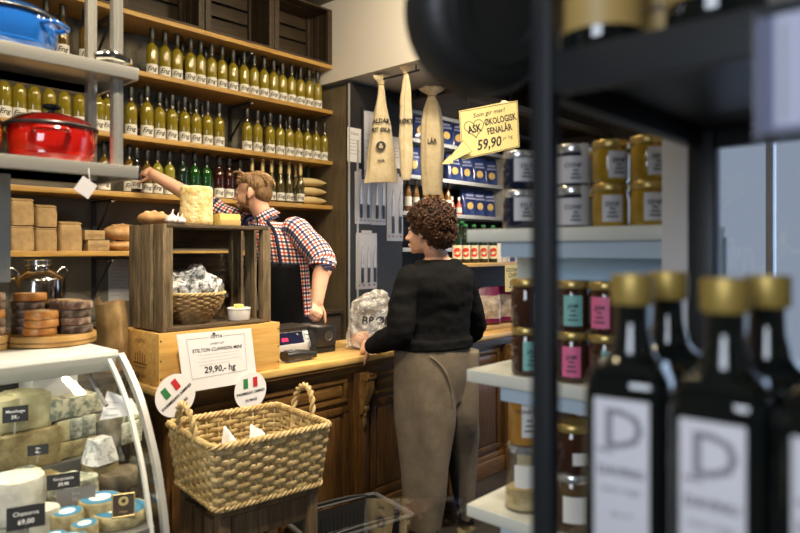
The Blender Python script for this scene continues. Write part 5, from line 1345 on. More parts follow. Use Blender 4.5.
# ---------------------------------------------------------------- handwritten sign with arrow
fS = 4.45
TL, TR, BL = atF(459, 111, fS), atF(517.5, 100.5, fS), atF(462, 160, fS); BR = atF(519.5, 147, fS)
MT = TL.lerp(TR, .66)+V((0, 0, .006))
ctr = (TL+TR+BR+BL)/4
t = thing('handwritten_sign', 'yellow handwritten sign with heart and arrow hanging above the blue bags', 'sign', ctr)
rx = ((TR-TL)+(BR-BL)).normalized(); ux = ((TL-BL)+(TR-BR)).normalized(); nx = rx.cross(ux).normalized(); nx = nx if nx.dot(V((-FX, -FY, 0))) > 0 else -nx; ux = nx.cross(rx)
mb = MB(); mb.prism([BL, BR, TR, MT, TL], -nx*.003); mb.build('card', Yel, t)
def S2(u, v, o=.0015):
    a = TL.lerp(TR, u); b_ = BL.lerp(BR, u); return a.lerp(b_, v)+nx*o
mb = MB()
rr = (S2(.9, .5)-S2(.1, .5)).normalized(); uu = nx.cross(rr)
mb.text('Som gir mer!', .042, S2(.50, .15), rr, uu, 0, bold=.012, shear=.25)
mb.text('ASK', .072, S2(.245, .43), rr, uu, 0, bold=.035, sx=.72); mb.text('ØKOLOGISK', .062, S2(.69, .34), rr, uu, 0, bold=.03, sx=.62); mb.text('FENALÅR', .062, S2(.67, .54), rr, uu, 0, bold=.03, sx=.66)
mb.text('59,90', .095, S2(.47, .79), rr, uu, 0, bold=.025, shear=.3, sx=.8); mb.text('pr hg', .032, S2(.80, .74), rr, uu, 0, shear=.2)
hp = []
for i in range(40):
    a = 2*PI*i/40; hxx = 16*math.sin(a)**3; hyy = 13*math.cos(a)-5*math.cos(2*a)-2*math.cos(3*a)-math.cos(4*a)
    hp.append(S2(.245, .42)+rr*hxx*.0042+uu*(hyy*.0042+.006))
mb.tube(hp, .0022, 4, closed=True)
for p, q in (((.015, .02), (.985, .02)), ((.985, .02), (.985, .98)), ((.985, .98), (.015, .98)), ((.015, .98), (.015, .02))):
    mb.tube([S2(*p), S2(*q)], .0018, 4)
mb.build('handwriting', Ink, t)
fA = fS-.03
ap = [(441, 164.5), (451, 153.5), (450.5, 156), (463, 140.5), (472, 151.5), (453, 161.0), (453.5, 163.5)]
mb = MB(); mb.prism([atF(x_, y_, fA) for x_, y_ in ap], -nx*.002)
mb.build('arrow', Yel, t)
mb = MB(); mb.tube([atF(x_, y_, fA)+nx*.001 for x_, y_ in ap], .0016, 4, closed=True); mb.build('arrow_outline', Ink, t)
for q in (TL.lerp(TR, .15), TL.lerp(TR, .88)):
    mb = MB(); mb.tube([q, V((q.x, q.y, ZC-.001))], .0012, 4); mb.build('hanging_thread', BlackM, t)

# ================================================================ WHITE SHELF UNIT WITH JARS
UXF, UXB, UYL, UYR = 1.20, 1.41, .90, .408
t = thing('jar_shelf_unit', 'white metal shelf unit with jars behind the black rack', 'shelving', (1.37, .65, 0))
WM = M('white_shelf_metal', (.62, .64, .59), .3, .1, coat=.2)
ZJ = [1.476, 1.156, .847]
for z in ZJ:
    mb = MB(); mb.bx(UXF+.012, UXB, UYR, UYL-.004, z-.012, z); mb.bx(UXF, UXF+.012, UYR, UYL, z-.028, z+.0005, 0, .003); mb.bx(UXF+.012, UXB, UYL-.006, UYL, z-.028, z, 0, .002); mb.build('shelf', WM, t)
    mb = MB(); mb.bx(UXF+.02, UXF+.028, UYR, UYL-.08, z-.062, z-.0125); mb.build('price_rail', M('pale_blue_rail', (.50, .60, .68), .3), t)
for y in (.43,):
    mb = MB(); mb.bx(UXF-.006, UXF+.03, y-.024, y+.024, 0, 1.95, 0, .004); mb.build('upright', M('pale_grey_upright', (.58, .57, .58), .4), t)
for y in (.86, .43):
    mb = MB(); mb.bx(UXB-.03, UXB, y-.02, y+.02, 0, ZJ[0]); mb.build('rear_upright', WM, t)
mb = MB(); mb.bx(UXB+.001, UXB+.012, UYR, .80, ZJ[1], ZJ[0]-.02); mb.build('back_panel', M('pale_blue_panel', (.50, .70, .90), .35), t)
mb = MB(); mb.bx(UXF+.02, UXB, UYR, UYL-.02, 0, .12); mb.build('plinth', WM, t)
# jars
def jar(name, label, r, h, bodym, labm, lidm, group, lab=(.25, .75), span=1.0, txt=None, lidh=.016, band=None):
    t = thing(name, label, 'jar', (0, 0, 0), 0, group)
    mb = MB(); mb.lathe([(0, 0), (r*.9, 0), (r, .006), (r, h-lidh-.016), (r*.92, h-lidh-.004), (r*.88, h-lidh)], 28); mb.build('jar_body', bodym, t)
    mb = MB(); label_on(mb, r, h*lab[0], h*lab[1], txt, r*.36, h*(lab[0]*.35+lab[1]*.65), 0, 1, span=span, shear=0, bold=.02)
    if txt:
        for k in range(3): mb.box((0, -r-.0012, h*(lab[0]+.12+.09*k)), (r*.6-.15*r*k, .001, .003), None, 1)
    mb.build('label', [labm, Ink], t, normals=False)
    if band:
        mb = MB(); label_on(mb, r+.0012, h*.05, h*1.005, '', .01, .03, 0, 1, span=.24); ob = mb.build('seal_strip', [band, Ink], t, normals=False); ob.rotation_euler.z = .55
    mb = MB(); mb.lathe([(0, h-lidh), (r*.95, h-lidh), (r*.99, h-lidh+.003), (r*.99, h-.003), (r*.93, h), (0, h)], 28); mb.build('lid', lidm, t)
    return t
def jars_at(proto, spots, first_done=False):
    for i, (X, Y, z, lab, rz) in enumerate(spots):
        rr_ = -math.atan2(X, Y)+rz
        if i == 0: proto.location = (X, Y, z); proto.rotation_euler.z = rr_; proto['label'] = lab
        else: copy_tree(proto, (X, Y, z), rr_, lab)
LidS = M('silver_lid', (.72, .72, .70), .25, .8); LidG = M('gold_lid', (.50, .36, .12), .35, .7); LidB = M('black_lid', (.02, .02, .022), .35)
NavyJ = M('dark_blue_jar', (.012, .016, .035), .08, coat=.6); MustJ = M('mustard_jar', (.26, .150, .008), .18, coat=.5, col2=(.36, .23, .015), scale=20); BrnJ = M('dark_brown_jar', (.045, .018, .010), .08, coat=.5)
GryLab = M('pale_grey_label', (.50, .50, .52), .5)
JX = UXF+.047
JY = [yX(519, JX), yX(573, JX), yX(610.5, JX), yX(649, JX)]
h1 = .085
zz = ZJ[0]+.001
jars_at(jar('dark_jar', 'x', .036, h1, NavyJ, GryLab, LidS, 'dark jars with silver lids', (.2, .8), .75, 'SYLT'),
        [(JX, JY[0], zz, 'dark blue jar with silver lid left of the black post, lower one', .45), (JX, JY[0], zz+h1+.001, 'dark blue jar with silver lid left of the black post, upper one', .45)])
jars_at(jar('grey_label_jar', 'x', .036, h1, NavyJ, GryLab, LidS, 'jars wrapped in a wide grey label', (.05, .70), 1.35, 'CONFIT', .018, GryLab),
        [(JX, JY[1], zz, 'jar with wide grey label right of the black post, lower one of two', .15), (JX, JY[1], zz+h1+.001, 'jar with wide grey label right of the black post, upper one of two', .15)])
jars_at(jar('mustard_jar', 'x', .036, h1, MustJ, GryLab, LidG, 'mustard jars', (.1, .72), .55, 'SENF'),
        [(JX, JY[2], zz, 'mustard jar with dull lid beside the grey label jars, lower one', .1), (JX, JY[2], zz+h1+.001, 'mustard jar with dull lid beside the grey label jars, upper one', .45),
         (JX, JY[3], zz, 'mustard jar at the right end by the pale upright, lower one', .3), (JX, JY[3], zz+h1+.001, 'mustard jar at the right end by the pale upright, upper one', .5)])
# second row behind, plain dark jars between
jars_at(jar('dark_jar', 'x', .036, h1, BrnJ, GryLab, LidG, 'brown jars in the rear of the upper white shelf', (.2, .7), .6),
        [(JX+.10, JY[2]+.06, zz, 'brown jar in the rear row behind the mustard jars, lower one', .3), (JX+.10, JY[2]+.06, zz+h1+.001, 'brown jar in the rear row behind the mustard jars, upper one', .3)])
TealJ = M('teal_jar_label', (.20, .46, .42), .5); PinkJ = M('pink_jar_label', (.70, .14, .28), .5)
h2 = .104; zz = ZJ[1]+.001
def jam(labm):
    return jar('jam_jar', 'x', .035, h2, BrnJ, labm, LidG, 'dark jam jars on the middle white shelf', (.12, .72), .55, 'JAM', .016)
JJ = jam(TealJ); JP = jam(PinkJ)
JYb = [yX(527, JX), yX(573, JX), yX(606, JX)]
jars_at(JJ, [(JX, JYb[0], zz, 'dark jam jar with teal label left of the black post, lower one', .3), (JX, JYb[0], zz+h2+.001, 'dark jam jar left of the black post, upper one', .9),
             (JX, JYb[1], zz+h2+.001, 'dark jam jar with teal label right of the black post, upper one', .0), (JX, JYb[2], zz, 'dark jam jar with teal label beside the oil bottle, lower one', .3)])
jars_at(JP, [(JX, JYb[1], zz, 'dark jam jar with pink label right of the black post, lower one', -.1), (JX, JYb[2], zz+h2+.001, 'dark jam jar with pink label beside the oil bottle, upper one', -.35)])
# lowest shelf: amber jar standing on a clear jar, dark jar with round label
zz = ZJ[2]+.001
Honey = M('amber_honey', (.36, .15, .02), .08, coat=.6, col2=(.50, .25, .04), scale=4)
p = atX(524, 500, UXF+.075)
t = thing('clear_jar', 'clear glass jar with silver lid on the lowest white shelf', 'jar', (UXF+.075, p.y, zz))
mb = MB(); mb.lathe([(.0, 0), (.043, 0), (.046, .006), (.040, .05), (.034, .10), (.033, .128)], 30); mb.build('glass_body', thin('jar_glass', (.86, .84, .76), 1.5, .04, .06), t, world=False)
mb = MB(); mb.lathe([(0, .128), (.036, .128), (.037, .132), (.037, .144), (0, .146)], 28); mb.build('lid', LidS, t, world=False)
mb = MB(); mb.lathe([(0, .004), (.040, .005), (.036, .045), (0, .05)], 24); mb.build('contents', M('pale_spice', (.42, .33, .18), .9, col2=(.6, .5, .3), scale=60), t, world=False)
mb = MB(); label_on(mb, .0405, .055, .105, '', .02, .07, 0, 1, span=.55); ob = mb.build('label', [PaperC, Ink], t, world=False, normals=False); ob.rotation_euler.z = -1.0
jh = jar('honey_jar', 'amber honey jar with white label standing on the clear jar', .036, .125, Honey, PaperC, LidS, None, (.15, .85), .45, 'HONNING', .014)
jh.location = (UXF+.075, p.y, zz+.147); jh.rotation_euler.z = -.7
q = atX(573, 500, JX)
jd = jar('dark_jar', 'dark jar with round white label right of the black post on the lowest shelf', .040, .12, M('clear_brown_jar', (.10, .06, .03), .1, coat=.5), PaperC, LidS, None, (.2, .65), .6, None); jd.location = (JX, q.y, zz); jd.rotation_euler.z = -1.0
jd2 = jar('dark_jar', 'dark brown jar standing on the jar with the round label', .038, .10, BrnJ, PaperC, LidG, None, (.2, .45), .5, None); jd2.location = (JX, q.y, zz+.122); jd2.rotation_euler.z = -.6

# ================================================================ BLACK RACK IN THE FOREGROUND
QX0, QX1, QY1, QY0 = .53, .985, .325, -.75
RU, RUb, RL = 1.611, 1.573, 1.10
RackM = M('blue_black_steel', (.014, .016, .018), .45, .2)
t = thing('black_steel_rack', 'black steel rack close to the camera with oil bottles', 'shelving', (.7, -.2, 0))
for (x, y, w, d) in ((QX0+.01, QY1-.012, .020, .020), (QX1-.017, QY1-.017, .034, .034), (QX0+.01, QY0+.01, .02, .02), (QX1-.017, QY0+.017, .034, .034)):
    mb = MB(); mb.bx(x-w/2, x+w/2, y-d/2, y+d/2, 0, 2.25, 0, .002); mb.build('post', RackM, t)
for z0, z1, nm in ((RUb, RU, 'upper_shelf'), (RL-.03, RL, 'middle_shelf'), (.35, .38, 'bottom_shelf')):
    mb = MB(); mb.bx(QX0+.002, QX0+.018, QY0, QY1-.023, z0, z1, 0, .002); mb.bx(QX1-.02, QX1-.002, QY0, QY1-.035, z0, z1); mb.bx(QX0+.021, QX1-.035, QY1-.02, QY1-.004, z0, z1, 0, .002); mb.bx(QX0+.018, QX1-.02, QY0+.02, QY1-.021, z1-.014, z1-.001); mb.build(nm, RackM, t)
# price holder on the upper shelf edge
y1 = yX(757, QX0-.004)
tt = thing('price_label_holder', 'pale lilac price label in a clear holder on the black rack edge', 'price sign', (QX0-.004, y1-.06, 1.51))
mb = MB(); mb.bx(QX0-.005, QX0-.003, y1-.14, y1, 1.514, 1.598); mb.build('label_card', M('lilac_label', (.42, .43, .56), .5), tt)
mb = MB(); mb.bx(QX0-.0075, QX0-.0055, y1-.012, y1+.001, 1.510, 1.602); mb.bx(QX0-.0075, QX0-.0055, y1-.14, y1-.012, 1.510, 1.518); mb.build('holder_frame', thin('holder_plastic', (.85, .86, .9), 1.5, .1, .15), tt)
mb = MB(); mb.text('MINI', .022, (QX0-.0056, y1-.055, 1.536), (0, -1, 0), (0, 0, 1), 0, bold=.03); mb.bx(QX0-.0058, QX0-.0052, y1-.019, y1-.016, 1.522, 1.592); mb.build('lettering', InkG, tt)
# oil bottles: squarish dark glass, gold cap, tall white label
OilG = M('black_oil_glass', (.006, .008, .007), .05, coat=.7)
GoldC = M('gold_cap', (.42, .29, .07), .45, .45)
OilL = M('oil_label', (.66, .64, .66), .6)
def oil():
    t = thing('olive_oil_bottle', 'x', 'bottle', (0, 0, 0), 0, 'dark oil bottles with gold caps')
    w = .038; S = lambda z, a, e=None: (V((0, 0, z)), V((a, 0, 0)), V((0, a, 0)))
    mb = MB(); mb.loft([S(0, w*.96), S(.006, w), (S(.10, w)), S(.195, w), S(.213, w*.93), S(.226, w*.72)], 40, exp=.42, sub=4)
    mb.loft([S(.222, w*.80), S(.232, w*.55), S(.242, .0185), S(.255, .0155), S(.272, .0148), S(.288, .0150)], 32, sub=4)
    mb.build('glass_body', OilG, t, angle=60)
    mb = MB(); lw = .0242; mb.bx(-lw, lw, -w-.0014, -w-.0006, .02, .195, 0, .0003); ol = mb.build('label', OilL, t)
    mb = MB(); y = -w-.0022
    mb.text('D', .050, (.002, y, .167), (1, 0, 0), (0, 0, 1), 0, bold=.012)
    mb.bx(-.021, -.006, y, y+.0006, .147, .150)
    mb.build('monogram', M('grey_monogram', (.24, .225, .24), .6), ol)
    mb = MB(); mb.text('DAVINU', .0108, (0, y, .130), (1, 0, 0), (0, 0, 1), 0, bold=.03); mb.text('extra virgin', .0075, (0, y, .114), (1, 0, 0), (0, 0, 1), 0)
    mb.text('olive oil', .006, (0, y, .092), (1, 0, 0), (0, 0, 1), 0); mb.build('lettering', M('dark_grey_print', (.12, .11, .12), .6), ol)
    mb = MB(); mb.lathe([(0, .278), (.0185, .278), (.0195, .280), (.0195, .302), (.0185, .306), (0, .307)], 32); mb.build('cap', GoldC, t)
    return t
OB = oil(); zz = RL+.001
spots = [(.592, .262, 'oil bottle with gold cap in the front row, next to the jam jars'), (.572, .172, 'front oil bottle with gold cap and fully visible D label, right one of two'), (.566, .085, 'oil bottle cut by the right edge of the photo'),
         (.70, .262, 'oil bottle in the rear row behind the one beside the jam jars'), (.665, .165, 'oil bottle in the rear row right behind the bottle nearest the camera')]
spots[3] = (yX(0, 1) and .685, .685/1, spots[3][2]) if False else spots[3]
X = .69; spots[3] = (X, yX(668, X), spots[3][2]); X = .655; spots[4] = (X, yX(767, X), spots[4][2])
X = .60; spots[0] = (X, yX(632, X), spots[0][2]); X = .575; spots[1] = (X, yX(725, X), spots[1][2])
X = .575; spots[2] = (X, yX(842, X), spots[2][2])
for i, (X, Y, lab) in enumerate(spots):
    rz = -PI/2+.17+[.0, .0, .0, .1, -.1][i]
    rz = -math.atan2(X, Y)+[-.24, -.24, -.16, .1, .1][i]
    if i == 0: OB.location = (X, Y, zz); OB.rotation_euler.z = rz; OB['label'] = lab
    else: copy_tree(OB, (X, Y, zz), rz, lab)
# bottles on the upper rack shelf
GoldL = M('golden_bottle_label', (.42, .27, .08), .5)
def topb():
    t = thing('vinegar_bottle', 'x', 'bottle', (0, 0, 0), 0, 'bottles on the upper shelf of the black rack')
    mb = MB(); mb.lathe([(0, 0), (.036, 0), (.039, .006), (.039, .17), (.030, .20), (.016, .225), (.014, .28)], 30); mb.build('glass_body', OilG, t)
    mb = MB(); label_on(mb, .039, .024, .13, 'BALSAMICO', .013, .06, 0, 1, span=1.3, shear=0, bold=.02); mb.build('label', [GoldL, Ink], t, normals=False)
    mb = MB(); mb.lathe([(0, .27), (.017, .27), (.017, .30), (0, .302)], 20); mb.build('cap', GoldC, t)
    return t
TB = topb()
for i, (px, X, lab) in enumerate([(602, .595, 'dark bottle with golden label on the upper rack shelf beside the post'), (662, .69, 'dark bottle with golden label in the rear of the upper rack shelf'), (715, .585, 'dark bottle on the upper rack shelf, third from the post')]):
    Y = yX(px, X); rz = -math.atan2(X, Y)
    if i == 0: TB.location = (X, Y, RU+.001); TB.rotation_euler.z = rz; TB['label'] = lab
    else: copy_tree(TB, (X, Y, RU+.001), rz, lab)
# black frying pan hanging at the end of the rack
t = thing('frying_pan', 'large black frying pan hanging at the end of the black rack', 'pan', (0, 0, 0))
c = atF(503, 8, .66); dv = V((c.x, c.y, c.z-EYE)).normalized()
nrm = (V((-c.x, -c.y, -.05)).normalized()*.86+V((.3, -.45, -.1))).normalized()
R = V((0, 0, 1)).rotation_difference(nrm).to_matrix().to_4x4(); T = Matrix.Translation(c) @ R
r = .086
t.location = c; ROOTM[t.name] = Matrix.Translation(c)
mb = MB(); mb.lathe([(0, .0), (r*.45, .0), (r*.47, .003), (r*.66, .003), (r*.68, 0), (r*.80, -.001), (r*.93, -.010), (r*1.0, -.030), (r*1.02, -.05), (r*.99, -.05), (r*.9, -.015), (0, -.006)], 64, M=T); mb.build('pan_body', M('black_cast_iron', (.012, .012, .011), .5, bump=.1, scale=40), t)
upv = (V((0, 0, 1))-nrm*nrm.z).normalized()
hk = V((QX0+.01, QY1-.0215+.012, 2.2))
e0 = c-nrm*.04+upv*r*1.0; e1 = e0+upv*.18
mb = MB(); mb.tube([e0, e0.lerp(e1, .5)-nrm*.01, e1], [.012, .010, .012], 10, sub=4); mb.build('handle', BlackP, t)
mb = MB(); mb.tube([e1, e1+V((0, 0, .02)), V((QX0+.01, QY1+.002, max(e1.z+.03, 1.9)))], .003, 6); mb.build('hook', Steel, t)
# rivet bolt on the post

# ---------------------------------------------------------------- low glass table in the foreground
q = [cam((366-400)/FOC*1.65, 1.65), cam((487-400)/FOC*1.65, 1.65), cam((487-400)/FOC*1.65, 1.22), cam((366-400)/FOC*1.65, 1.22)]
cq = sum(q, V((0, 0, 0)))/4
t = thing('glass_table', 'low clear glass table top in the foreground before the woman', 'table', cq)
GT = .80
mb = MB(); mb.face([mb.bm.verts.new(p+V((0, 0, GT))) for p in q]); mb.build('glass_top', thin('table_glass', (.95, .97, .96), 1.4, .02), t)
mb = MB(); mb.lathe([(.14, 0), (.14, .015), (.02, .03), (.018, GT-.012), (.06, GT-.006), (.06, GT-.002)], 24, c=(cam(0, 1.32).x, cam(0, 1.32).y, 0)); mb.build('pedestal', Steel, t)
# ================================================================ PEOPLE
Skin = M('fair_skin', (.66, .36, .245), .5, col2=(.72, .42, .30), scale=8, sss=.12, spec=.35)
Skin2 = M('warm_skin', (.62, .345, .22), .5, col2=(.68, .40, .27), scale=8, sss=.12, spec=.35)
def basis(fwd, up=(0, 0, 1)):
    f = V(fwd).normalized(); u = V(up); l = u.cross(f).normalized(); u = f.cross(l).normalized()
    return Matrix(((f.x, l.x, u.x, 0), (f.y, l.y, u.y, 0), (f.z, l.z, u.z, 0), (0, 0, 0, 1)))
def head(mb, O, B, s=1.0):
    T = Matrix.Translation(O) @ B @ Matrix.Scale(s, 4)
    tp = lambda p: T @ V(p)
    def e(c, r, sub=3, rot=None):
        q = bmesh.ops.create_icosphere(mb.bm, subdivisions=sub, radius=1.0)
        M_ = T @ Matrix.Translation(V(c)) @ (rot or Matrix()) @ Matrix.Diagonal((r[0], r[1], r[2], 1)); bmesh.ops.transform(mb.bm, matrix=M_, verts=q['verts'])
    e((-.010, 0, .035), (.102, .076, .088), 4); e((.035, 0, -.022), (.060, .062, .085), 4); e((.045, 0, -.072), (.046, .047, .034))
    e((.080, 0, -.092), (.019, .024, .017))
    for y in (-1, 1):
        e((.058, y*.034, -.028), (.032, .026, .030)); e((.084, y*.026, .026), (.012, .022, .008)); e((.079, y*.031, .004), (.013, .0145, .0105))
        e((.104, y*.011, -.030), (.011, .008, .008)); e((-.004, y*.077, -.004), (.017, .007, .032), 3, Matrix.Rotation(-.2, 4, 'Y') @ Matrix.Rotation(y*.35, 4, 'Z')); e((.004, y*.077, -.028), (.008, .006, .010))
    e((.10, 0, -.058), (.011, .023, .0055)); e((.098, 0, -.068), (.011, .020, .0065))
    mb.tube([tp((.090, 0, .018)), tp((.104, 0, -.004)), tp((.119, 0, -.024)), tp((.118, 0, -.030))], [.008*s, .009*s, .011*s, .010*s], 12, sub=4); e((.1185, 0, -.0275), (.0115, .0115, .0095))
    return T
def hand(mb, w, d, n, thumb=1, s=1.0, curl=(.5, .5, .4), spread=.05, tcurl=.5):
    """w wrist, d direction of the fingers, n out of the back of the hand"""
    d = V(d).normalized(); n = V(n); n = (n-d*n.dot(d)).normalized(); a = d.cross(n)*thumb     # a: towards the thumb
    Bm = Matrix(((d.x, a.x, n.x, 0), (d.y, a.y, n.y, 0), (d.z, a.z, n.z, 0), (0, 0, 0, 1)))
    q = bmesh.ops.create_cube(mb.bm, size=1.0)
    es = list(set(e for v in q['verts'] for e in v.link_edges))
    T = Matrix.Translation(w+d*.048*s) @ Bm @ Matrix.Diagonal((.092*s, .078*s, .028*s, 1))
    bmesh.ops.transform(mb.bm, matrix=T, verts=q['verts']); bmesh.ops.bevel(mb.bm, geom=es, offset=.012*s, segments=3, affect='EDGES')
    for i, L in enumerate((.074, .084, .078, .060)):
        p = w+d*(.085-.006*abs(i-1))*s+a*(.030-.020*i)*s; dirv = (d+a*spread*(1.5-i)).normalized(); pts = [p-dirv*.02*s, p]; ang = 0
        for k, fr in enumerate((.45, .31, .24)):
            ang += curl[k]; v = dirv*math.cos(ang)-n*math.sin(ang); p = p+v*L*fr*s; pts.append(p)
        mb.limb(pts, [.0095*s, .0095*s, .0085*s, .0080*s, .0068*s], 10, sub=3)
    p = w+d*.025*s+a*.032*s; v = (d*.62+a*.75-n*.25).normalized(); pts = [p-v*.02*s, p, p+v*.036*s]; v2 = (v*math.cos(tcurl)+(d*.6-n*.5)*math.sin(tcurl)).normalized(); pts.append(pts[-1]+v2*.032*s); pts.append(pts[-1]+v2*.022*s)
    mb.limb(pts, [.014*s, .0125*s, .0105*s, .0095*s, .0075*s], 10, sub=3)
def hvec(r, f): return V((FX*f+RX*r, FY*f+RY*r, 0)).normalized()
def foot(mb, ank, d, s=1.0):
    d = V(d).normalized(); mb.limb([ank+V((0, 0, .0)), V((ank.x, ank.y, .045))-d*.02, V((ank.x, ank.y, .035))+d*.10, V((ank.x, ank.y, .028))+d*.16], [.045*s, .042*s, .036*s, .026*s], 14)

# ---------------------------------------------------------------- the man behind the counter
mt = thing('person', 'bearded man in a checked shirt and black apron reaching for a bottle', 'person', V((atF(288, 335, 3.80).x, atF(288, 335, 3.80).y, 0)))
Ls, Rs = atF(297.5, 231, 3.73), atF(246, 224, 3.98)
Nk = atF(264.5, 216.5, 3.86)
ax = (Rs-Ls).normalized()                       # towards his right
fr = V((-ax.y, ax.x, 0)).normalized()
if fr.dot(hvec(-.5, -.8)) < 0: fr = -fr
lev = [((288, 345, 3.80), .165, .115), ((287, 318, 3.80), .160, .112), ((284, 288, 3.80), .168, .118), ((280, 262, 3.81), .182, .120), ((275, 241, 3.82), .190, .108), ((271.5, 229, 3.835), .165, .085), ((268, 221, 3.85), .10, .068)]
def tsec(grow, sc=1.0, upto=None):
    out = []
    for i, ((px, py, f), a, b) in enumerate(lev[:upto]):
        k = max(0, min(1, (i-1)/4)); A = (V((ax.x, ax.y, 0)).normalized()*(1-k)+ax*k).normalized()
        out.append((atF(px, py, f), A*(a*sc+grow), fr*(b*sc+grow)))
    return out
Relb, Rwr = atF(203, 203, 3.98), atF(156.5, 176.5, 3.985)
Lelb, Lwr = atF(322.5, 262, 3.60), atF(317.5, 300, 3.52)
hd_dir = hvec(-1, .12); HO = atF(253.5, 193.5, 3.86)
HB = basis(hd_dir+V((0, 0, -.05)))
mb = MB(); HT = head(mb, HO, HB, 1.0)
mb.limb([HO+HB.to_3x3() @ V((-.035, 0, -.03)), HO+HB.to_3x3() @ V((-.03, 0, -.08)), Nk+V((0, 0, -.01)), Nk+V((0, 0, -.07))], [.056, .055, .058, .07], 18)
mb.loft(tsec(-.012, .97), 28)
gp = V(HELD.location)+V((0, 0, .175)); hd = (gp+hvec(.1, -1)*.02-Rwr)
gd = hd.normalized()
mb.limb([Rs+V((0, 0, -.01)), Relb, Relb.lerp(Rwr, .35), Rwr, Rwr+gd*.03], [.058, .048, .047, .034, .029], 16)
hand(mb, Rwr+gd*.01, gd, hvec(0, -1)*.8+V((0, 0, .5)), -1, .98, (.45, .6, .5), .08, .3)
mb.limb([Ls, Lelb, Lelb.lerp(Lwr, .4), Lwr, Lwr+V((0, 0, -.02))], [.058, .050, .047, .034, .031], 16)
LH = V((xY(316.5, 2.665), 2.665, DT+.055))
hand(mb, Lwr+V((0, 0, -.01)), (LH-Lwr)+V((0, 0, -.02)), hvec(.6, -.8), -1, .95, (1.0, 1.1, .8), .02, .7)
hip = atF(288, 345, 3.80); sd = V((ax.x, ax.y, 0)).normalized()
for s in (-1, 1):
    k = V((hip.x, hip.y, .5))+sd*.09*s+fr*.02; an = V((hip.x, hip.y, .11))+sd*.10*s
    mb.limb([hip+sd*.085*s+V((0, 0, -.02)), k, an], [.095, .062, .042], 16); foot(mb, an, fr)
body = mb.build('body', Skin, mt); remesh(body, .0055, 3); man_body = body
# eyes
def eyes(T, par, iris):
    for y, nm in ((-1, 'eye'), (1, 'eye')):
        q = MB(); M0 = T @ Matrix.Translation((.0815, y*.031, .0045)); 
        r = bmesh.ops.create_icosphere(q.bm, subdivisions=3, radius=.0112); bmesh.ops.transform(q.bm, matrix=M0, verts=r['verts'])
        q.lathe([(0, .0), (.0048, .0), (.0042, .0014), (0, .0018)], 14, mi=1, M=T @ Matrix.Translation((.0922, y*.031, .0045)) @ Matrix.Rotation(PI/2, 4, 'Y'))
        q.build(nm, [M('eye_white', (.75, .72, .68), .2), iris], par)
        q = MB(); p = [T @ V((.0905, y*(.018+.006*k), .022+.003*math.sin(k*PI/4))) for k in range(5)]; q.tube(p, [.002, .0035, .0035, .003, .0015], 6, sub=3); q.build('eyebrow', M('eyebrow_hair', (.24, .13, .05), .8), par)
    q = MB(); p = [T @ V((.1085-.012*abs(k)/3, k*.006, -.063)) for k in range(-3, 4)]; q.tube(p, [.001, .004, .005, .004, .001], 8, sub=2); q.build('lips', M('lips', (.50, .20, .16), .45), par)
eyes(HT, mt, M('blue_iris', (.08, .12, .16), .2))
Blond = M('sandy_blond_hair', (.09, .043, .014), .6, col2=(.27, .15, .055), scale=26, stretch=(3, 3, 1), bump=.8, bscale=50)
def strands(mb, T, n, gen, rad=.003):
    for i in range(n):
        pts = gen(i); mb.tube([T @ V(p) for p in pts], [rad, rad*1.1, rad*.3], 4, sub=2)
random.seed(11)
mb = MB()
def he(c, r, rot=None, sub=3):
    q = bmesh.ops.create_icosphere(mb.bm, subdivisions=sub, radius=1.0); bmesh.ops.transform(mb.bm, matrix=HT @ Matrix.Translation(V(c)) @ (rot or Matrix()) @ Matrix.Diagonal((r[0], r[1], r[2], 1)), verts=q['verts'])
he((-.026, 0, .046), (.091, .080, .084), sub=4); he((-.055, 0, .002), (.060, .072, .072)); he((.030, 0, .104), (.056, .054, .024)); he((.064, 0, .108), (.030, .044, .020), Matrix.Rotation(-.5, 4, 'Y'))
he((.012, .050, .078), (.044, .028, .034)); he((.012, -.050, .078), (.044, .028, .034))
for y in (-1, 1): he((.008, y*.068, .024), (.010, .010, .024))
hb = mb.build('hair', Blond, mt); remesh(hb, .005, 3)
mb = MB()
def gen(i):
    u = random.uniform(-1, 1); th = random.uniform(.0, PI*.95); d = V((math.cos(th), u*.9, abs(math.sin(th)))).normalized()
    p = V((-.026+.091*d.x, .081*d.y, .045+.086*d.z)); t_ = V((.6 if p.x > .0 else -.6, u*.25, .25 if p.x > .02 else -.6)).normalized()
    L = random.uniform(.018, .034); return [p, p+t_*L*.5+d*.006, p+t_*L+d*(.008 if p.x > .03 else -.004)]
strands(mb, HT, 330, gen, .0026)
for i in range(60):
    y = random.uniform(-.045, .045); p = V((.045+random.uniform(0, .03), y, .118)); mb.tube([HT @ q for q in (p, p+V((.02, 0, .014)), p+V((.034, y*.1, .012+random.uniform(-.01, .01))))], [.0028, .003, .0008], 4, sub=2)
mb.build('hair_strands', M('light_blond_strands', (.15, .078, .027), .55, col2=(.34, .20, .08), scale=40), mt)
# beard
Beard = M('brown_beard', (.11, .045, .016), .85, col2=(.27, .125, .05), scale=70, bump=.8, bscale=140)
mb = MB()
def be(c, r, rot=None, sub=3):
    q = bmesh.ops.create_icosphere(mb.bm, subdivisions=sub, radius=1.0); bmesh.ops.transform(mb.bm, matrix=HT @ Matrix.Translation(V(c)) @ (rot or Matrix()) @ Matrix.Diagonal((r[0], r[1], r[2], 1)), verts=q['verts'])
be((.045, 0, -.079), (.0465, .0475, .0305)); be((.081, 0, -.094), (.020, .025, .0175))
for y in (-1, 1): be((.040, y*.042, -.063), (.030, .0155, .030)); be((.016, y*.060, -.036), (.013, .008, .034)); be((.0985, y*.012, -.049), (.010, .013, .0035))
bb = mb.build('beard', Beard, mt); remesh(bb, .004, 2)
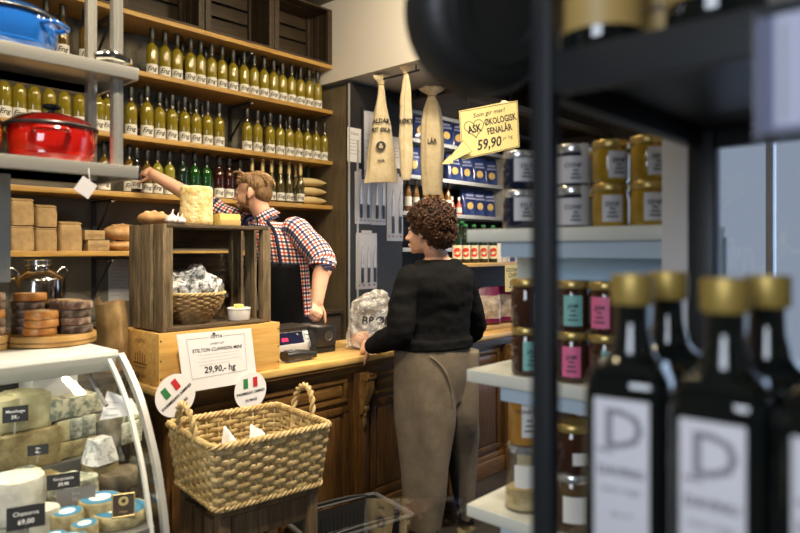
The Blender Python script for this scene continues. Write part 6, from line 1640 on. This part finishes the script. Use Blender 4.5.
# shirt
Chk = check_cloth('red_navy_check')
mb = MB()
mb.loft(tsec(.006), 40, fold=lambda th, v: 1+.012*math.sin(5*th+9*v)+.01*math.sin(11*th-14*v))
def sleeve(pts, rad, fold=True):
    P = catmull(pts, 5); n = len(P); secs = []
    for i, p in enumerate(P):
        tt = i*(len(rad)-1)/(n-1); k = min(int(tt), len(rad)-2); r = rad[k]+(rad[k+1]-rad[k])*(tt-k)
        d = (P[min(i+1, n-1)]-P[max(i-1, 0)]).normalized(); a_, b_ = frame_of(d); secs.append((p, a_*r, b_*r))
    mb.loft(secs, 26, sub=1, fold=(lambda th, v: 1+.05*math.sin(3*th+13*v)*v+.04*math.sin(17*v+th)) if fold else None)
Rcuf = Rs.lerp(Relb, .80)
sleeve([Rs+ax*-.05+V((0, 0, .0)), Rs, Rs.lerp(Relb, .45)+V((0, 0, -.008)), Rcuf], [.066, .070, .066, .060])
Lc = Lelb.lerp(Lwr, .12)
sleeve([Ls+ax*.06, Ls, Ls.lerp(Lelb, .5)+hvec(1, 0)*.012, Lelb+hvec(1, 0)*.006, Lc], [.068, .076, .076, .072, .064])
mb.build('shirt', Chk, mt)
# rolled cuffs and collar
for p, q, r in ((Rs.lerp(Relb, .74), Rcuf+(Relb-Rs).normalized()*.004, .066), (Lelb.lerp(Lwr, .02), Lc+V((0, 0, -.004)), .070)):
    mb = MB(); d = (q-p).normalized(); a_, b_ = frame_of(d); mb.loft([(p, a_*r*.98, b_*r*.98), (p.lerp(q, .15), a_*r*1.06, b_*r*1.06), (p.lerp(q, .85), a_*r*1.06, b_*r*1.06), (q, a_*r*.97, b_*r*.97)], 26, sub=3); mb.build('rolled_cuff', Chk, mt)
mb = MB()
nu = (HO+HB.to_3x3() @ V((-.03, 0, -.08))-Nk).normalized()
cf = fr*.7+hd_dir*.5; cf = (cf-nu*cf.dot(nu)).normalized(); cl = nu.cross(cf)
th0 = .45
mb.loft([(Nk+nu*-.045, cf*.076, cl*.080), (Nk+nu*.016, cf*.067, cl*.068), (Nk+nu*.022, cf*.069, cl*.070), (Nk+nu*-.026-cf*.004, cf*.090, cl*.090)], 30, arc=(th0, 2*PI-th0), sub=3)
for s in (-1, 1):
    b0 = Nk+nu*.020+cf*.062*math.cos(th0)+cl*.072*s*math.sin(th0); mb.prism([b0, b0-cl*s*-.020-nu*.012, b0+cl*s*.014-nu*.062+cf*.030, b0-nu*.05+cf*.022-cl*s*.006], cf*.004)
mb.build('collar', Chk, mt)
# undone collar shows skin: small V patch is the body itself; apron
Apr = M('black_apron_cloth', (.007, .0075, .010), .9, spec=.1, bump=.3, scale=60)
S = tsec(.016, 1.0)
mb = MB(); low = [(V((hip.x, hip.y, .42)), S[0][1]*1.12, S[0][2]*1.35), (V((hip.x, hip.y, .70)), S[0][1]*1.10, S[0][2]*1.22)]
mb.loft(low+S[:4], 30, arc=(.35, PI-.25), cap=False, fold=lambda th, v: 1+.015*math.sin(9*th)*(1-v))
ap = mb.build('apron', Apr, mt); so = ap.modifiers.new('s', 'SOLIDIFY'); so.thickness = .004
mb = MB()
s3 = S[3]; s4 = S[4]; s5 = S[5]
def on_t(sec, th, g=1.0): return sec[0]+sec[1]*math.cos(th)*g+sec[2]*math.sin(th)*g
for th in (PI-.95, .95):
    mb.tube([on_t(s3, th), on_t(s4, th, 1.02), on_t(s5, th, 1.05), on_t(S[6], th, 1.12)+V((0, 0, .006)), Nk-fr*.085+V((0, 0, .012))], .014, 8, sub=6, flat=.3)
mb.build('apron_strap', M('navy_strap', (.018, .025, .07), .7), mt)
mb = MB(); sec = S[1]; mb.loft([(sec[0]+V((0, 0, -.02)), sec[1]*1.03, sec[2]*1.03), (sec[0]+V((0, 0, .02)), sec[1]*1.03, sec[2]*1.03)], 40, cap=False, sub=1); mb.build('apron_tie', Apr, mt)
# trousers and shoes (behind the counter)
mb = MB()
for s in (-1, 1):
    k = V((hip.x, hip.y, .5))+sd*.09*s+fr*.02; an = V((hip.x, hip.y, .10))+sd*.10*s
    mb.limb([hip+sd*.08*s+V((0, 0, .02)), k, an], [.112, .080, .066], 16)
mb.loft([(V((hip.x, hip.y, .80)), sd*.165, fr*.125), (hip+V((0, 0, .06)), sd*.172, fr*.122)], 24)
tr = mb.build('trousers', M('dark_trousers', (.025, .028, .04), .85), mt); remesh(tr, .012, 3)
for s in (-1, 1):
    an = V((hip.x, hip.y, .10))+sd*.10*s; mb = MB(); foot(mb, an, fr, 1.28)
    for v in mb.bm.verts: v.co.z = max(v.co.z, .001)
    sh = mb.build('shoe', BlackP, mt)
for v in man_body.data.vertices: v.co.z = max(v.co.z, .004)

# ---------------------------------------------------------------- the woman in front of the counter
wt = thing('person', 'woman with curly brown hair in a black top and long taupe trousers, seen from behind', 'person', V((atF(436, 500, 3.28).x, atF(436, 500, 3.28).y, 0)))
wf = hvec(-.62, .78); wr = V((wf.y, -wf.x, 0))          # her facing, her right
HO = atF(427, 233, 3.30); hf = hvec(-.88, .47); HB = basis(hf+V((0, 0, -.02)))
NkW = atF(437, 257, 3.32)
ctr = [atF(434, 344, 3.30), atF(435, 335, 3.30), atF(436, 312, 3.31), atF(437, 290, 3.31), atF(437.5, 274, 3.31), atF(438, 264, 3.315), atF(438, 258, 3.32)]
dims = [(.205, .150), (.192, .142), (.190, .145), (.205, .150), (.195, .130), (.140, .095), (.088, .072)]
def wsec(g): return [(c, wr*(a+g), wf*(b+g)) for c, (a, b) in zip(ctr, dims)]
LsW, RsW = ctr[4]-wr*.175+V((0, 0, -.014)), ctr[4]+wr*.170+V((0, 0, -.012))
LeW, LwW = atF(399, 333, 3.12), atF(373, 344, 3.235)
LwW.z = .955
ReW, RwW = atF(475, 326, 3.52), atF(464, 338, 3.72)
mb = MB(); HT2 = head(mb, HO, HB, .96)
mb.limb([HO+HB.to_3x3() @ V((-.035, 0, -.03)), HO+HB.to_3x3() @ V((-.035, 0, -.08)), NkW+V((0, 0, .0)), NkW+V((0, 0, -.06))], [.052, .052, .058, .075], 18)
mb.loft(wsec(-.014), 28)
mb.limb([LsW, LeW, LwW], [.048, .036, .026], 16); mb.limb([RsW, ReW, RwW], [.048, .036, .026], 16)
hg = V((xY(361.5, 2.385), 2.385, .935))
dW = (hg-LwW).normalized(); hand(mb, LwW+dW*.008, dW, hvec(-.55, -.6)+V((0, 0, .45)), -1, .93, (.55, .6, .5), .06, .3)
dR = hvec(-.6, .8); hand(mb, RwW, dR, V((0, 0, 1)), -1, .92, (.4, .4, .4))
LfA, RfA = atF(424, 520, 3.22), atF(464, 510, 3.42)
for s, an in ((-1, LfA), (1, RfA)):
    an = V((an.x, an.y, .10)); hipj = V((ctr[0].x, ctr[0].y, .90))+wr*.095*s
    mb.limb([hipj, hipj.lerp(an, .5)+wf*.02, an], [.088, .052, .040], 16); foot(mb, an, wf)
for v in mb.bm.verts: v.co.z = max(v.co.z, .008)
wb = mb.build('body', Skin2, wt); remesh(wb, .0055, 3)
for v in wb.data.vertices: v.co.z = max(v.co.z, .004)
eyes(HT2, wt, M('brown_iris', (.08, .04, .02), .2))
# black long-sleeved top
BlkT = M('black_jersey', (.0075, .0075, .008), .9, spec=.06, bump=.25, scale=90)
mb = MB(); W6 = wsec(.008); mb.loft([(ctr[0]+V((0, 0, -.012)), wr*.222, wf*.168), (atF(434.5, 338, 3.30), wr*.217, wf*.164)]+W6[1:6]+[(ctr[6]+V((0, 0, -.008)), wr*.112, wf*.090)], 36)
mb.limb([LsW, LsW.lerp(LeW, .5)-wf*.0+hvec(-1, 0)*.01, LeW, LeW.lerp(LwW, .5), LwW], [.068, .072, .068, .058, .044], 18)
mb.limb([RsW, ReW, RwW], [.066, .062, .040], 18)
mb.ell(ctr[3]+wf*.10+wr*.08+V((0, 0, .01)), (.085, .085, .08)); mb.ell(ctr[3]+wf*.10-wr*.08+V((0, 0, .01)), (.085, .085, .08)); mb.ell(ctr[1]+wf*.07, (.15, .13, .12))
tp_ = mb.build('black_top', BlkT, wt); remesh(tp_, .006, 5)
def wrinkle(o, amp, sc, seed, zlo=-9):
    nv = [v.normal.copy() for v in o.data.vertices]
    for v, n_ in zip(o.data.vertices, nv):
        if v.co.z > zlo: v.co += n_*(noise.noise(V((v.co.x*sc*.7, v.co.y*sc*.7, v.co.z*sc*1.9))+V((seed, 0, 0)))*amp+noise.noise(v.co*sc*2.4)*amp*.4)
wrinkle(tp_, .007, 11, 1)
# curly hair
Curl = M('curly_brown_hair', (.018, .008, .004), .5, col2=(.055, .024, .011), scale=30)
Curl.node_tree.nodes['Principled BSDF'].inputs['Specular IOR Level'].default_value = .25
random.seed(5)
mb = MB()
hc = V((-.030, 0, .058))
def hl(p): return HT2 @ V(p)
q = bmesh.ops.create_icosphere(mb.bm, subdivisions=4, radius=1.0); bmesh.ops.transform(mb.bm, matrix=HT2 @ Matrix.Translation(hc) @ Matrix.Diagonal((.116, .116, .108, 1)), verts=q['verts'])
q = bmesh.ops.create_icosphere(mb.bm, subdivisions=4, radius=1.0); bmesh.ops.transform(mb.bm, matrix=HT2 @ Matrix.Translation((-.062, 0, .008)) @ Matrix.Diagonal((.078, .092, .076, 1)), verts=q['verts'])
mb.disp(.012, 26, 2)
mb.build('hair', Curl, wt)
mb = MB()
cnt = 0
while cnt < 820:
    d = V((random.gauss(0, 1), random.gauss(0, 1), random.gauss(0, 1))).normalized()
    lower = random.random() < .33
    p = (V((-.064, 0, .004))+V((d.x*.088, d.y*.104, d.z*.084))) if lower else hc+V((d.x*.124, d.y*.124, d.z*.116))
    if p.x > .045 and p.z < .070: continue
    if p.x > -.035 and p.z < .028 and abs(p.y) > .03: continue
    if p.z < -.078: continue
    if not lower and d.z < -.35: continue
    cnt += 1
    ax_ = (V((random.gauss(0, 1), random.gauss(0, 1), random.gauss(0, 1)-.6))+d*.9).normalized(); a_, b_ = frame_of(ax_); r = random.uniform(.006, .012); L = random.uniform(.018, .034); ph = random.random()*6
    pts = [hl(p+ax_*(L*(k/9-.4))+(a_*math.cos(ph+k*1.15)+b_*math.sin(ph+k*1.15))*r) for k in range(10)]
    mb.tube(pts, [.0022, .0036, .0036, .0018], 5)
mb.build('curls', M('curl_strands', (.030, .012, .005), .68, spec=.3, col2=(.085, .034, .014), scale=22), wt)
# taupe trousers: two wide legs joined at the hip
Taupe = M('taupe_cotton', (.125, .098, .066), .9, col2=(.16, .126, .088), scale=18, bump=.2, bscale=180)
def wleg(rows):
    secs = []
    for (l, r_, y, f, dep) in rows:
        c = atF((l+r_)/2, y, f); hw = (r_-l)/2*f/FOC; R0 = V((RX, RY, 0)); F0 = V((FX, FY, 0)); secs.append((c, R0*hw, F0*dep))
    return secs
mb = MB()
hipz = [(c, wr*a, wf*b) for c, a, b in ((atF(434, 340, 3.30), .200, .148), (atF(434, 352, 3.29), .208, .155), (atF(433, 375, 3.28), .212, .158), (atF(432, 400, 3.28), .200, .145))]
mb.loft(hipz, 32)
mb.loft(wleg([(394, 452, 350, 3.24, .13), (394, 455, 385, 3.22, .135), (396, 455, 420, 3.20, .125), (399, 451.5, 450, 3.19, .115), (402.5, 446, 490, 3.18, .105), (408, 440.5, 527, 3.17, .095)]), 32)
mb.loft(wleg([(428, 479, 350, 3.38, .13), (430, 479.5, 385, 3.36, .14), (434, 479, 418, 3.36, .135), (450, 478, 448, 3.41, .11), (454.5, 476, 490, 3.42, .10), (457, 473, 516, 3.42, .095)]), 28)
tz = mb.build('trousers', Taupe, wt); remesh(tz, .0065, 4)
nv = [v.normal.copy() for v in tz.data.vertices]
for v, n_ in zip(tz.data.vertices, nv):
    z = v.co.z; w = noise.noise(V((v.co.x*9, v.co.y*9, z*2.2)))*.016*max(.0, min(1, (1.0-z)*2.5))+noise.noise(V((v.co.x*10+z*6, v.co.y*10, z*5)))*.004
    v.co += n_*w
    v.co.z = max(v.co.z, .012)
mb = MB()
for s, an in ((-1, LfA), (1, RfA)):
    an = V((an.x, an.y, .09)); hipj = V((ctr[0].x, ctr[0].y, .86))+wr*.095*s; mb.limb([hipj, hipj.lerp(an, .5)+wf*.02, an], [.095, .058, .047], 16)
remesh(mb.build('leggings', BlackM, wt), .008, 2)
# raised diagonal edge of the wrapped flap, laid on the cloth
from mathutils.bvhtree import BVHTree
bv = BVHTree.FromPolygons([v.co.copy() for v in tz.data.vertices], [tuple(p.vertices) for p in tz.data.polygons])
TW = ROOTM[wt.name]; TI = TW.inverted()
def on_cloth(px, py):
    o = V((0, 0, EYE)); d = (atF(px, py, 1.0)-o).normalized(); h = bv.ray_cast(TI @ o, d)
    return (TW @ h[0]) if h[0] is not None else atF(px, py, 3.15)
for nm, pts, rr in (('wrap_edge', ((430, 357), (436, 361), (443, 369), (448, 379), (451, 392), (452, 408)), [.004, .007, .008, .008, .006, .003]), ):
    mb = MB(); mb.tube([on_cloth(*p) for p in pts], rr, 8, sub=4); mb.build(nm, Taupe, wt)
for s, an in ((-1, LfA), (1, RfA)):
    an = V((an.x, an.y, .10)); mb = MB(); foot(mb, an, wf, 1.25)
    for v in mb.bm.verts: v.co.z = max(v.co.z, .001)
    mb.build('shoe', BlackP, wt)

# ---------------------------------------------------------------- clear plastic bag with bread held on the counter
pc = V((xY(372, 2.50), 2.50, CZ+.002)); kf = pc.y/ray(372)[1]/FOC
pb = thing('plastic_bag', 'clear crackling plastic bag with bread in the hand of the woman', 'plastic bag', pc, 0)
R0 = V((RX, RY, 0)); F0 = V((FX, FY, 0))
mb = MB(); rows = [(346, 397, 344, .09), (347, 398, 330, .12), (349, 397, 315, .12), (353, 391, 302, .10), (362, 388, 294, .07), (372, 386, 289, .03)]
secs = []
for l, r_, y, dp in rows: secs.append((V((0, 0, max(.006, (346-y)*kf)))+R0*(((l+r_)/2-372)*kf), R0*((r_-l)/2*kf), F0*dp))
mb.loft(secs, 30, sub=5, exp=.8); bmesh.ops.triangulate(mb.bm, faces=mb.bm.faces[:]); mb.disp(.022, 11, 3); mb.disp(.012, 30, 8)
for v in mb.bm.verts: v.co.z = max(v.co.z, .003)
mb.build('clear_film', thin('crackling_film', (.98, .98, .98), 1.45, .22, .10, bump=1.0, bscale=24, painted_glare=.22), pb, world=False, angle=25)
mb = MB(); mb.disp(0, 1); 
for k, (x, y, z) in enumerate(((-12, 0, 47), (3, 0, 44), (0, 0, 34))):
    pass
mb.text('BRØD', .06, R0*(6*kf)-F0*.11+V((0, 0, .155)), R0, (V((0, 0, 1))+R0*.15).normalized(), 0, bold=.03); mb.build('bag_print', Ink, pb, world=False)
for (dx, dz, r, lab, m) in ((-10, .045, (.075, .06, .042), 'pinkish loaf inside the clear plastic bag, left one', M('pink_bread', (.50, .24, .15), .7, col2=(.68, .40, .28), scale=14, bump=.4)), (10, .055, (.07, .055, .05), 'greenish brown loaf inside the clear plastic bag, right one', M('green_bread', (.36, .27, .12), .7, col2=(.52, .46, .22), scale=14, bump=.4))):
    c = pc+R0*(dx*kf)+V((0, 0, .004)); loaf('bread_loaf', lab, c, r, m, .4)
# ================================================================ LIGHT AND CAMERA
def area(name, loc, target, size, energy, col, sy=None, spread=None):
    l = bpy.data.lights.new(name, 'AREA'); l.energy = energy; l.color = col; l.shape = 'RECTANGLE' if sy else 'DISK'; l.size = size
    if sy: l.size_y = sy
    if spread: l.spread = spread
    o = bpy.data.objects.new(name, l); COL.objects.link(o); o.location = loc
    d = V(target)-V(loc); o.rotation_euler = d.to_track_quat('-Z', 'Y').to_euler()
    return o
WARM = (1.0, .81, .50); WARM2 = (1.0, .86, .66); COOL = (.62, .78, 1.0)
for x, e in ((.35, 42), (1.55, 42), (2.75, 38)):
    o = area('ceiling_strip', (x, 1.95, 3.36), (x, 1.95, 0), .06, e, WARM, 1.1); o.rotation_euler = (math.radians(28), 0, 0)
area('ceiling_spot', (2.7, 1.1, 3.34), (1.9, 2.5, .9), .16, 15, WARM2, spread=1.5)
area('ceiling_spot', (3.1, 1.0, 3.34), (2.6, 2.3, .9), .16, 14, WARM2, spread=1.5)
area('ceiling_spot', (.6, 1.0, 3.34), (.8, 2.2, 1.1), .16, 20, WARM2, spread=1.5)
area('ceiling_spot', (4.5, 2.9, 2.58), (4.8, 4.0, 1.8), .2, 10, WARM2, spread=1.7)
area('ceiling_spot', (3.5, 1.4, 3.34), (3.8, 2.6, 1.1), .2, 28, WARM2, spread=1.6)
area('ceiling_spot', (2.75, 2.3, 3.34), (3.55, 3.3, 2.6), .2, 17, WARM2)
area('ceiling_spot', (2.15, 2.95, 3.34), (2.3, 2.6, .9), .16, 13, WARM2, spread=1.8)
area('case_lamp', (-.03, 2.125, GTZ-.05), (-.03, 1.95, .6), 1.4, 2.6, (1, .95, .80), .03)
area('case_lamp', (-.03, 2.28, GTZ-.05), (-.03, 2.28, .6), 1.4, 1.4, (1, .95, .80), .03)
w = bpy.data.worlds.new('daylight'); SC.world = w; w.use_nodes = True
bg = w.node_tree.nodes['Background']; bg.inputs[0].default_value = (.58, .66, .78, 1); bg.inputs[1].default_value = .5
area('window_daylight', (XR+.3, .5, 1.5), (0, .3, 1.2), 3.2, 40, COOL, 2.4)
area('side_fill_light', (-1.45, -.15, 1.95), (.95, .45, 1.3), 1.0, 40, (.80, .88, 1.0), 1.2)  # added cool fill for labels and jar shelves; the left wall has no window
cd = bpy.data.cameras.new('camera'); cd.sensor_width = 36; cd.lens = FOC*36/800; cd.shift_y = -(266.5-HOR)/800
cd.dof.use_dof = True; cd.dof.focus_distance = 3.25; cd.dof.aperture_fstop = 2.6; cd.clip_start = .02
co = bpy.data.objects.new('camera', cd); COL.objects.link(co); co.location = (0, 0, EYE); co.rotation_euler = (PI/2, 0, -math.atan2(FX, FY)); SC.camera = co
SC.view_settings.view_transform = 'Standard'; SC.view_settings.look = 'None'; SC.view_settings.gamma = 1; SC.view_settings.exposure = 0.0
SC.view_settings.use_curve_mapping = False
try:
    SC.cycles.use_denoising = True; SC.cycles.max_bounces = 8; SC.cycles.transparent_max_bounces = 16; SC.cycles.sample_clamp_indirect = 4
except Exception: pass
